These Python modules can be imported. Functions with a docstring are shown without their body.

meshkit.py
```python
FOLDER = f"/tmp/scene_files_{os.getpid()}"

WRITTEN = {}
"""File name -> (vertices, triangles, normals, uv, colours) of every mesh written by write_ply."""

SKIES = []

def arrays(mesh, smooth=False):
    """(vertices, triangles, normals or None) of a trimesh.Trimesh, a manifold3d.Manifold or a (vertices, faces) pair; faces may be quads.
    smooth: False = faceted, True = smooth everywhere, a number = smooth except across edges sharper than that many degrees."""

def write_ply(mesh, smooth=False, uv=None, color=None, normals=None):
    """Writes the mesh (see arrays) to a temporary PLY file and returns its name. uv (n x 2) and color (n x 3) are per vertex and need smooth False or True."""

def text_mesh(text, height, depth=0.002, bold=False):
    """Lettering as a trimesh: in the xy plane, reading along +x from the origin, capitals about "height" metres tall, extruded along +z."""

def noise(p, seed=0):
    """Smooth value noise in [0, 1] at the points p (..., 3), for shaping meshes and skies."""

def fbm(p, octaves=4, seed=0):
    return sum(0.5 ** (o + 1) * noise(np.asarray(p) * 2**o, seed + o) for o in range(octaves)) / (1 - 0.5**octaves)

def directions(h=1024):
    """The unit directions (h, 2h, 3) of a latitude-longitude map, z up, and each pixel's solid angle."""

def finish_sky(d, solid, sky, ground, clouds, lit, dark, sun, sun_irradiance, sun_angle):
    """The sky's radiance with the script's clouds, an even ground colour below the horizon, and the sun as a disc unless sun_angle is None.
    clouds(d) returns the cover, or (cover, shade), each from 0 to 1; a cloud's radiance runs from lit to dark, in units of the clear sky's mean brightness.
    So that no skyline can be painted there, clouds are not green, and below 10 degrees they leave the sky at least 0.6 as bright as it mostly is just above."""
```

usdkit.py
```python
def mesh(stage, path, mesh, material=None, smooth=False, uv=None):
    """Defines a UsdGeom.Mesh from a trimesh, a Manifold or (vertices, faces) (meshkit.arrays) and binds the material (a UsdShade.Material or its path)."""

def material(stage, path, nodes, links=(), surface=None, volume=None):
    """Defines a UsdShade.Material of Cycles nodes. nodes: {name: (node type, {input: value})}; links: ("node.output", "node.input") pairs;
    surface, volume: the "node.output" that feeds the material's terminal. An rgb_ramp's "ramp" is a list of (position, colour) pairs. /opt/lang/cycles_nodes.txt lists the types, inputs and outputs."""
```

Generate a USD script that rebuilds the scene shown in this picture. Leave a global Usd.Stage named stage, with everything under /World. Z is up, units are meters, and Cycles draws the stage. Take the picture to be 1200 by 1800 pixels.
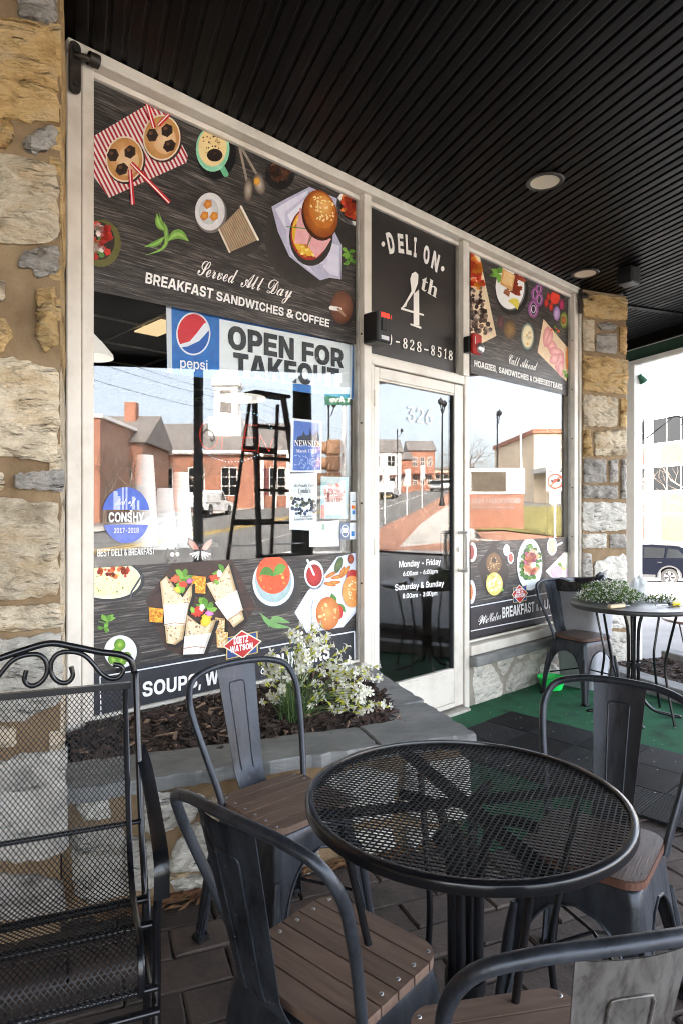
import math, random, glob, re
import numpy as np, trimesh, shapely
import shapely.affinity as aff
from shapely.geometry import Polygon, LineString, Point, MultiPolygon, box as sbox
from shapely.ops import unary_union
import manifold3d as m3
import usdkit, meshkit
from PIL import Image, ImageDraw, ImageFont
from pxr import Usd, UsdGeom, UsdLux, UsdShade, Sdf, Gf, Vt

stage = Usd.Stage.CreateInMemory()
UsdGeom.SetStageUpAxis(stage, UsdGeom.Tokens.z)
UsdGeom.SetStageMetersPerUnit(stage, 1.0)
UsdGeom.Xform.Define(stage, '/World')
UsdGeom.Scope.Define(stage, '/World/Looks')

# ---------------------------------------------------------------- camera, sky, sun, exposure
EYE = 1.30                                   # eye height above the porch floor
YAW = math.radians(21.6)                     # the camera looks this far right of +y (into the building)
FPX, CX, CY = 1150.0, 600.0, 900.0           # focal length and centre in pixels of the 1200 x 1800 photograph
cam = UsdGeom.Camera.Define(stage, '/World/camera')
cam.AddTranslateOp().Set(Gf.Vec3d(0, 0, EYE))
cam.AddRotateXYZOp().Set(Gf.Vec3f(90, 0, -math.degrees(YAW)))
cam.CreateHorizontalApertureAttr(24.0)
cam.CreateVerticalApertureAttr(36.0)
cam.CreateFocalLengthAttr(24.0 * FPX / 1200)
cam.CreateClippingRangeAttr(Gf.Vec2f(0.05, 2000))
cam.CreateExposureAttr(3.75)
SUN = np.array([-0.80, 0.36, 0.62]); SUN = SUN / np.linalg.norm(SUN)
ELEV, ROT = math.asin(SUN[2]), math.atan2(SUN[0], SUN[1])
dome = UsdLux.DomeLight.Define(stage, '/World/sky')
dome.GetPrim().SetCustomDataByKey('kind', 'structure')
skym = usdkit.material(stage, '/World/Looks/sky', {
    'sky': ('sky_texture', {'sky_type': 'single_scattering', 'sun_disc': False, 'sun_elevation': ELEV, 'sun_rotation': ROT, 'altitude': 100.0, 'aerosol_density': 4.5, 'ozone_density': 0.35, 'air_density': 0.85}),
    'veil': ('hsv', {'saturation': 0.50, 'value': 1.06}), 'bg': ('background_shader', {'strength': 0.15})}, [('sky.color', 'veil.color'), ('veil.color', 'bg.color')], surface='bg.background')
UsdShade.MaterialBindingAPI.Apply(dome.GetPrim()).Bind(skym)
sun = UsdLux.DistantLight.Define(stage, '/World/sun')
sun.CreateIntensityAttr(0.55); sun.CreateAngleAttr(0.5); sun.CreateNormalizeAttr(True)
sun.CreateColorAttr(Gf.Vec3f(1.0, 0.89, 0.74))
_q = Gf.Rotation(Gf.Vec3d(0, 0, 1), Gf.Vec3d(*map(float, SUN))).GetQuat()
sun.AddOrientOp().Set(Gf.Quatf(float(_q.GetReal()), Gf.Vec3f(*map(float, _q.GetImaginary()))))

rng = random.Random(7)
nrng = np.random.default_rng(7)

# ---------------------------------------------------------------- frames of reference (real places, found once from the photograph)
FW = np.array([math.sin(YAW), math.cos(YAW), 0]); RT = np.array([math.cos(YAW), -math.sin(YAW), 0]); UP = np.array([0, 0, 1.0])
EYEP = np.array([0, 0, EYE])
SHOP = math.radians(21.7)                    # the shop front stands turned by this much against the street line (the x axis)
SU = np.array([math.cos(SHOP), math.sin(SHOP), 0]); SN = np.array([-math.sin(SHOP), math.cos(SHOP), 0])
D = 2.574                                    # distance of the frame's face from the camera, along SN
GD = D + 0.058                               # the glass
def ray(x, y): return FW + (x - CX) / FPX * RT - (y - CY) / FPX * UP
def on_plane(x, y, n, d):
    r = ray(x, y); return EYEP + r * ((d - n @ EYEP) / (n @ r))
def on_floor(x, y, z=0.0):
    r = ray(x, y); return EYEP + r * ((z - EYE) / r[2])
def on_shop(x, y, n=GD):
    p = on_plane(x, y, SN, n); return np.array([p @ SU, p[2]])
def world(u, n, z): return SU * u + SN * n + UP * z

# ---------------------------------------------------------------- naming
def key(prim, label=None, cat=None, group=None, kind=None):
    for k, v in (('label', label), ('category', cat), ('group', group), ('kind', kind)):
        if v: prim.SetCustomDataByKey(k, v)
    return prim
_used = {}
def path_for(parent, name):
    p = str(parent) if parent else '/World'
    n = _used.get((p, name), 0); _used[(p, name)] = n + 1
    return f'{p}/{name}' if n == 0 else f'{p}/{name}_{n:03d}'
ORIGIN = {}
def thing(name, label, cat, loc=(0, 0, 0), rz=0.0, group=None, kind=None):
    x = UsdGeom.Xform.Define(stage, path_for(None, name))
    x.AddTranslateOp().Set(Gf.Vec3d(*map(float, loc)))
    if rz: x.AddRotateZOp().Set(math.degrees(rz))
    key(x.GetPrim(), label, cat, group, kind)
    ORIGIN[str(x.GetPath())] = np.array(loc, float)
    return str(x.GetPath())
def sub(parent, name, label=None, kind=None):
    x = UsdGeom.Xform.Define(stage, path_for(parent, name)); key(x.GetPrim(), label, kind=kind); return str(x.GetPath())
def part(parent, name, mesh, mat, smooth=False, label=None, kind=None, col=None, uv=None):
    p = path_for(parent, name)
    m = usdkit.mesh(stage, p, mesh, mat, smooth=smooth, uv=uv)
    if col is not None:
        UsdGeom.PrimvarsAPI(m).CreatePrimvar('Cd', Sdf.ValueTypeNames.Color3fArray, 'vertex').Set(Vt.Vec3fArray.FromNumpy(np.asarray(col, np.float32)))
    key(m.GetPrim(), label, kind=kind)
    return p
def single(name, mesh, mat, label=None, cat=None, group=None, kind=None, smooth=False):
    """A thing or a piece of the setting that is one mesh."""
    p = part(None, name, mesh, mat, smooth); key(stage.GetPrimAtPath(p), label, cat, group, kind); return p
def copy_of(src, name, loc, rz, label, cat, group=None):
    x = UsdGeom.Xform.Define(stage, path_for(None, name))
    x.GetPrim().GetReferences().AddInternalReference(Sdf.Path(src))
    x.ClearXformOpOrder()
    x.AddTranslateOp().Set(Gf.Vec3d(*map(float, loc)))
    x.AddRotateZOp().Set(math.degrees(rz))
    x.GetPrim().SetInstanceable(True)
    key(x.GetPrim(), label, cat, group)
    return str(x.GetPath())

# ---------------------------------------------------------------- mesh helpers (all return trimesh)
def TM(v, f): return trimesh.Trimesh(np.asarray(v, float), np.asarray(f, int), process=False)
def cat_(ms): return trimesh.util.concatenate([m for m in ms if m is not None and len(m.faces)])
def box(x0, x1, y0, y1, z0, z1, b=0.0):
    if b <= 0:
        m = trimesh.creation.box([x1 - x0, y1 - y0, z1 - z0]); m.apply_translation([(x0 + x1) / 2, (y0 + y1) / 2, (z0 + z1) / 2]); return m
    pts = []
    for X, sx in ((x0, 1), (x1, -1)):
        for Y, sy in ((y0, 1), (y1, -1)):
            for Z, sz in ((z0, 1), (z1, -1)):
                pts += [(X + sx * b, Y + sy * b, Z), (X + sx * b, Y, Z + sz * b), (X, Y + sy * b, Z + sz * b)]
    return trimesh.convex.convex_hull(np.array(pts))
def xf(m, loc=(0, 0, 0), rz=0.0, rx=0.0, ry=0.0, s=1.0):
    m = m.copy()
    T = trimesh.transformations
    M = T.translation_matrix(loc) @ T.rotation_matrix(rz, [0, 0, 1]) @ T.rotation_matrix(ry, [0, 1, 0]) @ T.rotation_matrix(rx, [1, 0, 0]) @ np.diag([s, s, s, 1])
    m.apply_transform(M); return m
def spline(pts, n=8, closed=False):
    p = np.asarray(pts, float)
    if len(p) < 3: return p
    q = np.vstack([p[-1:], p, p[:2]]) if closed else np.vstack([2 * p[0] - p[1], p, 2 * p[-1] - p[-2]])
    out = []
    for i in range(1, len(q) - 2):
        a, b, c, d = q[i - 1:i + 3]
        for t in np.linspace(0, 1, n, endpoint=False):
            out.append(0.5 * ((2 * b) + (c - a) * t + (2 * a - 5 * b + 4 * c - d) * t * t + (3 * b - a - 3 * c + d) * t ** 3))
    if not closed: out.append(p[-1])
    return np.array(out)
def tube(pts, r, sides=8, closed=False, flat=None):
    """A rod along a polyline; r a number or one per point; flat=(a, b) makes the section an ellipse/strip of half sizes a (sideways) and b."""
    p = np.asarray(pts, float); n = len(p)
    t = np.roll(p, -1, 0) - np.roll(p, 1, 0) if closed else np.gradient(p, axis=0)
    t /= np.linalg.norm(t, axis=1, keepdims=True) + 1e-12
    a = np.zeros_like(p)
    ref = np.array([0, 0, 1.0]) if abs(t[0][2]) < 0.9 else np.array([1.0, 0, 0])
    a[0] = np.cross(ref, t[0]); a[0] /= np.linalg.norm(a[0])
    for i in range(1, n):
        v = a[i - 1] - t[i] * (a[i - 1] @ t[i]); a[i] = v / (np.linalg.norm(v) + 1e-12)
    b = np.cross(t, a)
    ang = np.arange(sides) * 2 * np.pi / sides + np.pi / sides
    rr = np.broadcast_to(np.asarray(r, float), (n,))
    fa, fb = flat if flat else (1, 1)
    v = p[:, None] + rr[:, None, None] * (fa * np.cos(ang)[None, :, None] * a[:, None] + fb * np.sin(ang)[None, :, None] * b[:, None])
    v = v.reshape(-1, 3); f = []
    for i in range(n if closed else n - 1):
        j = (i + 1) % n
        for k in range(sides):
            l = (k + 1) % sides
            f += [(i * sides + k, i * sides + l, j * sides + l), (i * sides + k, j * sides + l, j * sides + k)]
    if not closed:
        v = np.vstack([v, p[:1], p[-1:]]); c0, c1 = len(v) - 2, len(v) - 1
        for k in range(sides):
            l = (k + 1) % sides
            f += [(c0, l, k), (c1, (n - 1) * sides + k, (n - 1) * sides + l)]
    return TM(v, f)
def lathe(profile, seg=32, loc=(0, 0, 0)):
    """profile: (radius, z) pairs, from the bottom outside upwards."""
    pr = np.asarray(profile, float); n = len(pr); a = np.arange(seg) * 2 * np.pi / seg
    v = np.stack([pr[:, 0][:, None] * np.cos(a), pr[:, 0][:, None] * np.sin(a), np.repeat(pr[:, 1][:, None], seg, 1)], -1).reshape(-1, 3); f = []
    for i in range(n - 1):
        for k in range(seg):
            l = (k + 1) % seg
            f += [(i * seg + k, i * seg + l, (i + 1) * seg + l), (i * seg + k, (i + 1) * seg + l, (i + 1) * seg + k)]
    return TM(v + np.array(loc), f)
def polys(g):
    if g is None or g.is_empty: return []
    return [q for q in getattr(g, 'geoms', [g]) if q.geom_type == 'Polygon' and q.area > 1e-9]
def tri2d(g):
    vs, fs, n = [], [], 0
    for q in polys(g):
        v, f = trimesh.creation.triangulate_polygon(q, engine='earcut')
        vs.append(v); fs.append(f + n); n += len(v)
    if not vs: return np.zeros((0, 2)), np.zeros((0, 3), int)
    return np.vstack(vs), np.vstack(fs)
def extrude(g, h):
    ms = [trimesh.creation.extrude_polygon(q, h, engine='earcut') for q in polys(g)]
    return cat_(ms) if ms else TM(np.zeros((0, 3)), np.zeros((0, 3), int))
def rrect(w, h, r, cx=0, cy=0): return sbox(cx - w / 2 + r, cy - h / 2 + r, cx + w / 2 - r, cy + h / 2 - r).buffer(r, 6)
def lin(r, g, b):
    c = np.array([r, g, b], float) / 255
    return tuple(np.where(c <= 0.04045, c / 12.92, ((c + 0.055) / 1.055) ** 2.4))

# ---------------------------------------------------------------- materials
def simple(name, color, rough=0.6, metal=0.0, **kw):
    return usdkit.material(stage, f'/World/Looks/{name}', {'p': ('principled_bsdf', {'base_color': color, 'roughness': rough, 'metallic': metal, **kw})}, [], surface='p.BSDF')
def noisy(name, c1, c2, scale=8, rough=0.6, metal=0.0, bump=0.0, bscale=None, stretch=(1, 1, 1), detail=6, lo=0.35, hi=0.65, rough2=None, c3=None, bdist=0.01, rand=0.0, **kw):
    """Two or three colours mixed by noise in object space, with fine relief; rand varies the tone from piece to piece."""
    n = {'tc': ('texture_coordinate', {}), 'map': ('mapping', {'scale': stretch}),
         'n1': ('noise_texture', {'scale': float(scale), 'detail': float(detail), 'roughness': 0.62}),
         'ramp': ('rgb_ramp', {'ramp': [(lo, c1), (hi, c2)] if c3 is None else [(lo, c1), ((lo + hi) / 2, c2), (hi, c3)]}),
         'p': ('principled_bsdf', {'roughness': rough, 'metallic': metal, **kw})}
    l = [('tc.object', 'map.vector'), ('map.vector', 'n1.vector'), ('n1.fac', 'ramp.fac')]
    out = 'ramp.color'
    if rand:
        n['oi'] = ('object_info', {}); n['mr'] = ('map_range', {'from_min': 0.0, 'from_max': 1.0, 'to_min': 1 - rand, 'to_max': 1 + rand})
        n['off'] = ('vector_math', {'math_type': 'scale', 'vector1': (17.0, 31.0, 23.0)})
        n['add'] = ('vector_math', {'math_type': 'add'})
        n['hv'] = ('hsv', {})
        l = [('tc.object', 'add.vector1'), ('oi.random', 'off.scale'), ('off.vector', 'add.vector2'), ('add.vector', 'map.vector'), ('map.vector', 'n1.vector'), ('n1.fac', 'ramp.fac'),
             ('oi.random', 'mr.value'), ('mr.result', 'hv.value'), ('ramp.color', 'hv.color')]
        out = 'hv.color'
    l.append((out, 'p.base_color'))
    if rough2 is not None:
        n['rr'] = ('map_range', {'from_min': lo, 'from_max': hi, 'to_min': rough, 'to_max': rough2}); l += [('n1.fac', 'rr.value'), ('rr.result', 'p.roughness')]
    if bump:
        n['n2'] = ('noise_texture', {'scale': float(bscale or scale * 3), 'detail': 8.0, 'roughness': 0.6})
        n['b'] = ('bump', {'strength': bump, 'distance': bdist}); l += [('map.vector', 'n2.vector'), ('n2.fac', 'b.height'), ('b.normal', 'p.normal')]
    return usdkit.material(stage, f'/World/Looks/{name}', n, l, surface='p.BSDF')
M = {}
M['frame'] = noisy('painted_aluminium', (.58, .52, .43), (.72, .665, .575), scale=5, rough=0.38, lo=0.3, hi=0.55, bump=0.05, bscale=60)
M['gasket'] = simple('black_gasket', (.012, .012, .013), 0.6)
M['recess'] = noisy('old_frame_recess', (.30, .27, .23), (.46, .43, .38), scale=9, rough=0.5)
def stone_mat(name, c1, c2, c3, dark, stretch=(1, 1, 2.2)):
    n = {'tc': ('texture_coordinate', {}), 'oi': ('object_info', {}), 'off': ('vector_math', {'math_type': 'scale', 'vector1': (17.0, 31.0, 23.0)}), 'add': ('vector_math', {'math_type': 'add'}), 'map': ('mapping', {'scale': stretch}),
         'n1': ('noise_texture', {'scale': 5.5, 'detail': 5.0, 'roughness': .6, 'distortion': .6}), 'r1': ('rgb_ramp', {'ramp': [(.30, c1), (.5, c2), (.70, c3)]}),
         'n2': ('noise_texture', {'scale': 26.0, 'detail': 9.0, 'roughness': .72, 'distortion': 1.2}), 'r2': ('rgb_ramp', {'ramp': [(.30, dark), (.46, (1, 1, 1)), (.66, (1, 1, 1)), (.8, (1.25, 1.25, 1.25))]}),
         'mx': ('mix_color', {'blend_type': 'multiply', 'fac': .85}), 'hv': ('hsv', {}), 'mr': ('map_range', {'from_min': 0.0, 'from_max': 1.0, 'to_min': .78, 'to_max': 1.16}),
         'n3': ('noise_texture', {'type': 'ridged_multifractal', 'scale': 13.0, 'detail': 8.0, 'roughness': .6}), 'n4': ('noise_texture', {'scale': 70.0, 'detail': 6.0}),
         'b1': ('bump', {'strength': 1.0, 'distance': .05}), 'b2': ('bump', {'strength': .9, 'distance': .012}), 'p': ('principled_bsdf', {'roughness': .92, 'specular_ior_level': .25})}
    l = [('tc.object', 'add.vector1'), ('oi.random', 'off.scale'), ('off.vector', 'add.vector2'), ('add.vector', 'map.vector'), ('map.vector', 'n1.vector'), ('map.vector', 'n2.vector'), ('map.vector', 'n3.vector'), ('map.vector', 'n4.vector'),
         ('n1.fac', 'r1.fac'), ('n2.fac', 'r2.fac'), ('r1.color', 'mx.a'), ('r2.color', 'mx.b'), ('oi.random', 'mr.value'), ('mr.result', 'hv.value'), ('mx.result', 'hv.color'), ('hv.color', 'p.base_color'),
         ('n3.fac', 'b1.height'), ('n4.fac', 'b2.height'), ('b1.normal', 'b2.normal'), ('b2.normal', 'p.normal')]
    return usdkit.material(stage, f'/World/Looks/{name}', n, l, surface='p.BSDF')
M['cream_stone'] = stone_mat('cream_stone', (.32, .25, .16), (.56, .47, .34), (.45, .33, .19), (.45, .38, .28))
M['tan_stone'] = stone_mat('tan_stone', (.27, .155, .052), (.54, .36, .155), (.48, .36, .21), (.42, .32, .22))
M['grey_stone'] = stone_mat('grey_stone', (.19, .17, .145), (.40, .37, .325), (.30, .255, .205), (.4, .38, .36))
M['white_stone'] = stone_mat('white_stone', (.36, .33, .28), (.60, .565, .49), (.46, .42, .35), (.5, .48, .44))
M['mortar'] = noisy('mortar', (.165, .105, .052), (.27, .185, .102), scale=6, rough=0.97, bump=0.6, bscale=40, bdist=0.01)
M['grey_mortar'] = noisy('grey_mortar', (.22, .195, .155), (.35, .31, .25), scale=6, rough=0.97, bump=0.6, bscale=40, bdist=0.01)
M['slate'] = noisy('slate', (.105, .105, .098), (.235, .235, .22), scale=5, rough=0.62, bump=0.35, bscale=14, stretch=(1, 2, 3), lo=.3, hi=.7, bdist=.012)
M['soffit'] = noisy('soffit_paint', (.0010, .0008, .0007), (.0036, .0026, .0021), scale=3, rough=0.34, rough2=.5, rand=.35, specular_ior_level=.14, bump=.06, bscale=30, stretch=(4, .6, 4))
M['paver'] = noisy('paver', (.028, .0205, .0165), (.075, .054, .043), scale=9, rough=0.8, bump=0.6, bscale=70, bdist=.006, lo=.3, hi=.7, c3=(.056, .036, .029), rand=.32)
M['joint'] = noisy('paver_joint', (.02, .017, .014), (.13, .105, .078), scale=50, rough=0.98, bump=0.6, bscale=150)
M['carpet'] = noisy('green_carpet', (.004, .046, .016), (.012, .125, .048), scale=5, rough=0.95, bump=1.0, bscale=400, bdist=.006, lo=.3, hi=.72, c3=(.016, .075, .042))
M['rubber'] = noisy('mat_rubber', (.0035, .0035, .004), (.012, .012, .0125), scale=7, specular_ior_level=.25, rough=0.6, bump=.5, bscale=300)
def steel_finish(name, c1, c2, chip, lo, hi, rough, metal, streak=(3, 3, .8), chips=(.66, .72), spec=.4):
    """Lacquered steel: cloudy tone, rubbed streaks, small chips and scratches."""
    n = {'tc': ('texture_coordinate', {}), 'map': ('mapping', {'scale': streak}), 'n1': ('noise_texture', {'scale': 6.0, 'detail': 7.0, 'roughness': .65, 'distortion': .5}), 'r1': ('rgb_ramp', {'ramp': [(lo, c1), (hi, c2)]}),
         'n2': ('noise_texture', {'scale': 46.0, 'detail': 3.0, 'roughness': .55}), 'r2': ('rgb_ramp', {'ramp': [(chips[0], (0, 0, 0)), (chips[1], (1, 1, 1))]}), 'mx': ('mix_color', {'b': chip}),
         'rr': ('map_range', {'from_min': .35, 'from_max': .65, 'to_min': rough, 'to_max': rough + .18}), 'n3': ('noise_texture', {'scale': 90.0, 'detail': 4.0}), 'b': ('bump', {'strength': .12, 'distance': .004}), 'p': ('principled_bsdf', {'metallic': metal, 'specular_ior_level': spec})}
    l = [('tc.object', 'map.vector'), ('map.vector', 'n1.vector'), ('tc.object', 'n2.vector'), ('tc.object', 'n3.vector'), ('n1.fac', 'r1.fac'), ('n2.fac', 'r2.fac'), ('r2.color', 'mx.fac'), ('r1.color', 'mx.a'), ('mx.result', 'p.base_color'), ('n1.fac', 'rr.value'), ('rr.result', 'p.roughness'), ('n3.fac', 'b.height'), ('b.normal', 'p.normal')]
    return usdkit.material(stage, f'/World/Looks/{name}', n, l, surface='p.BSDF')
M['dark_metal'] = steel_finish('gunmetal', (.024, .026, .030), (.058, .063, .073), (.11, .095, .085), .22, .80, .26, .65, chips=(.69, .73))
M['scuffed_metal'] = steel_finish('scuffed_gunmetal', (.006, .0065, .0075), (.040, .045, .053), (.24, .25, .25), .34, .72, .24, .55, (4, 4, 1.2), (.67, .72))
M['worn_metal'] = steel_finish('worn_gunmetal', (.040, .034, .029), (.21, .195, .18), (.07, .06, .05), .30, .72, .26, .6, (3, 5, 2.2), (.66, .74))
M['black_metal'] = simple('black_enamel', (.0035, .0035, .004), 0.20, 0.0, specular_ior_level=.5)
M['black_wire'] = simple('black_wire', (.004, .004, .0045), 0.42, 0.0, specular_ior_level=.3)
M['composite'] = noisy('composite_plank', (.115, .068, .046), (.175, .112, .079), scale=6, rough=0.62, bump=.15, bscale=40, stretch=(12, 1, 4), rand=.14)
M['dark_wood'] = noisy('dark_seat_wood', (.030, .016, .011), (.085, .052, .038), scale=7, rough=0.38, bump=.2, bscale=16, stretch=(1.2, 14, 4))
M['steel'] = simple('steel', (.55, .55, .56), 0.28, 1.0)
M['pane'] = usdkit.material(stage, '/World/Looks/window_glass', {
    'lw': ('layer_weight', {'blend': 0.5}), 'pw': ('math', {'math_type': 'power', 'value2': 5.0}),
    'ma': ('math', {'math_type': 'multiply_add', 'value2': 0.92, 'value3': 0.058}),
    't': ('transparent_bsdf', {'color': (.985, .992, .988)}), 'g': ('glossy_bsdf', {'color': (1, 1, 1), 'roughness': 0.0}), 'm': ('mix_closure', {}), 'tc': ('texture_coordinate', {}), 'nz': ('noise_texture', {'scale': 1.3, 'detail': 1.0}), 'bp': ('bump', {'strength': 1.0, 'distance': .0007})},
    [('tc.object', 'nz.vector'), ('nz.fac', 'bp.height'), ('bp.normal', 'g.normal'), ('lw.facing', 'pw.value1'), ('pw.value', 'ma.value1'), ('ma.value', 'm.fac'), ('t.BSDF', 'm.closure1'), ('g.BSDF', 'm.closure2')], surface='m.closure')
M['print'] = usdkit.material(stage, '/World/Looks/printed_film', {
    'a': ('attribute', {'attribute': 'Cd'}), 'tc': ('texture_coordinate', {}), 'n': ('noise_texture', {'scale': 70.0, 'detail': 6.0, 'roughness': .7}), 'n2': ('noise_texture', {'scale': 22.0, 'detail': 4.0}),
    'mx': ('mix_color', {'blend_type': 'overlay', 'fac': .42}), 'm2': ('mix_color', {'blend_type': 'soft_light', 'fac': .55}), 'p': ('principled_bsdf', {'roughness': 0.45})},
    [('tc.object', 'n.vector'), ('tc.object', 'n2.vector'), ('a.color', 'mx.a'), ('n.color', 'mx.b'), ('mx.result', 'm2.a'), ('n2.fac', 'm2.b'), ('m2.result', 'p.base_color')], surface='p.BSDF')
M['lettering'] = usdkit.material(stage, '/World/Looks/vinyl_lettering', {'a': ('attribute', {'attribute': 'Cd'}), 'p': ('principled_bsdf', {'roughness': 0.5})}, [('a.color', 'p.base_color')], surface='p.BSDF')
M['wood_film'] = usdkit.material(stage, '/World/Looks/printed_dark_wood', {
    'tc': ('texture_coordinate', {}), 'map': ('mapping', {'scale': (1.0, 1.0, 30.0), 'rotation': (0.0, 0.05, 0.0)}), 'map2': ('mapping', {'scale': (1.0, 1.0, 3.2)}), 'warp': ('noise_texture', {'scale': 2.2, 'detail': 2.0}), 'wadd': ('vector_math', {'math_type': 'multiply_add', 'vector2': (.0, .0, .035)}),
    'n': ('noise_texture', {'scale': 4.6, 'detail': 13.0, 'roughness': 0.82, 'distortion': 0.25}), 'n2': ('noise_texture', {'scale': 2.4, 'detail': 3.0}),
    'r': ('rgb_ramp', {'ramp': [(.36, (.003, .003, .003)), (.46, (.016, .0135, .012)), (.52, (.055, .047, .041)), (.59, (.19, .165, .142)), (.68, (.40, .36, .32))]}),
    'r2': ('map_range', {'from_min': .35, 'from_max': .65, 'to_min': .45, 'to_max': 1.25}), 'hv': ('hsv', {}), 'p': ('principled_bsdf', {'roughness': 0.45})},
    [('tc.object', 'warp.vector'), ('warp.color', 'wadd.vector1'), ('tc.object', 'wadd.vector3'), ('wadd.vector', 'map.vector'), ('map.vector', 'n.vector'), ('tc.object', 'map2.vector'), ('map2.vector', 'n2.vector'), ('n2.fac', 'r2.value'), ('r2.result', 'hv.value'), ('n.fac', 'r.fac'), ('r.color', 'hv.color'), ('hv.color', 'p.base_color')], surface='p.BSDF')

# ---------------------------------------------------------------- lettering
FONTS = '/opt/blender-*/*/datafiles/fonts/'
_fonts, _glyphs = {}, {}
def font(kind):
    if kind not in _fonts:
        f = ImageFont.truetype(glob.glob(FONTS + ('NotoSansMath-Regular.woff2' if kind in ('script', 'serif', 'italic') else 'Inter.woff2'))[0], 96)
        if kind.startswith('sans'): f.set_variation_by_axes([28, float(kind[4:] or 700)])
        _fonts[kind] = f
    return _fonts[kind]
_ALPHA = {'script': (0x1D4D0, 0x1D4EA, None), 'serif': (0x1D400, 0x1D41A, 0x1D7CE), 'italic': (0x1D468, 0x1D482, 0x1D7CE)}
def glyph_shape(text, kind):
    """(shapely geometry with the baseline at y = 0, starting at x = 0, in font pixels; cap height in the same units)"""
    if (text, kind) in _glyphs: return _glyphs[(text, kind)]
    s = text
    if kind in _ALPHA:
        A, a, n = _ALPHA[kind]
        s = ''.join(chr(A + ord(c) - 65) if 'A' <= c <= 'Z' else chr(a + ord(c) - 97) if 'a' <= c <= 'z' else chr(n + ord(c) - 48) if n and c.isdigit() else c for c in text)
    f = font(kind)
    x0, y0, x1, y1 = f.getbbox(s, anchor='ls')
    im = Image.new('L', (x1 - x0 + 8, y1 - y0 + 8)); ImageDraw.Draw(im).text((4 - x0, 4 - y0), s, 255, font=f, anchor='ls')
    on = np.pad(np.asarray(im) > 127, ((0, 0), (1, 1))).astype(np.int8); d = np.diff(on, axis=1)
    rows, st = np.nonzero(d == 1); en = np.nonzero(d == -1)[1]
    g = shapely.union_all(shapely.box(st, -rows - 1, en, -rows)).buffer(0.6).buffer(-0.6).simplify(0.8)
    g = aff.translate(g, -4, 4 - y0)
    capf = f.getbbox('H' if kind not in _ALPHA else chr(_ALPHA[kind][0] + 7), anchor='ls')
    _glyphs[(text, kind)] = (g, float(-capf[1]))
    return _glyphs[(text, kind)]
def lettering(text, p0, p1, ptop, kind='sans800', conv=None):
    """Text laid from p0 to p1 (baseline) with capitals reaching ptop above p0; conv maps those points to the plane."""
    g, cap = glyph_shape(text, kind)
    P0, P1, PT = (np.asarray(conv(*p) if conv else p, float) for p in (p0, p1, ptop))
    b = g.bounds; ax = (P1 - P0) / (b[2] - b[0]); ay = (PT - P0) / cap
    o = P0 - ax * b[0]
    return aff.affine_transform(g, [ax[0], ay[0], ax[1], ay[1], o[0], o[1]])
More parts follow.
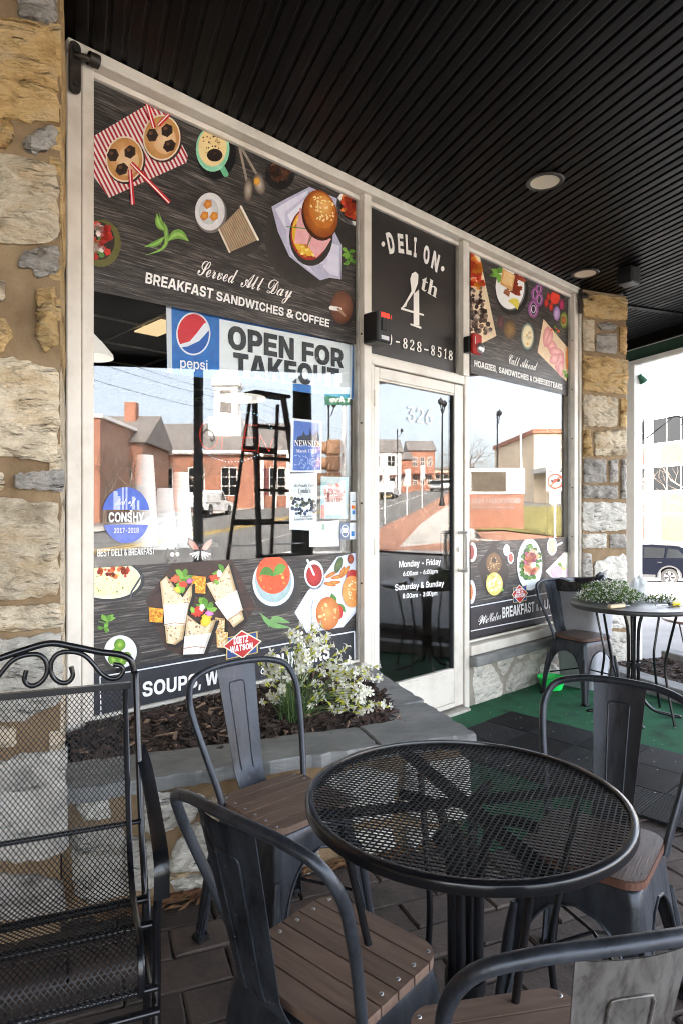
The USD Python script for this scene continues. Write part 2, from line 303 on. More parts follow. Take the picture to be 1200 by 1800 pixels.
# ---------------------------------------------------------------- stone work
from scipy.spatial import Delaunay
def stone_mesh(poly, place, t=0.03, amp=0.012, back=-0.03, seed=0, cells=8, rough=True):
    """A rough quarried stone: its outline in wall coordinates, its face uneven and set proud of the joints."""
    poly = poly.buffer(0)
    if poly.geom_type != 'Polygon': poly = max(polys(poly), key=lambda q: q.area)
    w = math.sqrt(poly.area); s = max(w / cells, 0.012)
    poly = poly.buffer(-s * .2).buffer(s * .32, 2).simplify(s * .08)
    if poly.geom_type != 'Polygon': poly = max(polys(poly), key=lambda q: q.area)
    L = poly.exterior.length; nb = max(10, int(L / s))
    r = np.random.default_rng(seed)
    bd = np.array([poly.exterior.interpolate(i / nb, normalized=True).coords[0] for i in range(nb)])
    if rough: bd = bd + (r.random(bd.shape) - .5) * s * .62
    poly = Polygon(bd).buffer(0)
    if poly.geom_type != 'Polygon': poly = max(polys(poly), key=lambda q: q.area); 
    bd = np.array(poly.exterior.coords)[:-1]; nb = len(bd)
    x0, y0, x1, y1 = poly.bounds
    gx, gy = np.meshgrid(np.arange(x0, x1, s), np.arange(y0, y1, s)); g = np.c_[gx.ravel(), gy.ravel()] + (r.random((gx.size, 2)) - .5) * s * .5
    inner = poly.buffer(-s * .45)
    g = np.array([p for p in g if inner.contains(Point(p))]).reshape(-1, 2)
    pts = np.vstack([bd, g]); tri = Delaunay(pts).simplices
    cen = pts[tri].mean(1); tri = np.array([tr for tr, c in zip(tri, cen) if poly.contains(Point(c))])
    a, b, c = pts[tri[:, 0]], pts[tri[:, 1]], pts[tri[:, 2]]
    neg = ((b - a)[:, 0] * (c - a)[:, 1] - (b - a)[:, 1] * (c - a)[:, 0]) < 0
    tri[neg] = tri[neg][:, [0, 2, 1]]
    dist = np.array([poly.exterior.distance(Point(p)) for p in pts])
    h = t * (.35 + .65 * np.clip(dist / (1.3 * s), 0, 1)) + (meshkit.fbm(np.c_[pts / (w * .28), np.full(len(pts), seed * 3.7)], 3) - .5) * 2 * amp * np.clip(.3 + dist / s, 0, 1)
    front = np.array([place(p[0], p[1], hh) for p, hh in zip(pts, h)]); bk = np.array([place(p[0], p[1], back) for p in bd])
    v = np.vstack([front, bk]); nF = len(pts); f = [tuple(x) for x in tri]
    sgn = Polygon(bd).exterior.is_ccw
    for i in range(nb):
        j = (i + 1) % nb
        q = [(i, nF + i, nF + j), (i, nF + j, j)] if sgn else [(i, nF + j, nF + i), (i, j, nF + j)]
        f += q
    m = TM(v, f)
    return m
def street_place(y0): return lambda a, z, h: np.array([a, y0 - h, z])
def street_conv(y0): return lambda x, y: (lambda p: (p[0], p[2]))(on_plane(x, y, np.array([0, 1.0, 0]), y0))
def shop_place(n0): return lambda a, z, h: world(a, n0 - h, z)
def zc(x0, y0, s): return lambda x, y: (x0 + x / s, y0 + y / s)
SM = {'c': 'cream_stone', 't': 'tan_stone', 'g': 'grey_stone', 'w': 'white_stone'}
def lay_stones(parent, stones, conv, place, t=.025, amp=.012, cells=8, seed0=0, grow=0.0):
    for i, (kind, pts) in enumerate(stones):
        part(parent, 'stone', stone_mesh(Polygon([conv(*p) for p in pts]).buffer(grow, join_style=2), place, t=t, amp=amp, seed=seed0 + i, cells=cells), M[SM[kind]], smooth=38)

# ---------------------------------------------------------------- porch floor: pavers laid in rows along the street line
part(None, 'porch_floor', box(-3.5, 3.74, -1.6, 4.6, -.30, -.012), M['joint'])
FLOOR = '/World/porch_floor'
key(stage.GetPrimAtPath(FLOOR), kind='structure')
CARPET = Polygon([(1.43, 2.12), (3.74, 2.12), (3.74, 4.3), (3.0, 4.2), (1.43, 3.4)])
pv = 0
for k in range(-17, 7):
    y = 1.81 + .14 * k
    for n_ in range(-6, 14):
        x = (.25 if k % 2 == 0 else .395) + .29 * n_
        x0, x1, y0, y1 = x + .003, x + .287, y - .1365, y - .0035
        if x1 < -1.3 or x0 > 3.72 or y1 < .15 or y0 > 2.25: continue
        ch = Polygon([(x0, y0), (x1, y0), (x1, y1), (x0, y1)])
        if CARPET.contains(ch): continue
        x1 = min(x1, 3.735)
        j = lambda: (rng.random() - .5) * .006
        zt = (rng.random() - .5) * .004
        p = np.array([(x0 + j(), y0 + j()), (x1 + j(), y0 + j()), (x1 + j(), y1 + j()), (x0 + j(), y1 + j())])
        mid = (p + np.roll(p, -1, 0)) / 2 + (nrng.random((4, 2)) - .5) * .005
        q = np.empty((8, 2)); q[0::2] = p; q[1::2] = mid
        c = q.mean(0); d = (c - q); d /= np.linalg.norm(d, axis=1, keepdims=True)
        ins = q + d * .006
        v = np.vstack([np.c_[q, np.full(8, -.04)], np.c_[q, np.full(8, zt - .006)], np.c_[ins, zt + (nrng.random(8) - .5) * .002], [[c[0], c[1], zt + .001]]])
        f = []
        for a in range(8):
            b = (a + 1) % 8
            f += [(a, b, 8 + b), (a, 8 + b, 8 + a), (8 + a, 8 + b, 16 + b), (8 + a, 16 + b, 16 + a), (16 + a, 16 + b, 24)]
        part(FLOOR, 'paver', TM(v, f), M['paver'])
# outside the view the same floor goes on
# green outdoor carpet with a worn edge, black rubber mat of ribbed blocks in front of the door
cm = extrude(CARPET, .008); cm.apply_translation([0, 0, -.008])
single('outdoor_carpet', xf(cm, (0, 0, .006)), M['carpet'], 'green outdoor carpet laid over the porch floor in front of the door', 'carpet')
mat_loc = world(2.82, .86, .007)
mt = thing('door_mat', 'black rubber mat of ribbed squares lying on green carpet before the door', 'mat', mat_loc, SHOP)
part(mt, 'base', box(0, .87, 0, 1.46, 0, .006), M['rubber'])
rib = []
nx, ny = 3, 5
for i in range(nx):
    for j in range(ny):
        x0, y0, w, h = .29 * i + .004, .292 * j + .004, .282, .284
        ms = []
        for k in range(24):
            if (i + j) % 2 == 0: ms.append(box(x0 + w * (k + .15) / 24, x0 + w * (k + .8) / 24, y0, y0 + h, .0065, .0105))
            else: ms.append(box(x0, x0 + w, y0 + h * (k + .15) / 24, y0 + h * (k + .8) / 24, .0065, .0105))
        part(mt, 'ribbed_square', cat_(ms), M['rubber'])

# ---------------------------------------------------------------- soffit of dark boards running away from the street
CEIL = 3.135
EDGE = [(-7, -2.7), (2.55, -2.7), (3.75, -1.1), (5.42, 1.35), (5.42, 9.0)]   # outer edge of the porch roof
def edge_y(x):
    for (xa, ya), (xb, yb) in zip(EDGE, EDGE[1:]):
        if xa <= x <= xb and xb > xa: return ya + (yb - ya) * (x - xa) / (xb - xa)
    return EDGE[0][1]
def front_y(x):     # where boards end against the building
    if x < -.06: return 2.3
    if x < 3.83: return (D + .03 + x * math.sin(SHOP)) / math.cos(SHOP)
    if x < 4.29: return 4.25
    return 9.0
sf = thing('porch_ceiling', None, None, (0, 0, CEIL), kind='structure')
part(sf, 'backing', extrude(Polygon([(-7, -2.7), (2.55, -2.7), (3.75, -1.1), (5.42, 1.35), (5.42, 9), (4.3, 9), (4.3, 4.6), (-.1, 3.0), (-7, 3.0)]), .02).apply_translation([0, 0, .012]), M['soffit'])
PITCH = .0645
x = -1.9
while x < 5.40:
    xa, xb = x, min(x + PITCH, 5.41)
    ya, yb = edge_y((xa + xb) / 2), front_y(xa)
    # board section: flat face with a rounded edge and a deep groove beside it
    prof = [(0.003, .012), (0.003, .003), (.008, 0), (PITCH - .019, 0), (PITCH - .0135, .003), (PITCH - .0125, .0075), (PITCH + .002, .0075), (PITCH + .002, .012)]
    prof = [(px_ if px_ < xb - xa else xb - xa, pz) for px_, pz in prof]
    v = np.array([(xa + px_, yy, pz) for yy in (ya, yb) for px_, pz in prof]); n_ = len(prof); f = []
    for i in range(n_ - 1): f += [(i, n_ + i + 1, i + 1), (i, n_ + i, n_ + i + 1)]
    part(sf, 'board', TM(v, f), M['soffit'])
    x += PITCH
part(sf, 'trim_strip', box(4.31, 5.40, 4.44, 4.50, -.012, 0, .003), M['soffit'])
# fascia along the roof edge, and the dark flat roof above it
fas = []
for (xa, ya), (xb, yb) in zip(EDGE, EDGE[1:]):
    L = math.hypot(xb - xa, yb - ya); m = box(0, L, -.03, .0, -.10, .42); fas.append(xf(m, (xa, ya, CEIL), math.atan2(yb - ya, xb - xa)))
single('roof_fascia', cat_(fas), M['soffit'], 'dark fascia board running round the porch roof edge', 'fascia')
M['roofing'] = simple('flat_roofing', (.05, .05, .05), .9)
single('porch_roof', extrude(Polygon(EDGE + [(4.3, 9), (4.3, 4.6), (-.1, 3.0), (-7, 3.0)]), .06).apply_translation([0, 0, CEIL + .35]), M['roofing'], kind='structure')

# ---------------------------------------------------------------- the building above and beside the shop
M['upper_wall'] = noisy('upper_brick', (.22, .10, .07), (.32, .16, .11), scale=5, rough=.9)
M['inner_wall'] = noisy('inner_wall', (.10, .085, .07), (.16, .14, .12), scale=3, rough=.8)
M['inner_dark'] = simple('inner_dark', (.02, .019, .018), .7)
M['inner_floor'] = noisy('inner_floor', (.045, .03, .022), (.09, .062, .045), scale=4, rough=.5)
bld = thing('shop_building', 'corner building that holds the shop with the stone pillars', 'building')
part(bld, 'upper_storeys', box(-26, 4.27, 2.25, 16, 3.62, 9.6), M['upper_wall'])
part(bld, 'street_wall', box(-26, -.98, 2.25, 2.6, -.3, 3.6), M['upper_wall'])
part(bld, 'cross_street_wall', box(3.98, 4.26, 4.72, 16, -1.5, 3.6), M['grey_mortar'])
part(bld, 'back_wall', box(-26, 4.26, 15.8, 16, -1.5, 3.6), M['upper_wall'])
part(bld, 'side_wall', box(-26, -25.8, 2.6, 15.8, -.3, 3.6), M['upper_wall'])
part(bld, 'porch_end_wall', box(-3.5, -3.25, -2.6, 2.24, -.3, 3.1), M['mortar'])  # added wall, out of view, to keep light off the porch from the left
# room behind the glass
room = thing('shop_interior', None, None, world(0, GD + .02, 0), SHOP, kind='structure')
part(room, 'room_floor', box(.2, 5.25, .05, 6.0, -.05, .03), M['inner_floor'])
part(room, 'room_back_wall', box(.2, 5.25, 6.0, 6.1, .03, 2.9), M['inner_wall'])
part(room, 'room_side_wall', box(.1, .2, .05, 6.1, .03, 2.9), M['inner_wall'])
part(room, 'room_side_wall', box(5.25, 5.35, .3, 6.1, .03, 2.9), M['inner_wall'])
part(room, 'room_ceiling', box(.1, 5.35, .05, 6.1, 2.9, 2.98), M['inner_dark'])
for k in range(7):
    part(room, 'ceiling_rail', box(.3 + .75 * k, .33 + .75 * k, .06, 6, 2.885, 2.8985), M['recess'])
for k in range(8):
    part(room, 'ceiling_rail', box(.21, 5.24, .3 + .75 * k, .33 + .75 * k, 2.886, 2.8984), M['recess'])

# ---------------------------------------------------------------- left stone pillar
lp = thing('stone_pillar', 'tan and cream stone pillar left of the big window beside the bench', 'pillar')
part(lp, 'mortar_core', box(-.98, -.064, 2.205, 2.74, -.05, 3.13), M['mortar'])
LP = [('g', [(33, -40), (97, -40), (95, 32), (36, 18)]), ('t', [(-110, 12), (5, 30), (95, 48), (97, 208), (40, 205), (-110, 185)]),
      ('g', [(42, 245), (88, 218), (97, 226), (94, 247), (60, 264), (44, 257)]), ('t', [(-60, 205), (15, 210), (23, 232), (5, 252), (-60, 245)]),
      ('c', [(-110, 262), (20, 275), (97, 290), (98, 416), (60, 424), (0, 418), (-110, 412)]), ('g', [(45, 441), (99, 433), (99, 476), (64, 481), (60, 466), (34, 465)]),
      ('t', [(66, 508), (94, 505), (99, 600), (80, 614), (68, 590)]), ('t', [(-60, 558), (8, 562), (19, 590), (-8, 622), (-60, 612)]), ('c', [(-80, 488), (3, 494), (5, 524), (-80, 528)]),
      ('c', [(-110, 624), (20, 630), (98, 650), (99, 810), (30, 797), (-110, 792)]), ('g', [(26, 836), (110, 827), (107, 860), (30, 853)]), ('c', [(-110, 830), (2, 834), (2, 858), (-110, 856)]),
      ('c', [(-110, 878), (15, 880), (99, 890), (99, 1042), (0, 1052), (-110, 1046)]), ('c', [(-110, 1072), (40, 1070), (102, 1064), (106, 1100), (40, 1107), (-110, 1104)]),
      ('w', [(-110, 1126), (20, 1128), (105, 1116), (107, 1232), (40, 1266), (-110, 1272)]), ('w', [(-110, 1330), (12, 1350), (42, 1330), (112, 1325), (114, 1500), (60, 1512), (-110, 1522)]),
      ('g', [(-110, 1545), (60, 1545), (105, 1560), (110, 1602), (-110, 1640)]), ('c', [(-110, 1290), (20, 1284), (25, 1312), (-110, 1318)])]
lay_stones(lp, LP, street_conv(2.185), street_place(2.2), t=.02, amp=.022, cells=15, seed0=11, grow=.005)
# its return face towards the window
for i, (z0, z1) in enumerate([(2.62, 3.1), (2.2, 2.58), (1.78, 2.16), (1.34, 1.75), (.9, 1.3), (.46, .87)]):
    m = stone_mesh(sbox(2.215, z0, 2.70, z1), lambda a, z, h: np.array([-.064 + h, a, z]), t=.007, amp=.006, seed=60 + i, cells=8)
    m.invert(); part(lp, 'stone', m, M['tan_stone' if i < 3 else 'cream_stone'], smooth=38)

# ---------------------------------------------------------------- right stone pillar
rp = thing('stone_pillar', 'grey and tan stone pillar at the far right end of the shop front', 'pillar')
part(rp, 'mortar_core', box(3.815, 4.28, 4.265, 4.72, -.05, 3.13), M['mortar'])
RPc = zc(1000, 500, 3.46)
RP = [('t', [(85, 75), (180, 62), (355, 85), (355, 215), (230, 205), (95, 190)]), ('c', [(88, 212), (155, 215), (155, 400), (95, 402)]), ('g', [(175, 240), (240, 227), (292, 247), (285, 275), (200, 276)]),
      ('g', [(170, 302), (290, 296), (292, 420), (172, 406)]), ('t', [(310, 255), (354, 250), (352, 425), (315, 410)]), ('t', [(90, 430), (250, 440), (357, 460), (357, 660), (220, 655), (95, 640)]),
      ('c', [(93, 672), (298, 690), (296, 865), (95, 858)]), ('t', [(318, 692), (354, 694), (352, 866), (318, 861)]), ('t', [(93, 880), (130, 880), (147, 1040), (95, 1040)]), ('c', [(160, 895), (347, 885), (354, 1035), (165, 1040)]),
      ('g', [(93, 1062), (228, 1065), (228, 1200), (98, 1206)]), ('g', [(250, 1070), (300, 1062), (300, 1200), (252, 1206)]), ('g', [(320, 1065), (353, 1060), (353, 1300), (320, 1300)]), ('g', [(90, 1222), (300, 1225), (298, 1302), (93, 1297)]),
      ('w', [(88, 1325), (350, 1330), (347, 1490), (170, 1502), (88, 1492)]), ('w', [(88, 1520), (232, 1516), (230, 1602), (88, 1606)]), ('g', [(252, 1520), (347, 1520), (347, 1602), (252, 1602)]),
      ('g', [(88, 1632), (140, 1640), (146, 1790), (88, 1790)]), ('w', [(165, 1682), (347, 1642), (352, 1800), (352, 2090), (162, 2090), (160, 1730)]), ('g', [(88, 1815), (140, 1815), (142, 2090), (88, 2090)]), ('w', [(90, 2115), (345, 2115), (345, 2310), (90, 2310)])]
lay_stones(rp, [(k, [RPc(*p) for p in q]) for k, q in RP], street_conv(4.25), street_place(4.262), t=.02, amp=.02, cells=13, seed0=101)

# ---------------------------------------------------------------- planter in front of the big window
pl = thing('planter', 'low stone planter with slate cap under the big window', 'planter')
yw = (D + .02) / math.cos(SHOP)
part(pl, 'mortar_core', box(-.06, 1.40, 2.255, 2.40, -.05, .388), M['mortar'])
part(pl, 'side_core', box(1.22, 1.40, 2.402, 3.26, -.05, .388), M['mortar'])
PLc = zc(230, 1340, 3.636)
PS = [('w', [PLc(*p) for p in q]) for q in (
    [(75, 215), (330, 188), (475, 225), (470, 260), (400, 380), (220, 450), (205, 540), (140, 480), (65, 440)], [(240, 690), (300, 520), (420, 400), (560, 450), (690, 560), (680, 680), (380, 712), (245, 708)],
    [(-30, 480), (130, 520), (200, 620), (215, 800), (60, 830), (-30, 850)], [(250, 770), (380, 735), (640, 712), (640, 790), (280, 834)], [(1045, 110), (1110, 95), (1150, 140), (1065, 150)],
    [(850, 330), (1000, 300), (1120, 330), (1100, 480), (1000, 640), (880, 560)], [(1000, 700), (1100, 580), (1200, 530), (1210, 620), (1100, 650), (1020, 760)], [(720, 470), (840, 500), (930, 640), (800, 700), (705, 680)], [(1080, 690), (1200, 650), (1240, 700), (1210, 770), (1090, 765)])]
PS += [('c', [PLc(*p) for p in q]) for q in ([(245, 742), (380, 718), (372, 732), (252, 765)], [(840, 135), (960, 115), (975, 145), (850, 165)], [(500, 240), (640, 220), (720, 280), (650, 430), (480, 380)])]
PS += [('w', q) for q in ([(566, 1368), (640, 1352), (702, 1366), (690, 1440), (600, 1452), (562, 1432)], [(716, 1346), (826, 1336), (828, 1440), (762, 1450), (710, 1430)], [(606, 1466), (690, 1458), (702, 1530), (642, 1556), (608, 1532)], [(716, 1458), (800, 1462), (824, 1520), (762, 1540), (716, 1532)],
                          [(132, 1418), (150, 1408), (190, 1405), (196, 1440), (150, 1448)], [(125, 1460), (218, 1455), (222, 1575), (160, 1592), (130, 1576)])]
lay_stones(pl, PS, street_conv(2.235), street_place(2.25), t=.02, amp=.024, cells=15, seed0=201)
def slab(name, pts, z0, z1, parent, seed):
    r = np.random.default_rng(seed); P = Polygon(pts); L = P.exterior.length; n = int(L / .032)
    b = np.array([P.exterior.interpolate(i / n, normalized=True).coords[0] for i in range(n)]); b += (r.random(b.shape) - .5) * .016
    c = b.mean(0); d = c - b; d /= np.linalg.norm(d, axis=1, keepdims=True); ins = b + d * .006
    v = np.vstack([np.c_[b, np.full(n, z0)], np.c_[b, z1 - .007 + (r.random(n) - .5) * .004], np.c_[ins, np.full(n, z1)]]); f = []
    for i in range(n):
        j = (i + 1) % n
        f += [(i, j, n + j), (i, n + j, n + i), (n + i, n + j, 2 * n + j), (n + i, 2 * n + j, 2 * n + i)]
    tv, tf = tri2d(Polygon(ins).buffer(0)); m = cat_([TM(v, f), TM(np.c_[tv, np.full(len(tv), z1)], tf), TM(np.c_[tv, np.full(len(tv), z0)], tf[:, ::-1])])
    part(parent, name, m, M['slate'])
CAP = .437
slab('cap_slab', [(-.07, 2.195), (.45, 2.20), (1.02, 2.19), (1.03, 2.425), (.46, 2.43), (-.06, 2.44)], CAP - .046, CAP, pl, 1)
slab('cap_slab', [(1.027, 2.19), (1.43, 2.17), (1.44, 2.62), (1.24, 2.62), (1.18, 2.43), (1.037, 2.42)], CAP - .045, CAP + .001, pl, 3)
slab('cap_slab', [(1.245, 2.628), (1.445, 2.628), (1.50, 3.35), (1.29, 3.27)], CAP - .045, CAP + .003, pl, 4)
# bark mulch: a bumpy bed and thousands of chips
bed = Polygon([(-.03, 2.42), (1.24, 2.42), (1.27, 2.62), (1.30, 3.24), (-.03, 2.72)])
def bed_z(x, y): return CAP - .022 + .045 * np.clip((y - 2.43) / .28, 0, 1) + .03 * (meshkit.fbm(np.stack([np.asarray(x) * 7, np.asarray(y) * 7, np.asarray(x) * 0], -1), 3) - .5)
M['mulch'] = noisy('bark_mulch', (.018, .011, .008), (.075, .045, .032), scale=14, rough=.95, rand=.3, bump=.4, bscale=80)
M['soil'] = noisy('dark_soil', (.010, .007, .005), (.03, .02, .015), scale=30, rough=.98, bump=.7, bscale=90)
gx, gy = np.meshgrid(np.arange(-.04, 1.32, .02), np.arange(2.40, 3.3, .02)); P2 = np.c_[gx.ravel(), gy.ravel()]
ok = np.array([bed.buffer(.015).contains(Point(p)) for p in P2]); P2 = P2[ok]
tri = Delaunay(P2).simplices; cen = P2[tri].mean(1); tri = tri[[bed.buffer(.02).contains(Point(c)) for c in cen]]
a, b, c = P2[tri[:, 0]], P2[tri[:, 1]], P2[tri[:, 2]]; neg = ((b - a)[:, 0] * (c - a)[:, 1] - (b - a)[:, 1] * (c - a)[:, 0]) < 0; tri[neg] = tri[neg][:, [0, 2, 1]]
part(pl, 'soil', TM(np.c_[P2, bed_z(P2[:, 0], P2[:, 1])], tri), M['soil'], smooth=True)
def chips(n, region, zf, lo=.012, hi=.045, seed=3):
    r = np.random.default_rng(seed); x0, y0, x1, y1 = region.bounds; V, Fc = [], []
    base = np.array([(-1, -1, -1), (1, -1, -1), (1, 1, -1), (-1, 1, -1), (-1, -1, 1), (1, -1, 1), (1, 1, 1), (-1, 1, 1)], float)
    bf = np.array([(0, 2, 1), (0, 3, 2), (4, 5, 6), (4, 6, 7), (0, 1, 5), (0, 5, 4), (1, 2, 6), (1, 6, 5), (2, 3, 7), (2, 7, 6), (3, 0, 4), (3, 4, 7)])
    k = 0
    while k < n:
        x, y = x0 + r.random() * (x1 - x0), y0 + r.random() * (y1 - y0)
        if not region.contains(Point(x, y)): continue
        L = lo + (hi - lo) * r.random() ** 2; v = base * [L, L * (.18 + .22 * r.random()), .0015 + .003 * r.random()]
        v[:, 0] += (r.random(8) - .5) * L * .5
        R = trimesh.transformations.euler_matrix((r.random() - .5) * 1.1, (r.random() - .5) * .9, r.random() * 6.28)[:3, :3]
        v = v @ R.T + [x, y, float(zf(x, y)) + .004 + .008 * r.random()]
        V.append(v); Fc.append(bf + 8 * k); k += 1
    return TM(np.vstack(V), np.vstack(Fc))
single('bark_mulch', chips(2600, bed, bed_z), M['mulch'], 'dark brown shredded bark mulch filling the planter', 'mulch', kind='stuff')
M['pale_chip'] = simple('pale_bark', (.20, .13, .085), .9)
single('bark_splinters', chips(150, bed, lambda x, y: bed_z(x, y) + .008, .008, .03, 9), M['pale_chip'], 'paler splinters scattered over the planter mulch', 'mulch', kind='stuff')
# dry leaves and blades at the foot of the planter wall
M['dry_leaf'] = noisy('dry_leaf', (.10, .025, .02), (.30, .17, .06), scale=25, rough=.8, rand=.4)
lr = np.random.default_rng(5); lv, lf = [], []
for k in range(260):
    x = lr.uniform(.05, 1.35); y = 2.235 - abs(lr.normal(0, .022)); L = lr.uniform(.012, .05); w = L * lr.uniform(.1, .3); a = lr.normal(0, .5)
    d = np.array([math.cos(a), math.sin(a)]); n_ = np.array([-d[1], d[0]]); z = .004 + lr.random() * .018
    q = [(x - d[0] * L, y - d[1] * L, z), (x + n_[0] * w, y + n_[1] * w, z + .006), (x + d[0] * L, y + d[1] * L, z + lr.random() * .012), (x - n_[0] * w, y - n_[1] * w, z + .002)]
    lv += q; b_ = 4 * k; lf += [(b_, b_ + 2, b_ + 1), (b_, b_ + 3, b_ + 2)]
single('fallen_leaves', TM(lv, lf), M['dry_leaf'], 'dry red and straw leaves along the foot of the planter', 'leaves', kind='stuff')

M['crumb'] = simple('pale_crumb', (.55, .50, .42), .9)
cr_ = np.random.default_rng(31); cv_, cf_ = [], []
while len(cv_) < 4 * 150:
    x, y = cr_.uniform(1.5, 3.7), cr_.uniform(2.2, 4.1)
    if not CARPET.buffer(-.04).contains(Point(x, y)): continue
    L = cr_.uniform(.001, .0062); a = cr_.random() * 6.28; z = .0075 if world(2.82, 0, 0) is None else .0085
    q = np.array([(x, y), (x, y), (x, y), (x, y)]) + L * np.array([(math.cos(a + k * 1.57), math.sin(a + k * 1.57) * (.5 + .5 * (k % 2))) for k in range(4)]); n_ = len(cv_); cv_ += [(p[0], p[1], .018 if k else .019) for k, p in enumerate(q)]; cf_ += [(n_, n_ + 1, n_ + 2), (n_, n_ + 2, n_ + 3)]
single('carpet_litter', TM(cv_, cf_), M['crumb'], 'pale crumbs and petals littering the green carpet and black mat', 'litter', kind='stuff')
# ---------------------------------------------------------------- things of the shop front; their shapes are given as (u along the front, n depth, z)
SORG = {}
def shop_thing(name, label, cat, u, n, z, group=None, kind=None):
    p = thing(name, label, cat, world(u, n, z), SHOP, group, kind); SORG[p] = np.array([u, n, z], float); return p
def sp(parent, name, mesh, mat, **kw):
    root = '/'.join(parent.split('/')[:3]); m = mesh.copy(); m.apply_translation(-SORG[root]); return part(parent, name, m, mat, **kw)
fr = shop_thing('storefront', 'cream aluminium framing that holds the shop windows and door', 'storefront', .96, D, 0)
b_ = .004
sp(fr, 'side_trim', box(.962, 1.019, D - .006, D + .10, .437, 3.084, b_), M['frame'])
sp(fr, 'post', box(1.024, 1.072, D, D + .078, .441, 3.084, b_), M['frame'])
sp(fr, 'gasket', box(1.0185, 1.0245, D + .02, D + .07, .44, 3.08), M['gasket'])
sp(fr, 'header', box(.962, 5.095, D - .020, D + .10, 3.085, 3.134, b_), M['frame'])
sp(fr, 'post', box(2.600, 2.660, D, D + .10, .0, 3.0845, b_), M['frame'])
sp(fr, 'post', box(3.522, 3.590, D, D + .10, 2.196, 3.0845, b_), M['frame'])
sp(fr, 'post', box(3.540, 3.590, D, D + .10, .0, 2.1945, b_), M['frame'])
sp(fr, 'post', box(5.032, 5.092, D, D + .10, .345, 3.0845, b_), M['frame'])
sp(fr, 'side_trim', box(5.100, 5.135, D - .012, D + .08, .30, 2.99, b_), M['frame'])
sp(fr, 'gasket', box(5.0915, 5.1005, D + .01, D + .07, .30, 3.08), M['gasket'])
sp(fr, 'transom_bar', box(2.6605, 3.539, D + .002, D + .10, 2.139, 2.195, b_), M['frame'])
sp(fr, 'door_jamb', box(2.6605, 2.686, D + .004, D + .09, .0, 2.1385, b_), M['frame'])
for (ua, ub, z0, z1) in ((1.073, 2.599, .456, 3.0845), (3.591, 5.031, .42, 3.0845), (2.661, 3.521, 2.196, 3.0845)):
    zt = z1 - .028
    sp(fr, 'glazing_stop', box(ua, ub, D + .034, GD - .003, zt, zt + .0255, .002), M['frame'])
    sp(fr, 'glazing_stop', box(ua, ub, D + .034, GD - .003, z0, z0 + .014, .002), M['frame'])
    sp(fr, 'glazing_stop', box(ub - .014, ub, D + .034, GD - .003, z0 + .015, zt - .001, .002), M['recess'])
    sp(fr, 'glazing_stop', box(ua, ua + .010, D + .034, GD - .003, z0 + .015, zt - .001, .002), M['frame'])
sp(fr, 'sill', box(1.024, 2.599, D - .014, D + .10, .372, .440, b_), M['frame'])
sp(fr, 'sill', box(3.591, 5.031, D - .014, D + .10, .346, .410, b_), M['frame'])
sp(fr, 'threshold', box(2.687, 3.539, D - .05, D + .10, -.02, .022, .006), M['recess'])
for u_, zs in ((2.598, (.9, 1.35, 1.8, 2.3)), (5.030, (.7, 1.1, 1.5, 1.9, 2.3, 2.7))):
    for z_ in zs:
        s_ = trimesh.creation.cylinder(.005, .008, sections=8); s_ = xf(s_, (u_, D + .020, z_), ry=math.pi / 2); sp(fr, 'screw', s_, M['gasket'])
sp(fr, 'pane', box(1.072, 2.600, GD, GD + .006, .46, 3.08), M['pane'])
sp(fr, 'pane', box(3.590, 5.032, GD, GD + .006, .415, 3.08), M['pane'])

# glass door
dr = shop_thing('shop_door', 'white framed glass door with pull handle under the black sign', 'door', 2.69, D + .012, .03)
dn0, dn1 = D + .012, D + .056
sp(dr, 'stile', box(2.690, 2.736, dn0, dn1, .034, 2.132, .004), M['frame'])
sp(dr, 'stile', box(3.442, 3.535, dn0, dn1, .034, 2.132, .004), M['frame'])
sp(dr, 'top_rail', box(2.737, 3.441, dn0, dn1, 2.068, 2.132, .004), M['frame'])
sp(dr, 'bottom_rail', box(2.737, 3.441, dn0, dn1, .066, .272, .004), M['frame'])
sp(dr, 'kick_strip', box(2.737, 3.441, dn0 - .001, dn1, .034, .063, .003), M['frame'])
for (ua, ub, z0, z1) in ((2.7365, 3.4415, .2725, .284), (2.7365, 3.4415, 2.057, 2.0675)):
    sp(dr, 'glazing_bead', box(ua, ub, dn0 + .006, dn1 - .006, z0, z1, .002), M['frame'])
sp(dr, 'glazing_bead', box(3.431, 3.4415, dn0 + .006, dn1 - .006, .2845, 2.0565, .002), M['gasket'])
DN = dn0 + .020
sp(dr, 'pane', box(2.7365, 3.4415, DN, DN + .006, .285, 2.06), M['pane'])
hp = spline([(3.485, dn0, 1.165), (3.487, dn0 - .045, 1.166), (3.489, dn0 - .062, 1.15), (3.489, dn0 - .064, 1.05), (3.489, dn0 - .062, .935), (3.487, dn0 - .045, .919), (3.485, dn0, .92)], 6)
M['satin'] = simple('satin_aluminium', (.62, .61, .59), .34, .9)
sp(dr, 'handle', tube(hp, .0125, 10), M['satin'], smooth=60)
hp2 = [(u_ - .06, 2 * dn1 - n_ - .0, z_) for u_, n_, z_ in hp]
hp2 = spline([(3.455, dn1, 1.165), (3.452, dn1 + .05, 1.166), (3.45, dn1 + .065, 1.15), (3.45, dn1 + .066, 1.05), (3.45, dn1 + .065, .935), (3.452, dn1 + .05, .919), (3.455, dn1, .92)], 6)
sp(dr, 'handle', tube(hp2, .0125, 10), M['dark_metal'], smooth=60)
lk = xf(trimesh.creation.cylinder(.016, .012, sections=16), (3.487, dn0 - .006, 1.055), rx=math.pi / 2); sp(dr, 'lock', lk, M['satin'])
for z_ in (.2, 1.1, 1.95): sp(dr, 'hinge', xf(trimesh.creation.cylinder(.010, .09, sections=10), (2.688, dn0 - .006, z_)), M['frame'])

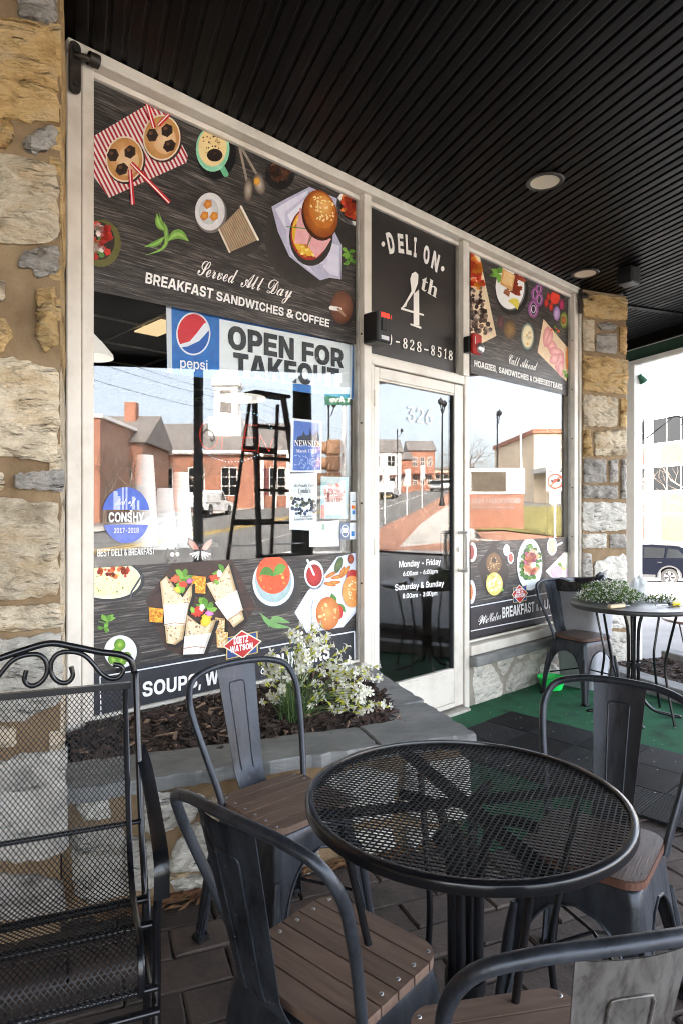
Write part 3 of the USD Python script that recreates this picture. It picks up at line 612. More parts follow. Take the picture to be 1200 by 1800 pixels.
# low wall with slate sill under the right window
lw = shop_thing('low_wall', 'low wall of pale rubble stones with slate sill right of the door', 'wall', 3.59, D, 0)
sp(lw, 'mortar_core', box(3.594, 5.14, D + .012, D + .2, -.02, .272), M['grey_mortar'])
tvl = box(3.588, 5.10, D - .062, D + .09, .278, .344, .008); sp(lw, 'slate_sill', tvl, M['slate'])
WS = [[(835, 1164), (857, 1160), (870, 1178), (884, 1205), (880, 1228), (836, 1243), (832, 1200)], [(868, 1152), (900, 1146), (905, 1152), (890, 1185), (884, 1188)], [(907, 1147), (925, 1141), (925, 1150), (915, 1158), (908, 1154)],
      [(930, 1143), (958, 1134), (962, 1145), (945, 1160), (933, 1160)], [(890, 1200), (907, 1166), (943, 1162), (947, 1175), (940, 1208), (895, 1220), (888, 1216)], [(950, 1172), (972, 1163), (984, 1175), (982, 1195), (948, 1208)],
      [(968, 1134), (992, 1127), (996, 1145), (976, 1157), (966, 1148)], [(990, 1165), (1010, 1150), (1016, 1180), (990, 1190)]]
so = SORG[lw]
for i, q in enumerate(WS):
    part(lw, 'stone', stone_mesh(Polygon([on_shop(x, y, D + .004) for x, y in q]), lambda a, z, h: np.array([a, D + .012 - h, z]) - so, t=.012, amp=.008, seed=301 + i, cells=9), M['white_stone'], smooth=38)

# ---------------------------------------------------------------- printed films and signs
class Film:
    """A printed sheet: its base, then printed pictures as flat coloured shapes, each picture one part."""
    def __init__(self, name, label, cat, outline, n, conv=lambda x, y: (x, y), base=None, base_name='film', group=None, col=None, thick=.0012):
        self.n, self.conv = n, conv
        P = self.map(outline); self.P = Polygon(P)
        u0, z0, u1, z1 = self.P.bounds
        self.path = shop_thing(name, label, cat, (u0 + u1) / 2, n, z0, group)
        if base is not None:
            m = extrude(self.P, thick); v = m.vertices
            m = TM(np.c_[v[:, 0], n - v[:, 2], v[:, 1]], m.faces)
            c = None if col is None else np.tile(col, (len(m.vertices), 1))
            sp(self.path, base_name, m, base, col=c)
        self.lift = thick
    def map(self, pts): return np.array([on_shop(*self.conv(x, y), self.n) for x, y in pts])
    def item(self, name, label=None): return Item(self, name, label)
STEP = .00024
class Item:
    def __init__(self, film, name, label): self.f, self.name, self.label, self.V, self.F, self.C, self.k, self.nv = film, name, label, [], [], [], 12 if name in ('lettering', 'brand_emblem') else 5 if name in ('iced_coffee_print', 'wrap_print', 'sweetcorn_print') else 1, 0
    def raw(self, v2, f, col):
        n = np.full(len(v2), self.f.n - self.f.lift - STEP * self.k)
        self.V.append(np.c_[v2[:, 0], n, v2[:, 1]]); self.F.append(np.asarray(f) + self.nv); self.C.append(np.broadcast_to(col, (len(v2), 3)).astype(float)); self.nv += len(v2)
    def geom(self, g, col, px=True, up=True, clip=True):
        """g in picture coordinates (px) or already in the plane."""
        if up: self.k += 1
        for q in polys(g.buffer(0)):
            if px:
                q = Polygon(self.f.map(q.exterior.coords), [self.f.map(h.coords) for h in q.interiors]).buffer(0)
            if clip: q = q.intersection(self.f.P)
            v, f = tri2d(q)
            if len(v): self.raw(v, f, lin(*col))
        return self
    def poly(self, pts, col, up=True): return self.geom(Polygon(pts), col, up=up)
    def disc(self, cx, cy, rx, ry, c_edge, c_mid=None, rot=0, up=True, seg=26, wob=0, seed=0):
        if up: self.k += 1
        a = np.arange(seg) * 2 * np.pi / seg; w = 1 + (np.random.default_rng(seed).random(seg) - .5) * wob
        c, s = math.cos(rot), math.sin(rot); ex, ey = rx * np.cos(a) * w, ry * np.sin(a) * w
        pts = np.c_[cx + c * ex - s * ey, cy + s * ex + c * ey]
        g = Polygon(self.f.map(pts)).buffer(0)
        if not self.f.P.contains(g):
            g = g.intersection(self.f.P); v, f = tri2d(g)
            if len(v): self.raw(v, f, lin(*(c_mid or c_edge)))
            return self
        m = self.f.map([(cx, cy)]); v = np.vstack([self.f.map(pts), m]); f = [(i, (i + 1) % seg, seg) for i in range(seg)]
        col = np.array([lin(*c_edge)] * seg + [lin(*(c_mid or c_edge))]); self.raw(v, f, col); return self
    def shade(self, cx, cy, rx, ry): return self.disc(cx, cy, rx, ry, (50, 46, 42), (6, 6, 6))
    def ring(self, cx, cy, rx, ry, w, col, rot=0):
        o = aff.rotate(aff.scale(Point(0, 0).buffer(1, 10), rx, ry), math.degrees(rot), origin=(0, 0)); i = aff.rotate(aff.scale(Point(0, 0).buffer(1, 10), rx - w, ry - w), math.degrees(rot), origin=(0, 0))
        return self.geom(aff.translate(o.difference(i), cx, cy), col)
    def line(self, pts, w, col, cap=1): return self.geom(LineString(pts).buffer(w / 2, 3, cap_style=cap), col)
    def dots(self, g, n, lo, hi, cols, seed=0, asp=1.0, up=True):
        """Crumbs of colour scattered over a shape."""
        r = np.random.default_rng(seed)
        if up: self.k += 1
        x0, y0, x1, y1 = g.bounds; k = 0; tries = 0
        while k < n and tries < 40 * n:
            tries += 1; x, y = r.uniform(x0, x1), r.uniform(y0, y1)
            if not g.contains(Point(x, y)): continue
            s = r.uniform(lo, hi); a = r.random() * 6.28; m = 5
            q = [(x + s * asp * math.cos(t) * math.cos(a) - s * math.sin(t) * math.sin(a), y + s * asp * math.cos(t) * math.sin(a) + s * math.sin(t) * math.cos(a)) for t in np.arange(m) * 6.283 / m + r.random(m) * .6]
            self.geom(Polygon(q), cols[k % len(cols)], up=False); k += 1
        return self
    def text(self, t, p0, p1, pt, kind='sans800', col=(240, 238, 232)):
        self.cuts = getattr(self, 'cuts', [0]) + [len(self.V)]
        return self.geom(lettering(t, p0, p1, pt, kind, lambda x, y: on_shop(*self.f.conv(x, y), self.f.n)), col, px=False)
    def leaf(self, pts, w, col):
        """A pointed leaf along a line."""
        p = np.asarray(pts, float); t = np.linspace(0, 1, len(p)); d = np.gradient(p, axis=0); d /= np.linalg.norm(d, axis=1, keepdims=True); nn = np.c_[-d[:, 1], d[:, 0]]
        ww = w * np.sin(np.pi * np.clip(t, .04, .97))[:, None]
        return self.poly(np.vstack([p + nn * ww, (p - nn * ww)[::-1]]), col)
    def end(self, mat=None):
        cuts = sorted(set(getattr(self, 'cuts', [0]) + [0, len(self.V)]))
        for i0, i1 in zip(cuts, cuts[1:]):
            v, c = np.vstack(self.V[i0:i1]), np.vstack(self.C[i0:i1]); f = np.vstack(self.F[i0:i1]) - sum(len(q) for q in self.V[:i0])
            a, b, d = v[f[:, 0]], v[f[:, 1]], v[f[:, 2]]; nr = np.cross(b - a, d - a)[:, 1]; f[nr > 0] = f[nr > 0][:, [0, 2, 1]]
            sp(self.f.path, self.name, TM(v, f), M[mat or 'print'], col=c, label=self.label)
        return self
def ellp(cx, cy, rx, ry, rot=0): return aff.translate(aff.rotate(aff.scale(Point(0, 0).buffer(1, 8), rx, ry), math.degrees(rot), origin=(0, 0)), cx, cy)
def greens(it, cx, cy, s, seed=0, n=5, cols=((86, 140, 40), (120, 170, 60))):
    r = np.random.default_rng(seed)
    for k in range(n):
        a = r.uniform(0, 6.28); L = s * r.uniform(.7, 1.2); x, y = cx + L * math.cos(a), cy + L * math.sin(a)
        it.leaf(spline([(cx, cy), ((cx + x) / 2 + r.uniform(-.2, .2) * s, (cy + y) / 2 + r.uniform(-.2, .2) * s), (x, y)], 4), s * .28, cols[k % len(cols)])
FN = GD - .0005
G1 = Film('window_graphic', 'printed dark wood film of coffee and sandwiches across the top of the big window', 'window graphic', [(165, 138), (627, 352), (627, 605), (165, 511)], FN, base=M['wood_film'])
z1 = zc(150, 140, 2.4); G1.conv = z1
i = G1.item('napkin_print'); nap = Polygon([(30, 240), (250, 110), (335, 130), (432, 320), (425, 350), (100, 498), (30, 400)])
i.geom(nap, (235, 222, 218))
for k in range(-14, 34):
    x = k * 19.0; st = Polygon([(x, 60), (x + 9.5, 60), (x + 9.5 + 235, 520), (x + 235, 520)]); i.geom(nap.intersection(st), (176, 24, 38), up=(k == -14))
i.end()
i = G1.item('iced_coffee_print')
for cx, cy, ice in ((165, 335, ((115, 318), (187, 305), (152, 378))), (320, 245, ((280, 235), (342, 215), (352, 280)))):
    i.disc(cx + 4, cy + 6, 84, 100, (60, 35, 25)).disc(cx, cy, 80, 97, (232, 215, 190)).disc(cx, cy, 74, 90, (196, 138, 72), (226, 184, 132)).disc(cx + 12, cy + 10, 48, 60, (224, 180, 128), (238, 206, 165))
    for j, (a, b) in enumerate(ice): i.disc(a, b, 26, 30, (58, 38, 26), (24, 15, 12), rot=.4 * j, seg=6).disc(a - 6, b - 8, 8, 7, (120, 84, 60), (90, 60, 44))
for a, b in (((190, 352), (352, 520)), ((186, 380), (197, 528)), ((256, 100), (287, 205)), ((350, 148), (305, 195))):
    i.line([a, b], 17, (206, 26, 40), 2); L = np.array(b) - a; nrm = np.array([-L[1], L[0]]) / np.hypot(*L); i.line([a + nrm * 2, b + nrm * 2], 5, (246, 232, 230), 2)
i.end()
i = G1.item('coffee_cup_print'); i.shade(552, 312, 84, 108); i.line([(566, 350), (592, 398)], 24, (110, 186, 140)).disc(537, 292, 71, 96, (96, 176, 132), (150, 214, 176)).disc(536, 284, 60, 82, (206, 160, 92), (238, 210, 150)).disc(545, 318, 33, 27, (40, 24, 16), (20, 12, 8))
i.dots(ellp(536, 270, 48, 50), 30, 2, 5, ((120, 80, 40), (90, 56, 28)), 3).end()
i = G1.item('spoon_print')
for bx, by, rx, ry, ro, h in ((687, 465, 19, 48, .05, (650, 285)), (733, 440, 24, 46, -.25, (655, 282))):
    i.line([(bx - 4, by - 30), h], 10, (150, 138, 122)).disc(bx, by, rx, ry, (88, 74, 60), (196, 182, 164), rot=ro)
i.disc(723, 428, 15, 20, (206, 138, 46), (232, 172, 70), seg=5).end()
i = G1.item('coffee_bean_print'); i.disc(820, 400, 62, 64, (16, 13, 12)).dots(ellp(820, 385, 46, 40), 70, 5, 9, ((74, 44, 28), (48, 28, 18), (110, 68, 40)), 4, 1.6).end()
i = G1.item('paper_cup_print'); i.shade(540, 578, 78, 92).shade(655, 650, 96, 92); i.disc(529, 563, 67, 84, (120, 112, 108)).disc(525, 556, 63, 80, (214, 212, 212), (236, 235, 235)).disc(520, 556, 42, 55, (196, 194, 196), (222, 220, 222))
for a, b in ((516, 525), (502, 574), (542, 576)): i.disc(a, b, 19, 22, (196, 118, 36), (226, 156, 66), rot=.5, seg=5)
cup = Polygon([(562, 632), (655, 535), (727, 675), (607, 728)]); i.geom(cup, (176, 152, 122))
for k in range(14):
    t = k / 14; a = np.array((562, 632)) * (1 - t) + np.array((655, 535)) * t; b = np.array((607, 728)) * (1 - t) + np.array((727, 675)) * t; i.geom(LineString([a, b]).buffer(2.2), (140, 116, 88), up=(k == 0))
i.line([(655, 535), (727, 675)], 9, (238, 230, 216)).line([(562, 632), (607, 728)], 7, (224, 212, 196)).end()
i = G1.item('rocket_leaf_print')
for q, w in (([(255, 740), (320, 715), (345, 670), (325, 610), (310, 560)], 8), ([(345, 680), (390, 650), (435, 680)], 20), ([(340, 640), (312, 610), (300, 565)], 15), ([(250, 705), (300, 690), (335, 660)], 12), ([(335, 700), (340, 640), (330, 600)], 9)):
    i.leaf(spline(q, 5), w, (112, 158, 62)).leaf(spline(q, 5), w * .35, (150, 190, 100))
i.end()
i = G1.item('salsa_bowl_print'); i.disc(66, 690, 84, 100, (66, 62, 22), (96, 92, 40)).disc(58, 680, 66, 80, (40, 30, 20)); i.dots(ellp(56, 680, 60, 76), 46, 10, 22, ((206, 52, 34), (224, 80, 56), (236, 220, 214), (176, 34, 26), (90, 140, 60)), 5).end()
i = G1.item('breakfast_sandwich_print'); i.shade(945, 665, 190, 215); i.poly([(785, 535), (850, 500), (945, 452), (1060, 500), (1050, 640), (1080, 700), (1076, 842), (1030, 835), (990, 846), (930, 800), (860, 745), (812, 640)], (186, 184, 206)).poly([(800, 545), (860, 508), (940, 465), (930, 560), (850, 640)], (226, 224, 238)).poly([(850, 650), (935, 780), (985, 835), (930, 790), (865, 735)], (214, 212, 230)).poly([(1040, 690), (1070, 700), (1068, 830), (1030, 820), (1000, 790)], (220, 218, 234)).poly([(840, 560), (940, 480), (1030, 560), (1020, 780), (930, 770), (850, 700)], (204, 202, 222)).poly([(852, 570), (930, 500), (960, 560), (880, 640)], (236, 234, 246)).shade(950, 660, 92, 126)
i.disc(945, 650, 80, 112, (166, 50, 30)).disc(942, 645, 72, 100, (236, 186, 50), (246, 216, 110)).dots(ellp(942, 660, 66, 92), 40, 6, 13, ((250, 226, 130), (226, 160, 40), (210, 120, 40)), 6)
i.poly([(905, 540), (950, 640), (1035, 672), (1010, 715), (972, 752), (935, 695), (880, 690), (890, 610)], (236, 176, 178)).line([(905, 545), (940, 640), (985, 655)], 9, (214, 140, 146)).line([(935, 700), (950, 645)], 6, (190, 104, 116)).line([(845, 620), (925, 628), (1000, 650)], 4, (90, 140, 50)).line([(935, 700), (975, 610)], 4, (90, 140, 50))
i.disc(984, 578, 72, 104, (70, 30, 8), rot=-.25).disc(990, 566, 70, 102, (146, 70, 16), (206, 126, 44), rot=-.25).disc(996, 552, 54, 78, (190, 110, 34), (220, 148, 62), rot=-.25).disc(1004, 534, 34, 46, (212, 138, 54), (244, 190, 112), rot=-.25).dots(ellp(995, 545, 50, 70, -.25), 46, 3, 4.5, ((252, 226, 170),), 8, 1.6).end()
i = G1.item('bacon_bowl_print'); i.disc(1140, 535, 88, 80, (236, 234, 230)).disc(1146, 530, 74, 68, (30, 20, 18)).dots(ellp(1130, 530, 50, 60), 34, 8, 20, ((206, 70, 34), (236, 130, 56), (160, 36, 24)), 9, 1.6).end()
i = G1.item('parsley_print'); greens(i, 1108, 730, 30, 2, 6); greens(i, 1112, 765, 26, 5, 5); i.end()
i = G1.item('cocoa_cup_print'); i.disc(1084, 965, 54, 78, (46, 38, 34)).disc(1080, 960, 46, 70, (92, 50, 30), (132, 80, 52)).line([(1036, 962), (1070, 968)], 18, (232, 228, 222)).line([(1065, 966), (1092, 995)], 10, (170, 130, 104)).end()
i = G1.item('lettering'); i.text('Served', (470, 822), (632, 862), (484, 757), 'script').text('All', (652, 872), (742, 892), (664, 812), 'script').text('Day', (762, 898), (866, 922), (776, 838), 'script')
i.text('BREAKFAST', (250, 858), (535, 925), (255, 812)).text('SANDWICHES', (550, 930), (834, 998), (552, 892)).text('&', (846, 1002), (876, 1008), (848, 966)).text('COFFEE', (884, 1010), (1026, 1045), (886, 976)); i.end('lettering')

G2 = Film('window_graphic', 'printed film of wraps and soups across the foot of the big window', 'window graphic', [(165, 998.5), (627, 970.5), (627, 1165), (165, 1267)], FN, base=M['wood_film'])
z2 = zc(150, 940, 2.353); G2.conv = z2
i = G2.item('soup_bowl_print'); i.disc(96, 190, 150, 86, (38, 42, 46)).disc(92, 186, 138, 80, (210, 214, 180), (232, 230, 190)).disc(92, 182, 126, 72, (214, 214, 150), (236, 232, 176)); i.dots(ellp(120, 152, 74, 26), 34, 6, 13, ((196, 66, 40), (226, 120, 60), (150, 40, 30)), 11).dots(ellp(100, 200, 90, 40), 20, 2, 5, ((110, 150, 60), (226, 190, 60)), 12).line([(186, 262), (190, 236), (232, 170)], 8, (70, 74, 80)).end()
i = G2.item('wrap_board_print'); i.poly([(248, 275), (360, 118), (600, 92), (705, 300), (640, 402), (400, 500), (330, 470)], (58, 38, 28)); i.dots(Polygon([(260, 275), (365, 125), (590, 100), (690, 300), (640, 390), (400, 485)]), 26, 3, 4, ((78, 54, 40), (40, 26, 20)), 13, 16).end()
def wrap(it, pts, paper, twine, fill, seed):
    it.geom(aff.translate(Polygon(pts).buffer(5), 8, 8), (20, 13, 10)).poly(pts, (176, 146, 104)); g = Polygon(pts); it.geom(aff.translate(g, -7, -2).intersection(g), (206, 180, 138)).geom(aff.translate(g, -16, -3).intersection(g).intersection(aff.translate(g, 8, 0)), (226, 206, 170)).dots(g.buffer(-4), 70, 1.5, 5, ((240, 226, 198), (176, 140, 96), (140, 98, 60), (196, 164, 120)), seed)
    pg = Polygon(paper); it.geom(pg, (206, 198, 186)).geom(aff.translate(pg, -9, -1).intersection(pg), (232, 226, 216)).geom(aff.translate(pg, -22, -2).intersection(pg).intersection(aff.translate(pg, 14, 0)), (246, 242, 236))
    for q in range(3): it.line([np.array(paper[0]) * (1 - .25 * (q + 1)) + np.array(paper[1]) * .25 * (q + 1), np.array(paper[-1]) * (1 - .25 * (q + 1)) + np.array(paper[2]) * .25 * (q + 1)], 2, (196, 188, 176))
    it.line(twine, 3.5, (170, 130, 84))
    r = np.random.default_rng(seed + 50)
    for (x, y, s), c in fill: it.disc(x, y, s, s * .7, c, tuple(min(255, int(v * 1.25)) for v in c), rot=r.random() * 3, wob=.5, seed=int(x))
i = G2.item('wrap_print'); greens(i, 405, 180, 40, 21, 7); wrap(i, [(308, 195), (335, 170), (400, 260), (440, 200), (440, 250), (425, 300), (402, 432), (370, 455), (335, 448)], [(322, 290), (425, 282), (410, 372), (325, 376)], [(323, 372), (366, 364), (410, 368)], [((370, 182, 22), (206, 96, 60)), ((390, 215, 26), (110, 160, 50)), ((402, 205, 18), (214, 60, 36)), ((378, 228, 14), (236, 196, 60)), ((428, 190, 14), (170, 90, 140))], 14); i.end()
i = G2.item('wrap_print'); greens(i, 565, 150, 36, 22, 7); wrap(i, [(498, 200), (545, 190), (592, 120), (606, 170), (655, 350), (612, 384), (545, 290)], [(533, 280), (625, 228), (650, 312), (588, 356)], [(588, 352), (624, 330), (650, 308)], [((530, 178, 20), (204, 70, 40)), ((552, 160, 16), (226, 214, 200)), ((540, 196, 12), (110, 150, 60))], 15); i.end()
i = G2.item('wrap_print'); greens(i, 500, 300, 44, 23, 7); wrap(i, [(420, 330), (470, 372), (540, 350), (522, 400), (490, 490), (402, 496)], [(408, 420), (520, 405), (488, 492), (402, 496)], [(404, 470), (450, 462), (490, 466)], [((462, 318, 26), (206, 54, 36)), ((497, 352, 28), (236, 176, 46)), ((510, 325, 17), (196, 120, 170)), ((480, 300, 14), (236, 230, 220)), ((440, 310, 14), (120, 160, 60))], 16); i.end()
for k, (x, y, rx, ry) in enumerate(((292, 332, 30, 32), (468, 206, 30, 38), (557, 376, 20, 34), (566, 434, 24, 36))):
    i = G2.item('sweetcorn_print' if k < 2 else 'bread_print'); i.disc(x + 5, y + 7, rx + 8, ry + 8, (24, 15, 10)).poly([(x - rx, y - ry), (x + rx, y - ry + 6), (x + rx - 3, y + ry), (x - rx + 2, y + ry - 4)], (214, 140, 26) if k < 2 else (226, 186, 116)).dots(sbox(x - rx + 4, y - ry + 6, x + rx - 4, y + ry - 4), 60, 3, 4.6, ((252, 206, 76), (196, 108, 14), (240, 180, 50)) if k < 2 else ((246, 224, 180), (206, 140, 70), (250, 236, 206)), 17 + k).end()
i = G2.item('tomato_soup_print'); i.shade(788, 220, 104, 112); i.disc(780, 205, 92, 100, (40, 44, 46)).disc(777, 196, 86, 100, (214, 222, 220), (236, 240, 238)).disc(777, 188, 76, 92, (150, 176, 176), (190, 206, 206)).disc(776, 165, 70, 80, (176, 46, 22), (226, 84, 40)).dots(ellp(776, 165, 60, 70), 20, 3, 8, ((240, 130, 60), (206, 60, 30), (250, 190, 90)), 19)
i.leaf(spline([(720, 165), (750, 150), (782, 172)], 6), 18, (74, 124, 40)).leaf(spline([(775, 172), (805, 140), (828, 132)], 6), 20, (96, 150, 56)).end()
i = G2.item('rocket_leaf_print')
for q, w in (([(722, 325), (770, 370), (848, 385)], 12), ([(760, 360), (790, 350), (845, 365)], 14), ([(740, 340), (760, 385)], 9), ([(790, 372), (815, 388)], 9)): i.leaf(spline(q, 5), w, (112, 158, 90))
i.end()
i = G2.item('ketchup_print'); i.disc(947, 168, 42, 60, (70, 74, 78)).disc(945, 163, 40, 57, (232, 232, 232)).disc(946, 168, 33, 46, (150, 20, 24), (206, 44, 40)).line([(918, 105), (945, 165)], 9, (226, 226, 228)).end()
i = G2.item('burger_tray_print'); i.poly([(865, 322), (920, 232), (985, 170), (1040, 92), (1125, 72), (1125, 312), (1065, 382), (915, 406)], (206, 210, 224)).poly([(880, 322), (930, 240), (1050, 180), (1125, 200), (1125, 300), (1060, 370), (920, 392)], (228, 232, 242))
for k, (x, y, a) in enumerate(((1015, 165, -.5), (1040, 175, -.2), (1060, 155, -1.2), (1028, 198, -.1), (1075, 150, -1.0), (1010, 205, .2))): i.disc(x, y, 26, 8, (176, 96, 24), (214, 144, 56), rot=a)
i.disc(1045, 125, 14, 34, (60, 84, 40), (90, 110, 60), rot=.3).disc(1094, 100, 13, 20, (120, 40, 20), (176, 80, 44)); greens(i, 1020, 300, 52, 24, 8, ((70, 130, 40), (110, 165, 60))); i.disc(955, 320, 22, 60, (236, 236, 230)).disc(1045, 320, 16, 30, (196, 50, 40)).disc(1000, 325, 50, 68, (190, 104, 44), (230, 160, 92)); i.dots(ellp(1000, 325, 36, 50), 12, 3, 9, ((248, 214, 160), (240, 190, 130)), 25)
i.disc(1100, 170, 24, 26, (176, 40, 36)).disc(1098, 235, 40, 66, (186, 96, 36), (228, 150, 78)).dots(ellp(1098, 225, 24, 44), 24, 2.5, 4, ((250, 226, 180),), 26).end()
i = G2.item('jalapeno_plate_print'); i.shade(150, 496, 82, 80); i.disc(145, 484, 68, 68, (222, 224, 222), (240, 240, 238)); 
for x, y, s in ((142, 455, 24), (115, 515, 22), (150, 520, 20), (170, 505, 20), (128, 490, 22)): i.disc(x, y, s, s * 1.05, (70, 120, 20), (160, 196, 70)).ring(x, y, s * .62, s * .62, 4, (96, 150, 30))
i.end()
i = G2.item('coriander_print'); greens(i, 92, 360, 34, 27, 6); greens(i, 76, 385, 26, 28, 5); i.line([(55, 358), (88, 368)], 4, (90, 140, 60)).end()
i = G2.item('caption_band'); i.poly([(20, 575), (1140, 377), (1140, 560), (20, 800)], (34, 36, 42))
for a, b in (((60, 588), (580, 497)), ((722, 470), (1110, 400)), ((62, 752), (1112, 530)), ((60, 588), (64, 752)), ((1110, 400), (1112, 530))): i.line([a, b], 5, (226, 226, 228), 2)
i.end()
i = G2.item('lettering'); i.text('SOUPS,', (235, 672), (478, 628), (235, 610)).text('WRAPS', (494, 626), (690, 587), (494, 566)).text('&', (724, 578), (750, 572), (724, 540), 'italic').text('BURGERS', (776, 563), (1008, 512), (776, 498)); i.end('lettering')
def emblem(F_, a, b, c, d, rect, l1, l2):
    i = F_.item('brand_emblem'); i.poly([(x, y) for x, y in rect], (206, 178, 96)); cx = sum(x for x, y in rect) / 4; cy = sum(y for x, y in rect) / 4
    i.poly([(cx + (x - cx) * .92, cy + (y - cy) * .92) for x, y in rect], (40, 70, 130)); i.poly([a, b, c, d], (236, 226, 200)); mx = (a[0] + c[0]) / 2; my = (b[1] + d[1]) / 2
    i.poly([(mx + (x - mx) * .9, my + (y - my) * .9) for x, y in (a, b, c, d)], (190, 36, 36)); i.text('DIETZ', *l1, 'sans900').text('WATSON', *l2, 'sans900'); i.end('lettering')
emblem(G2, (565, 462), (645, 394), (728, 440), (650, 513), [(582, 425), (711, 399), (713, 488), (580, 517)], ((612, 455), (672, 443), (612, 424)), ((596, 488), (690, 470), (596, 462)))

G3 = Film('window_graphic', 'printed film of deli board and vegetables across the top of the right window', 'window graphic', [(826, 440), (1002, 528), (1002, 697), (826, 655.5)], FN, base=M['wood_film'])
z3 = zc(620, 340, 2.857); G3.conv = z3
i = G3.item('deli_board_print'); i.poly([(560, 290), (635, 318), (718, 715), (640, 755), (575, 680)], (226, 204, 168)).dots(Polygon([(580, 290), (622, 310), (655, 470), (590, 470)]), 44, 10, 22, ((226, 96, 30), (206, 50, 30), (236, 150, 40), (240, 90, 60)), 31).dots(Polygon([(580, 480), (640, 470), (690, 690), (640, 715), (590, 690)]), 110, 6, 16, ((70, 46, 36), (40, 26, 22), (120, 90, 74), (210, 190, 170)), 32).end()
i = G3.item('sandwich_plate_print'); i.shade(796, 490, 84, 122); i.disc(790, 475, 74, 112, (120, 116, 112)).disc(786, 468, 72, 112, (226, 224, 220), (240, 238, 234)); greens(i, 725, 400, 44, 33, 8); i.dots(ellp(820, 455, 30, 50), 14, 10, 14, ((140, 46, 26), (176, 70, 36)), 34, 2.2).poly([(748, 375), (812, 412), (795, 490), (735, 455)], (214, 160, 96)).poly([(758, 385), (805, 413), (792, 470), (744, 446)], (236, 196, 136)).poly([(760, 480), (785, 490), (780, 520), (750, 500)], (150, 90, 50)).leaf(spline([(775, 540), (810, 545), (822, 582)], 5), 18, (226, 206, 80)).end()
i = G3.item('onion_ring_print')
for x, y, rx, ry in ((932, 478, 18, 26), (913, 505, 20, 34), (932, 532, 20, 34), (903, 580, 26, 44)): i.ring(x, y, rx, ry, 7, (150, 70, 140)).ring(x, y, rx - 8, ry - 10, 3, (206, 160, 200))
i.disc(903, 580, 14, 24, (40, 20, 40)).ring(903, 580, 12, 20, 4, (226, 210, 226)).end()
i = G3.item('vegetable_print')
for x, y, rx, ry, c1, c2 in ((1013, 522, 24, 34, (150, 20, 14), (226, 60, 40)), (980, 518, 10, 20, (150, 24, 16), (220, 66, 44)), (969, 550, 11, 22, (150, 24, 16), (224, 70, 48)), (993, 568, 11, 22, (150, 24, 16), (224, 70, 48)), (1047, 557, 12, 27, (130, 10, 60), (200, 50, 110)), (1021, 602, 17, 36, (140, 100, 160), (214, 186, 220)), (1057, 636, 21, 44, (60, 84, 20), (206, 206, 110)), (1055, 636, 11, 20, (120, 50, 16), (200, 110, 50))): i.disc(x, y, rx, ry, c1, c2)
i.end()
i = G3.item('dip_bowl_print'); i.shade(880, 732, 44, 78); i.disc(876, 722, 35, 68, (28, 34, 36)).disc(875, 718, 33, 66, (120, 140, 136)).disc(875, 718, 27, 56, (226, 210, 160), (242, 234, 206)).dots(ellp(875, 725, 18, 36), 12, 5, 10, ((236, 226, 190), (226, 170, 70), (200, 190, 150)), 35).end()
i = G3.item('potato_print'); i.disc(740, 648, 18, 36, (60, 30, 34), (110, 60, 60)).disc(786, 684, 32, 48, (84, 60, 34), (150, 116, 60)).end()
i = G3.item('ham_board_print'); i.poly([(955, 630), (1090, 790), (1070, 945), (925, 797)], (226, 200, 164))
for k, (x, y, rx, ry, a) in enumerate(((972, 720, 20, 52, .1), (998, 770, 24, 44, -.5), (1020, 800, 40, 26, .5), (985, 730, 14, 40, .3), (1035, 850, 24, 50, .1), (1010, 830, 22, 30, .6), (1042, 880, 16, 40, 0))): i.disc(x, y, rx, ry, (206, 130, 130), (244, 190, 184), rot=a)
i.disc(1080, 830, 13, 68, (206, 96, 20), (240, 150, 50)); greens(i, 1065, 905, 22, 36, 5); i.dots(ellp(1010, 690, 20, 20), 6, 4, 8, ((90, 140, 50), (220, 90, 30)), 37).end()
i = G3.item('lettering'); i.text('Call', (775, 852), (828, 868), (783, 806), 'script').text('Ahead', (834, 870), (918, 890), (842, 826), 'script').text('HOAGIES,', (605, 868), (718, 897), (606, 836)).text('SANDWICHES', (728, 900), (878, 940), (728, 870)).text('&', (884, 941), (896, 945), (884, 914)).text('CHEESESTEAKS', (901, 947), (1047, 986), (901, 918)); i.end('lettering')

G4 = Film('window_graphic', 'printed film of bagel and salad across the foot of the right window', 'window graphic', [(826, 953.5), (1002, 944), (1002, 1082), (826, 1122)], FN, base=M['wood_film'])
z4 = zc(620, 640, 2.857); G4.conv = z4
i = G4.item('bagel_board_print'); i.poly([(705, 893), (785, 1040), (745, 1165), (665, 1150), (622, 1010)], (36, 26, 22)).disc(705, 1000, 40, 54, (96, 66, 36), (156, 116, 70)).disc(706, 985, 10, 14, (60, 40, 26)).dots(ellp(705, 1000, 34, 46), 40, 2, 3, ((226, 206, 160), (40, 30, 24)), 41); greens(i, 705, 1105, 50, 42, 8); i.disc(706, 1104, 42, 58, (226, 196, 96), (244, 232, 190)).dots(ellp(706, 1104, 36, 50), 30, 5, 10, ((250, 240, 200), (236, 190, 80), (246, 220, 140)), 43).end()
i = G4.item('sauce_cup_print'); i.disc(770, 935, 17, 30, (226, 224, 220)).disc(770, 935, 12, 22, (200, 190, 180)).disc(790, 973, 16, 30, (226, 214, 210)).disc(790, 973, 11, 22, (176, 90, 80)).end()
i = G4.item('salad_plate_print'); i.shade(892, 1020, 76, 146); i.disc(887, 1010, 66, 132, (60, 60, 62)).disc(885, 1006, 63, 131, (214, 222, 218), (238, 240, 238)); 
for k in range(10): greens(i, 885 + 34 * math.cos(k * .63), 1000 + 78 * math.sin(k * .63), 30, 44 + k, 4, ((60, 110, 36), (96, 140, 50), (40, 84, 30)))
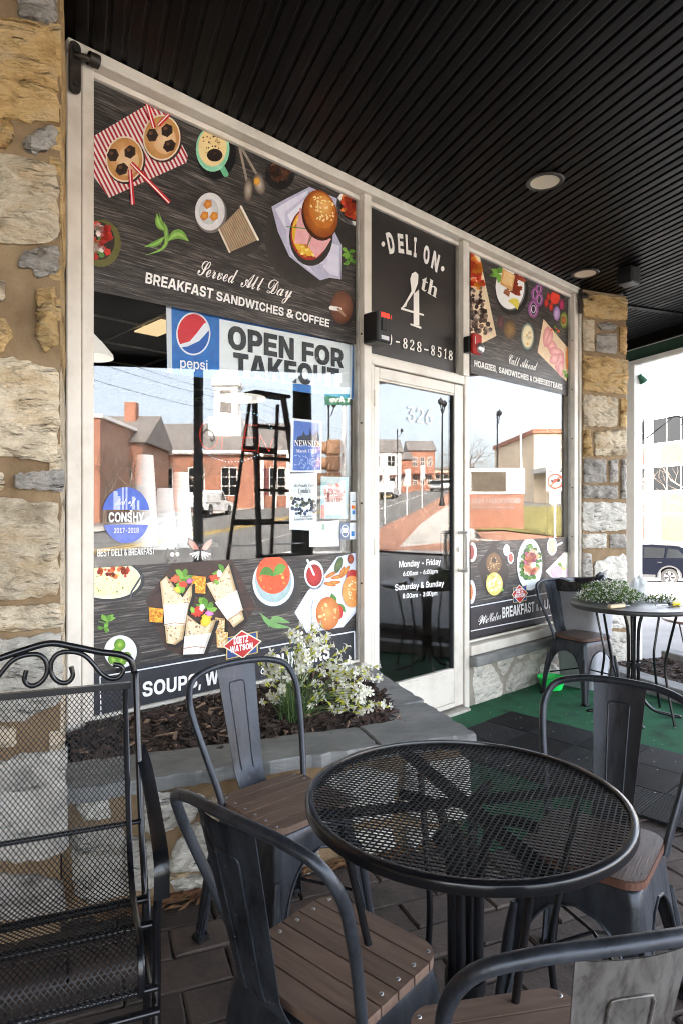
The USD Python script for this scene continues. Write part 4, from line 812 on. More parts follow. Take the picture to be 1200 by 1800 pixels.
i.dots(ellp(886, 1000, 32, 60), 26, 9, 17, ((236, 160, 120), (226, 130, 90), (246, 200, 170), (150, 60, 90)), 55, 1.5).end()
i = G4.item('hummus_cup_print'); i.disc(998, 915, 25, 46, (232, 230, 226)).disc(997, 915, 18, 35, (206, 170, 130), (226, 196, 160)).line([(1015, 915), (1046, 897)], 10, (240, 240, 240)).end()
i = G4.item('sandwich_print'); i.poly([(965, 1040), (1060, 945), (1095, 950), (1095, 1090), (1030, 1110)], (226, 206, 214)); greens(i, 1062, 1005, 36, 57, 8, ((110, 150, 50), (190, 206, 110))); i.disc(1062, 985, 22, 40, (206, 206, 180), (236, 236, 220)).disc(1020, 1040, 30, 30, (226, 170, 180)).end()
i = G4.item('plate_print'); i.disc(592, 1145, 22, 60, (214, 214, 216)).disc(588, 1145, 12, 40, (206, 120, 60)).end(); i = G4.item('plate_print'); i.disc(596, 945, 24, 50, (226, 214, 210)).disc(592, 945, 14, 36, (150, 60, 50)).end()
i = G4.item('caption_band'); i.poly([(570, 1212), (1100, 1112), (1100, 1280), (570, 1380)], (40, 38, 40)).line([(586, 1222), (800, 1182)], 5, (226, 226, 228), 2).line([(868, 1169), (1085, 1128)], 5, (226, 226, 228), 2).line([(586, 1342), (1085, 1243)], 5, (226, 226, 228), 2).end()
i = G4.item('lettering'); i.text('We', (624, 1312), (676, 1298), (628, 1266), 'script').text('Cater', (680, 1296), (738, 1280), (684, 1252), 'script').text('BREAKFAST', (746, 1277), (907, 1243), (746, 1222)).text('&', (916, 1240), (930, 1237), (916, 1210), 'italic').text('LUNCH', (938, 1237), (1045, 1212), (938, 1188)); i.end('lettering')
emblem(G4, (793, 1158), (831, 1107), (875, 1150), (835, 1203), [(800, 1124), (868, 1110), (869, 1188), (801, 1200)], ((815, 1152), (852, 1146), (815, 1130)), ((808, 1176), (860, 1168), (808, 1156)))

# sign over the door
zs = zc(620, 340, 2.857)
SG = Film('door_sign', 'black panel sign over the door with white lettering and a large numeral four', 'sign', [(654, 358), (803, 432), (803, 668), (654, 619)], GD - .004, base=None)
SG.conv = zs
M['sign_black'] = noisy('sign_panel', (.018, .015, .013), (.030, .026, .023), scale=3, rough=.42)
sp(SG.path, 'panel', box(2.661, 3.521, GD - .003, GD + .006, 2.196, 3.0845), M['sign_black']); SG.lift = 0; SG.P = sbox(2.6, 2.1, 3.6, 3.1)
i = SG.item('lettering'); W_ = (238, 234, 224)
for ch, p0, p1, pt in (('D', (181, 305), (212, 297), (160, 198)), ('E', (226, 298), (254, 302), (220, 200)), ('L', (264, 304), (291, 311), (260, 204)), ('I', (301, 318), (315, 322), (303, 217)), ('O', (348, 346), (377, 360), (354, 256)), ('N', (386, 370), (418, 398), (403, 284))): i.text(ch, p0, p1, pt, 'sans900', W_)
i.disc(148, 254, 9, 13, W_).disc(446, 378, 9, 13, W_)
i.poly([(236, 580), (258, 548), (290, 490), (283, 430), (292, 402), (310, 393), (324, 408), (322, 450), (302, 505), (262, 568)], W_).poly([(236, 572), (352, 606), (352, 616), (236, 583)], W_).poly([(300, 505), (327, 482), (328, 664), (300, 658)], W_).poly([(284, 652), (338, 670), (338, 681), (284, 661)], W_)
i.poly([(268, 548), (300, 500), (300, 586), (262, 574)], (34, 30, 28))
i.text('th', (334, 480), (414, 526), (348, 408), 'serif', W_)
i.text('61', (100, 738), (150, 752), (102, 694), 'italic', W_)
for ch, p0, p1, pt in (('0', (172, 757), (190, 762), (174, 708)), ('8', (246, 776), (268, 781), (247, 728)), ('2', (280, 784), (302, 790), (281, 736)), ('8', (315, 793), (338, 799), (316, 746)), ('8', (386, 811), (405, 816), (387, 764)), ('5', (419, 820), (438, 825), (420, 772)), ('1', (450, 828), (464, 832), (452, 780)), ('8', (474, 834), (494, 840), (475, 790))): i.text(ch, p0, p1, pt, 'italic', W_)
i.line([(208, 744), (228, 748)], 8, W_, 2).line([(350, 783), (372, 788)], 8, W_, 2).end('lettering')

# takeaway banner hung inside the glass
BN = Film('banner', 'blue and white takeaway banner with round emblem hanging inside the big window', 'banner', [(340, 78), (1135, 258), (1130, 485), (345, 372)], GD + .030, zc(150, 500, 2.4), base=M['print'], base_name='sheet', col=lin(24, 110, 190), thick=.002)
i = BN.item('white_panel'); i.poly([(565, 145), (1112, 252), (1112, 442), (565, 384)], (236, 240, 240)).poly([(340, 78), (362, 83), (366, 375), (345, 372)], (216, 222, 226)).poly([(1113, 253), (1124, 256), (1120, 484), (1112, 483)], (206, 214, 220)).end('lettering')
i = BN.item('round_emblem'); i.disc(455, 208, 72, 91, (236, 240, 244), seg=40); e = ellp(455, 208, 66, 84)
i.geom(e.intersection(Polygon([(380, 100), (530, 100), (530, 150), (500, 165), (470, 205), (440, 240), (400, 252), (380, 250)])), (216, 34, 48)); i.geom(e.intersection(Polygon([(380, 268), (430, 262), (480, 238), (510, 205), (530, 180), (530, 320), (380, 320)])), (16, 92, 178)); i.end('lettering')
i = BN.item('lettering'); i.text('pepsi', (398, 350), (514, 362), (398, 306), 'sans600', (240, 244, 246)).text('OPEN', (600, 270), (878, 320), (600, 170), 'sans900', (38, 42, 46)).text('FOR', (912, 324), (1086, 354), (912, 240), 'sans900', (38, 42, 46)).text('TAKEOUT', (622, 382), (1068, 440), (622, 284), 'sans900', (38, 42, 46)); i.end('lettering')

# window sticker, decals and papers
zb = zc(160, 600, 4.615)
ST = Film('window_sticker', 'round blue award sticker low on the left of the big window', 'sticker', [(30, 1170), (525, 1170), (525, 1760), (30, 1760)], GD - .0008, zb, base=None); ST.lift = .0004
i = ST.item('blue_disc'); e = ellp(284, 1410, 194, 228)
i.geom(e.intersection(sbox(0, 1100, 600, 1368)), (62, 96, 190)).geom(e.intersection(Polygon([(0, 1500), (160, 1486), (400, 1486), (600, 1500), (600, 1700), (0, 1700)])), (98, 116, 196))
i.ring(284, 1410, 182, 216, 3, (200, 206, 230)) if False else None
for x, w, t in ((182, 34, 1215), (215, 22, 1255), (250, 16, 1150), (280, 14, 1150), (330, 26, 1260), (370, 20, 1290)): i.geom(sbox(x, t, x + w, 1366).intersection(e), (170, 184, 224))
i.end()
i = ST.item('lettering'); i.text('Best', (195, 1330), (278, 1322), (203, 1276), 'script').text('of', (300, 1320), (360, 1314), (304, 1274), 'script').text('CONSHY', (140, 1468), (428, 1464), (140, 1388)).text('2017-2018', (183, 1556), (384, 1552), (183, 1514), 'sans600').text('BEST DELI', (48, 1746), (250, 1738), (48, 1688), 'sans600').text('& BREAKFAST', (266, 1737), (516, 1728), (266, 1680), 'sans600'); i.end('lettering')
ins = GD + .012
zp = zc(320, 640, 3.75)
P1 = Film('poster', 'blue and white stage show poster taped inside the big window', 'poster', [(720, 355), (920, 375), (918, 715), (712, 712)], ins, zp, base=M['print'], base_name='sheet', col=lin(226, 230, 240))
i = P1.item('picture'); i.poly([(736, 372), (912, 390), (910, 702), (730, 700)], (70, 110, 190)).poly([(790, 470), (800, 440), (812, 470), (838, 465), (842, 420), (852, 462), (872, 470), (886, 436), (900, 470), (910, 540), (745, 530), (760, 480)], (26, 36, 60)).dots(sbox(745, 600, 900, 690), 40, 3, 4, ((150, 176, 220),), 61, 4).end()
i = P1.item('lettering'); i.text('NEWSIES', (738, 540), (908, 546), (738, 500), 'serif').text('March 17-19', (750, 582), (884, 584), (750, 562), 'serif'); i.end('lettering')
P2_ = Film('poster', 'white paper notice with rows of small pictures under the blue poster', 'poster', [(705, 722), (890, 716), (885, 1100), (708, 1090)], ins + .001, zp, base=M['print'], base_name='sheet', col=lin(232, 236, 238))
i = P2_.item('picture'); i.dots(sbox(722, 880, 880, 935), 26, 10, 14, ((60, 74, 90), (110, 120, 90), (40, 50, 64)), 62).dots(sbox(722, 945, 880, 990), 26, 9, 13, ((50, 66, 96), (90, 110, 140), (36, 44, 54)), 63).end()
i = P2_.item('lettering'); K_ = (50, 56, 60); i.text('We Proudly Carry', (738, 812), (870, 806), (738, 794), 'italic', K_).text("Lynda's", (760, 852), (846, 848), (760, 820), 'italic', K_).text('Farmed in', (775, 1010), (850, 1008), (775, 996), 'italic', K_).text('Lancaster County', (735, 1030), (862, 1026), (735, 1014), 'italic', K_); i.end('lettering')
P3 = Film('poster', 'small pink and teal flyer taped low inside the big window', 'poster', [(915, 740), (1095, 745), (1090, 1020), (910, 1018)], ins + .002, zp, base=M['print'], base_name='sheet', col=lin(150, 190, 196))
i = P3.item('picture'); i.poly([(935, 800), (1070, 790), (1078, 990), (940, 1000)], (232, 226, 222)).dots(Polygon([(930, 790), (1060, 760), (1070, 900), (940, 920)]), 26, 8, 16, ((206, 90, 80), (236, 190, 180), (190, 60, 60), (240, 236, 230)), 64, 1.8).poly([(915, 930), (938, 925), (938, 1015), (913, 1015)], (200, 60, 60)).end()
i = P3.item('lettering'); i.text('INDIAN', (945, 880), (1058, 878), (945, 850), 'sans800', (150, 60, 56)).text('DESTINY', (945, 910), (1058, 908), (945, 886), 'sans800', (150, 60, 56)); i.end('lettering')
P4 = Film('paper_notice', 'plain white paper sheet taped below the flyers in the big window', 'notice', [(838, 1042), (1038, 1030), (1034, 1200), (838, 1206)], ins + .003, zp, base=M['print'], base_name='sheet', col=lin(236, 238, 238))
i = P4.item('lettering'); i.text('PLEASE', (888, 1150), (960, 1146), (888, 1128), 'sans500', (140, 144, 148)).text('SOCIAL', (888, 1176), (950, 1172), (888, 1156), 'sans500', (140, 144, 148)).poly([(918, 1055), (938, 1054), (938, 1092), (918, 1092)], (60, 130, 90)); i.end('lettering')
S1 = Film('payment_decal', 'narrow white card payment decal on the right edge of the big window', 'sticker', [(1105, 843), (1146, 843), (1143, 1030), (1106, 1030)], GD - .0008, zp, base=M['print'], base_name='sheet', col=lin(222, 228, 230), thick=.0004)
i = S1.item('mark'); i.disc(1122, 942, 9, 12, (224, 80, 40)).disc(1131, 944, 8, 12, (236, 160, 50)).poly([(1118, 965), (1136, 965), (1136, 990), (1118, 990)], (40, 120, 190)).line([(1118, 905), (1138, 905)], 5, (60, 80, 110)).end()
S2 = Film('payment_decal', 'square decal with grey round badge below the card decal', 'sticker', [(1042, 1046), (1146, 1046), (1145, 1156), (1040, 1156)], GD - .0008, zp, base=M['print'], base_name='sheet', col=lin(228, 230, 234), thick=.0004)
i = S2.item('mark'); i.poly([(1042, 1046), (1102, 1046), (1102, 1156), (1040, 1156)], (110, 124, 150)).disc(1072, 1100, 26, 42, (232, 236, 240)).disc(1072, 1100, 21, 36, (110, 124, 150)).poly([(1056, 1080), (1088, 1080), (1088, 1112), (1056, 1112)], (236, 238, 242)).poly([(1112, 1102), (1132, 1102), (1132, 1134), (1112, 1134)], (50, 130, 200)).end()
DL = Film('door_lettering', 'white vinyl street number and opening hours on the door glass', 'lettering', [(667, 665), (801, 665), (801, 1190), (667, 1190)], DN - .0006, base=None); DL.lift = .0002; DL.conv = zc(655, 680, 5.806)
i = DL.item('street_number'); i.text('326', (352, 352), (604, 386), (352, 190), 'sans600', (226, 232, 236)); i.end('lettering')
DL.conv = zc(655, 960, 6.43)
i = DL.item('opening_hours'); i.text('Monday - Friday', (293, 243), (763, 206), (293, 170), 'sans600').text('6:00am - 6:00pm', (338, 341), (726, 306), (338, 288), 'sans600').text('Saturday & Sunday', (247, 504), (799, 449), (247, 434), 'sans600').text('8:00am - 3:00pm', (333, 592), (722, 556), (333, 538), 'sans600'); i.end('lettering')
# ---------------------------------------------------------------- metal bistro chairs
def chair(label, x, y, th, seat='planks', slat_mat='dark_metal', slat_label=None, group='metal chairs on the porch'):
    t = thing('metal_chair', label, 'chair', (x, y, 0), th, group)
    h = [(-.100, .153, .405), (-.118, .164, .47), (-.150, .183, .56), (-.185, .200, .65), (-.213, .205, .72), (-.240, .182, .772), (-.258, .120, .794), (-.266, .055, .800)]
    arch = spline(h + [(-.268, 0, .801)] + [(a, -b, c) for a, b, c in h[::-1]], 5)
    part(t, 'back_tube', tube(arch, .0105, 10), M['dark_metal'], smooth=60)
    nt, nw = 16, 7; V = []
    for side in (0, 1):
        for a in range(nt + 1):
            s = a / nt; z = .405 + (.792 - .405) * s
            xx = -.150 - .030 * min(1, s / .18) ** .6 - .088 * s
            w = .050 + .024 * s
            for b in range(nw):
                q = -1 + 2 * b / (nw - 1); dish = -.010 * (1 - q * q) * min(1, s * 4)
                V.append((xx + dish - (.0022 if side else 0), w * q, z))
    V = np.array(V); n1 = (nt + 1) * nw; f = []
    for a in range(nt):
        for b in range(nw - 1):
            i = a * nw + b; f += [(i, i + 1, i + nw + 1), (i, i + nw + 1, i + nw)]; j = i + n1; f += [(j, j + nw + 1, j + 1), (j, j + nw, j + nw + 1)]
    for a in range(nt):
        for b in (0, nw - 1):
            i = a * nw + b; j = i + nw; q = [(i, j, j + n1), (i, j + n1, i + n1)]; f += q if b == 0 else [r_[::-1] for r_ in q]
    part(t, 'backrest', TM(V, f), M[slat_mat], smooth=40, label=slat_label)
    def on_slat(s, q, off):
        z = .405 + (.792 - .405) * s; w = .050 + .024 * s; xx = -.150 - .030 * min(1, s / .18) ** .6 - .088 * s
        return (xx - .010 * (1 - q * q) * min(1, s * 4) + off, w * q, z)
    for off in (.001, -.0032):
        u = [on_slat(s, -.42, off) for s in np.linspace(.16, .84, 8)] + [on_slat(s, q, off) for s, q in ((.86, -.36), (.865, -.2), (.865, .2), (.86, .36))] + [on_slat(s, .42, off) for s in np.linspace(.84, .16, 8)]
        part(t, 'pressed_rib', tube(u, .0026, 6), M[slat_mat], smooth=60)
    # pressed steel seat pan, skirt and four splayed legs
    w_ = lambda z: .146 + (.415 - z) * .118
    arch_z = .345
    def a_(z): return max(0.0, (w_(z) - .022 - .034 * (z / arch_z) ** 1.5)) * math.sqrt(max(0, 1 - (z / arch_z) ** 7))
    def corner(z, a, sx, sy, ins=0.0):
        w = w_(z) - ins; r = .03; pts = [(a, w), ((a + w - r) / 2, w)] + [(w - r + r * math.sin(p), w - r + r * math.cos(p)) for p in np.linspace(0, math.pi / 2, 6)] + [(w, (a + w - r) / 2), (w, a)]
        return [(px_ * sx, py_ * sy, z) for px_, py_ in pts]
    zs = list(np.linspace(0.006, arch_z - .002, 15))
    for sx in (1, -1):
        for sy in (1, -1):
            rows = [corner(z, min(a_(z), w_(z) - .032), sx, sy) for z in zs] + [corner(arch_z, 0, sx, sy)]
            rin = [corner(z, min(a_(z), w_(z) - .034), sx, sy, .003) for z in zs] + [corner(arch_z, 0, sx, sy, .003)]
            n_ = len(rows[0]); V = np.array(rows + rin).reshape(-1, 3); o = len(rows) * n_; f = []
            for a in range(len(rows) - 1):
                for b in range(n_ - 1):
                    i = a * n_ + b; q = [(i, i + n_, i + n_ + 1), (i, i + n_ + 1, i + 1)]; k = [(c[0] + o, c[2] + o, c[1] + o) for c in q]
                    if sx * sy < 0: q = [c[::-1] for c in q]; k = [c[::-1] for c in k]
                    f += q + k
                for b in (0, n_ - 1):
                    i = a * n_ + b; f += [(i, i + o, i + n_ + o), (i, i + n_ + o, i + n_)]
            part(t, 'leg', TM(V, f), M['dark_metal'], smooth=50)
            foot = box(-.021, .021, -.021, .021, 0, .02, .005); part(t, 'foot', xf(foot, (sx * (w_(0) - .012), sy * (w_(0) - .012), 0)), M['black_wire'])
            rib_ = [(sx * (w_(z) - .006), sy * (w_(z) - .006), z) for z in (.02, .12, .22, .30)]; part(t, 'leg_rib', tube(rib_, [.011, .014, .016, .010], 8), M['dark_metal'], smooth=60)
    ring = []
    for z, ins in ((arch_z, 0), (.38, 0), (.408, .002), (.416, .010), (.416, .05), (.408, .052)):
        w = w_(z) - ins; r = max(.03 - ins * .3, .008); ring.append([(sx * (w - r) + r * math.cos(p), sy * (w - r) + r * math.sin(p), z) for sx, sy, p0 in ((1, 1, 0), (-1, 1, math.pi / 2), (-1, -1, math.pi), (1, -1, 1.5 * math.pi)) for p in p0 + np.linspace(0, math.pi / 2, 6)])
    V = np.array(ring).reshape(-1, 3); n_ = len(ring[0]); f = []
    for a in range(len(ring) - 1):
        for b in range(n_):
            c = (b + 1) % n_; f += [(a * n_ + b, a * n_ + c, (a + 1) * n_ + c), (a * n_ + b, (a + 1) * n_ + c, (a + 1) * n_ + b)]
    part(t, 'seat_frame', TM(V, f), M['dark_metal'], smooth=50)
    for k in range(4):
        c, s = [(1, 0), (0, 1), (-1, 0), (0, -1)][k]
        e = [(-a_(z), w_(z) + .0015, z) for z in np.linspace(.01, arch_z, 26)] + [(a_(z), w_(z) + .0015, z) for z in np.linspace(arch_z, .01, 26)]
        e = np.array(e); e2 = np.c_[e[:, 0] * c - e[:, 1] * s, e[:, 0] * s + e[:, 1] * c, e[:, 2]]; part(t, 'rolled_edge', tube(e2, .0038, 6), M['dark_metal'], smooth=60)
    for s in (-1, 1): part(t, 'brace', tube([(s * .15, .15, .16), (0, 0, .20), (-s * .15, -.15, .16)], .005, 6), M['black_wire'])
    so_ = rrect(.300, .304, .052, .002, 0)
    if seat == 'planks':
        for k in range(6):
            x0 = -.148 + .050 * k; g = so_.intersection(sbox(x0 + .002, -1, x0 + .048, 1)).buffer(-.0015).buffer(.0015)
            m = extrude(g, .0185); part(t, 'plank', xf(m, (0, 0, .4175)), M['composite'])
            gy = g.bounds[3] - .020
            for s in (-1, 1): part(t, 'screw', xf(lathe([(.0048, 0), (.0044, .0012), (.0022, .002), (0, .0021)], 10), (x0 + .025, s * gy, .4358)), M['steel'], smooth=60)
    else:
        m = extrude(so_, .018); tp = extrude(so_.buffer(-.003), .0035); tp.apply_translation([0, 0, .018]); part(t, 'seat', xf(m, (0, 0, .4175)), M['seat_edge']); part(t, 'seat_top', xf(tp, (0, 0, .4175)), M['dark_wood'])
    return t
M['seat_edge'] = simple('seat_edge', (.075, .030, .017), .5)
chair('metal chair with brown slatted seat backed against the stone planter', .572, 1.899, 5.083)
chair('metal chair with brown slatted seat and scuffed dark back, left of the mesh table', .458, 1.192, .472, slat_mat='scuffed_metal', slat_label='scuffed dark backrest')
chair('metal chair with whitish worn backrest in the near right corner, cut by the picture edge', .640, .842, 1.385, slat_mat='worn_metal', slat_label='whitish worn backrest')
chair('metal chair with one-piece dark wood seat between mesh table and black mat', 1.243, 1.35, -2.586, seat='board')
chair('metal chair with one-piece dark wood seat by the stone low wall and grey bin', 3.27, 3.67, 4.87, seat='board')

# ---------------------------------------------------------------- expanded metal
def strands(region, p, per, w, th, fmap, seg_tri=True):
    """Expanded metal: zigzag strands that touch their neighbours. region: shapely area in (s, t); fmap(s, t) gives the point and normal."""
    x0, y0, x1, y1 = region.bounds; V, Fc = [], []; n = 0
    prep = shapely.prepared.prep(region)
    for k in range(int((y1 - y0) / p) + 2):
        yc = y0 + p * k; m = 0; x = x0 - per / 2 if k % 2 else x0
        while x < x1:
            up = 1 if m % 2 else -1; a = (x, yc - up * p * .5); b = (x + per / 2, yc + up * p * .5)
            pass
            if prep.contains(Point((a[0] + b[0]) / 2, (a[1] + b[1]) / 2)):
                A, nA = fmap(*a); B, nB = fmap(*b); d = B - A; L = np.linalg.norm(d); d = d / L; s = np.cross(nA, d)
                e = d * w * .25
                q = [A - e - s * w / 2, A - e + s * w / 2, B + e + s * w / 2, B + e - s * w / 2]
                tl = th * .5
                V += [v_ + nA * tl for v_ in q] + [v_ - nA * tl for v_ in q]
                Fc += [(n, n + 2, n + 1), (n, n + 3, n + 2), (n + 4, n + 5, n + 6), (n + 4, n + 6, n + 7), (n, n + 1, n + 5), (n, n + 5, n + 4), (n + 2, n + 3, n + 7), (n + 2, n + 7, n + 6), (n + 1, n + 2, n + 6), (n + 1, n + 6, n + 5), (n + 3, n, n + 4), (n + 3, n + 4, n + 7)]; n += 8
            x += per / 2; m += 1
    return TM(V, Fc)
def pedestal(t, zt, R, mat, wavy=0.0):
    for k in range(4):
        a = math.pi / 4 * 2 * k + .65; c, s = math.cos(a), math.sin(a)
        pr = spline([(R * .45, zt - .012), (R * .20, zt - .020), (.045, zt - .07), (.030, zt - .18), (.030, .26), (.045, .14), (.11, .05), (.22, .018), (.27, .012)], 6)
        part(t, 'stem', tube([(r * c, r * s, z) for r, z in pr], .0105, 8), mat, smooth=60)
        part(t, 'foot', xf(lathe([(.016, 0), (.016, .012), (.010, .018), (0, .018)], 12), (.27 * c, .27 * s, 0)), mat)
        a += math.pi / 4; c, s = math.cos(a), math.sin(a)
        pr = spline([(R * .80, zt - .02), (R * .66, zt - .22), (R * .60, .36), (R * .66, .20), (R * .78, .0)], 6)
        part(t, 'leg', tube([(r * c, r * s, z) for r, z in pr], .0078, 8), mat, smooth=60)
    part(t, 'collar', xf(lathe([(.030, -.012), (.043, -.012), (.043, .012), (.030, .012)], 20), (0, 0, .33)), mat, smooth=40)
TX, TY, TZ, TR = .738, 1.168, .715, .331
tb = thing('mesh_table', 'round black table with open mesh top in the middle of the nearest chairs', 'table', (TX, TY, 0))
part(tb, 'rim', lathe([(TR - .016, TZ - .023), (TR - .004, TZ - .024), (TR, TZ - .020), (TR, TZ - .007), (TR - .003, TZ - .002), (TR - .009, TZ), (TR - .016, TZ - .001), (TR - .018, TZ - .006), (TR - .018, TZ - .020), (TR - .016, TZ - .023)], 96), M['black_metal'], smooth=50)
part(tb, 'mesh_top', strands(Point(0, 0).buffer(TR - .015, 32), .0076, .0176, .0026, .0022, lambda s, t: (np.array([s, t, TZ - .008]), UP)), M['black_wire'], kind='stuff')
for a in (-.17, math.pi / 2 - .06):
    m = box(-TR + .016, TR - .016, -.019, .019, -.004, .0); part(tb, 'cross_bar', xf(m, (0, 0, TZ - .0135 - (.0045 if a > 0 else 0)), a), M['black_metal'])
pedestal(tb, TZ - .02, TR, M['black_metal'])

# table by the pillar: solid dark top
t2 = thing('bistro_table', 'round black solid-top table by the far pillar carrying cut flowers', 'table', (3.27, 3.20, 0), .3)
M['table_top'] = noisy('table_top_black', (.012, .0115, .011), (.030, .028, .027), scale=4, rough=.30, rough2=.45, bump=.05, bscale=40)
part(t2, 'top', lathe([(0, .686), (.36, .686), (.378, .689), (.381, .697), (.381, .708), (.377, .7145), (.368, .716), (0, .716)], 72), M['table_top'], smooth=50)
pedestal(t2, .69, .36, M['black_metal'])
# table beyond the planted strip, on the lower pavement
M['brown_top'] = noisy('brown_table_top', (.12, .065, .045), (.20, .12, .085), scale=5, rough=.4)
t3 = thing('bistro_table', 'brown-topped round table on the pavement beyond the planted strip', 'table', (5.55, 4.55, -.44), .2)
part(t3, 'top', lathe([(0, .690), (.37, .690), (.379, .698), (.379, .709), (.372, .715), (0, .715)], 60), M['brown_top'], smooth=50)
pedestal(t3, .69, .36, M['black_metal'])

# ---------------------------------------------------------------- spring chair of black mesh in the lower left corner
bc = thing('mesh_patio_chair', 'black wrought iron mesh patio chair with scroll back beside the pillar', 'chair', (-.078, 1.55, 0)); BO = np.array([-.078, 1.55, 0])
def bp(name, pts, r, flat=None, sides=8, mat='black_metal'): part(bc, name, tube(np.asarray(pts, float) - BO, r, sides, flat=flat), M[mat], smooth=60)
yb = 1.80; cv = street_conv(yb)
def inplane(pts): return [(lambda q: (q[0], yb, q[1]))(cv(*p)) for p in pts]
XM = -.078
def mir(pts): return [(2 * XM - a, b, c) for a, b, c in pts]
archr = inplane([(88, 1131), (130, 1137), (175, 1146), (212, 1151), (230, 1161), (236, 1182)])
top = spline(mir(archr)[::-1][:-1] + archr, 6)
post = [(archr[-1][0], 1.80, archr[-1][2]), (.131, 1.79, .86), (.133, 1.74, .70), (.135, 1.66, .52), (.137, 1.60, .42), (.138, 1.585, .33)]
bp('back_rail', top, .0085)
for q in (post, mir(post)): bp('back_post', spline(q, 5), .0085)
scr = inplane([(125, 1172), (128, 1188), (120, 1199), (107, 1200), (95, 1192), (89, 1178), (92, 1160), (105, 1148), (128, 1146), (148, 1152), (163, 1166), (178, 1184), (195, 1193), (210, 1190), (217, 1178), (211, 1170), (199, 1168)])
for q in (scr, mir(scr)): bp('scroll', spline(q, 5), .0062)
rl = [(2 * XM - .118, yb, .846), (.118, yb, .846)]; bp('mesh_top_rail', rl, .011, sides=4)
prof = spline([(1.803, .845), (1.74, .72), (1.655, .565), (1.60, .487), (1.53, .455), (1.43, .458), (1.345, .466), (1.305, .452), (1.29, .415), (1.305, .375)], 6)
ln = np.r_[0, np.cumsum(np.linalg.norm(np.diff(prof, axis=0), axis=1))]
def bmap(s, t):
    y_, z_ = np.interp(t, ln, prof[:, 0]), np.interp(t, ln, prof[:, 1]); e = .004
    dy, dz = np.interp(t + e, ln, prof[:, 0]) - np.interp(t - e, ln, prof[:, 0]), np.interp(t + e, ln, prof[:, 1]) - np.interp(t - e, ln, prof[:, 1])
    n_ = np.array([0, dz, -dy]); n_ /= np.linalg.norm(n_) + 1e-9; return np.array([s, y_, z_]) - BO, -n_
part(bc, 'mesh_seat', strands(sbox(2 * XM - .102, .004, .102, ln[-1] - .004), .0074, .0114, .0017, .0014, bmap), M['black_wire'], kind='stuff')
for xx in (.104, 2 * XM - .104): bp('side_rail', [(xx, a, b) for a, b in prof], .0075, sides=6)
bp('cross_rod', [(2 * XM - .13, 1.665, .545), (.133, 1.665, .545)], .006)
for yy, zz in ((1.52, .435), (1.42, .437)): bp('seat_bar', [(2 * XM - .135, yy, zz), (.136, yy, zz)], .009)
arm = spline([(.138, 1.795, .685), (.146, 1.72, .668), (.150, 1.60, .64), (.152, 1.47, .607), (.152, 1.405, .588)], 5); armd = [(.152, 1.405, .588), (.152, 1.388, .575), (.152, 1.383, .55), (.152, 1.384, .505)]
for q, d in ((arm, armd), (mir(arm), mir(armd))):
    bp('armrest', np.vstack([q, d[1:]]), .017, (1, .16), 8)
leg1 = spline([(.148, 1.39, .54), (.144, 1.41, .44), (.146, 1.425, .34), (.143, 1.40, .24), (.15, 1.36, .12), (.152, 1.33, .008)], 5); leg2 = spline([(.138, 1.585, .34), (.142, 1.60, .22), (.146, 1.66, .10), (.148, 1.70, .008)], 5)
for q in (leg1, leg2, mir(leg1), mir(leg2)): bp('leg', q, .0095)
for yy, zz in ((1.415, .305), (1.375, .285)): bp('stretcher', [(2 * XM - .146, yy, zz), (.146, yy, zz)], .0085)
for xx in (.141, 2 * XM - .141): bp('spring_bar', spline([(xx, 1.62, .40), (xx, 1.58, .33), (xx, 1.50, .30), (xx, 1.42, .31)], 4), .010, (1, .35))

# ---------------------------------------------------------------- bin, bowl
M['bin_grey'] = noisy('bin_grey', (.26, .265, .28), (.34, .345, .36), scale=4, rough=.5)
M['bag_black'] = noisy('bag_black', (.004, .004, .0045), (.012, .012, .013), scale=9, rough=.22, bump=.6, bscale=16, bdist=.02)
M['bowl_green'] = simple('bowl_green', (.012, .62, .10), .4, 0, subsurface_weight=.25, subsurface_scale=.01)
bn = thing('waste_bin', 'tall grey bin with black liner bag at the foot of the far pillar', 'bin', (3.50, 3.90, 0), SHOP)
bprof = [rrect(.27, .27, .05), rrect(.37, .37, .07)]
A = np.array(bprof[0].exterior.coords)[:-1]; B = np.array(bprof[1].exterior.coords)[:-1]; n_ = len(A)
part(bn, 'body', TM(np.vstack([np.c_[A, np.zeros(n_)], np.c_[B, np.full(n_, .78)]]), sum([[(i, (i + 1) % n_, n_ + (i + 1) % n_), (i, n_ + (i + 1) % n_, n_ + i)] for i in range(n_)], [])), M['bin_grey'], smooth=40)
rows = []
for z, o in ((.715, .006), (.735, .012), (.77, .008), (.795, .010), (.785, -.03), (.70, -.06)):
    C_ = np.array(rrect(.37, .37, .07).buffer(o).exterior.coords); ring_ = np.array([LineString(C_).interpolate(k / 48, normalized=True).coords[0] for k in range(48)])
    wob = (meshkit.fbm(np.c_[ring_ * 14, np.full(48, z * 9)], 3) - .5) * (.045 if z < .72 or z > .78 else .02); rows.append(np.c_[ring_ * (1 + wob[:, None] * .5), z + wob * .9])
V = np.vstack(rows); part(bn, 'liner_bag', TM(V, sum([[(a * 48 + k, a * 48 + (k + 1) % 48, (a + 1) * 48 + (k + 1) % 48), (a * 48 + k, (a + 1) * 48 + (k + 1) % 48, (a + 1) * 48 + k)] for a in range(5) for k in range(48)], [])), M['bag_black'], smooth=70)
kn = trimesh.creation.icosphere(2, .055); kn.vertices *= (1 + (meshkit.fbm(kn.vertices * 40, 2) - .5)[:, None] * .8) * [1.3, .8, .9]
part(bn, 'bag_knot', xf(kn, (.14, -.06, .785)), M['bag_black'], smooth=60)
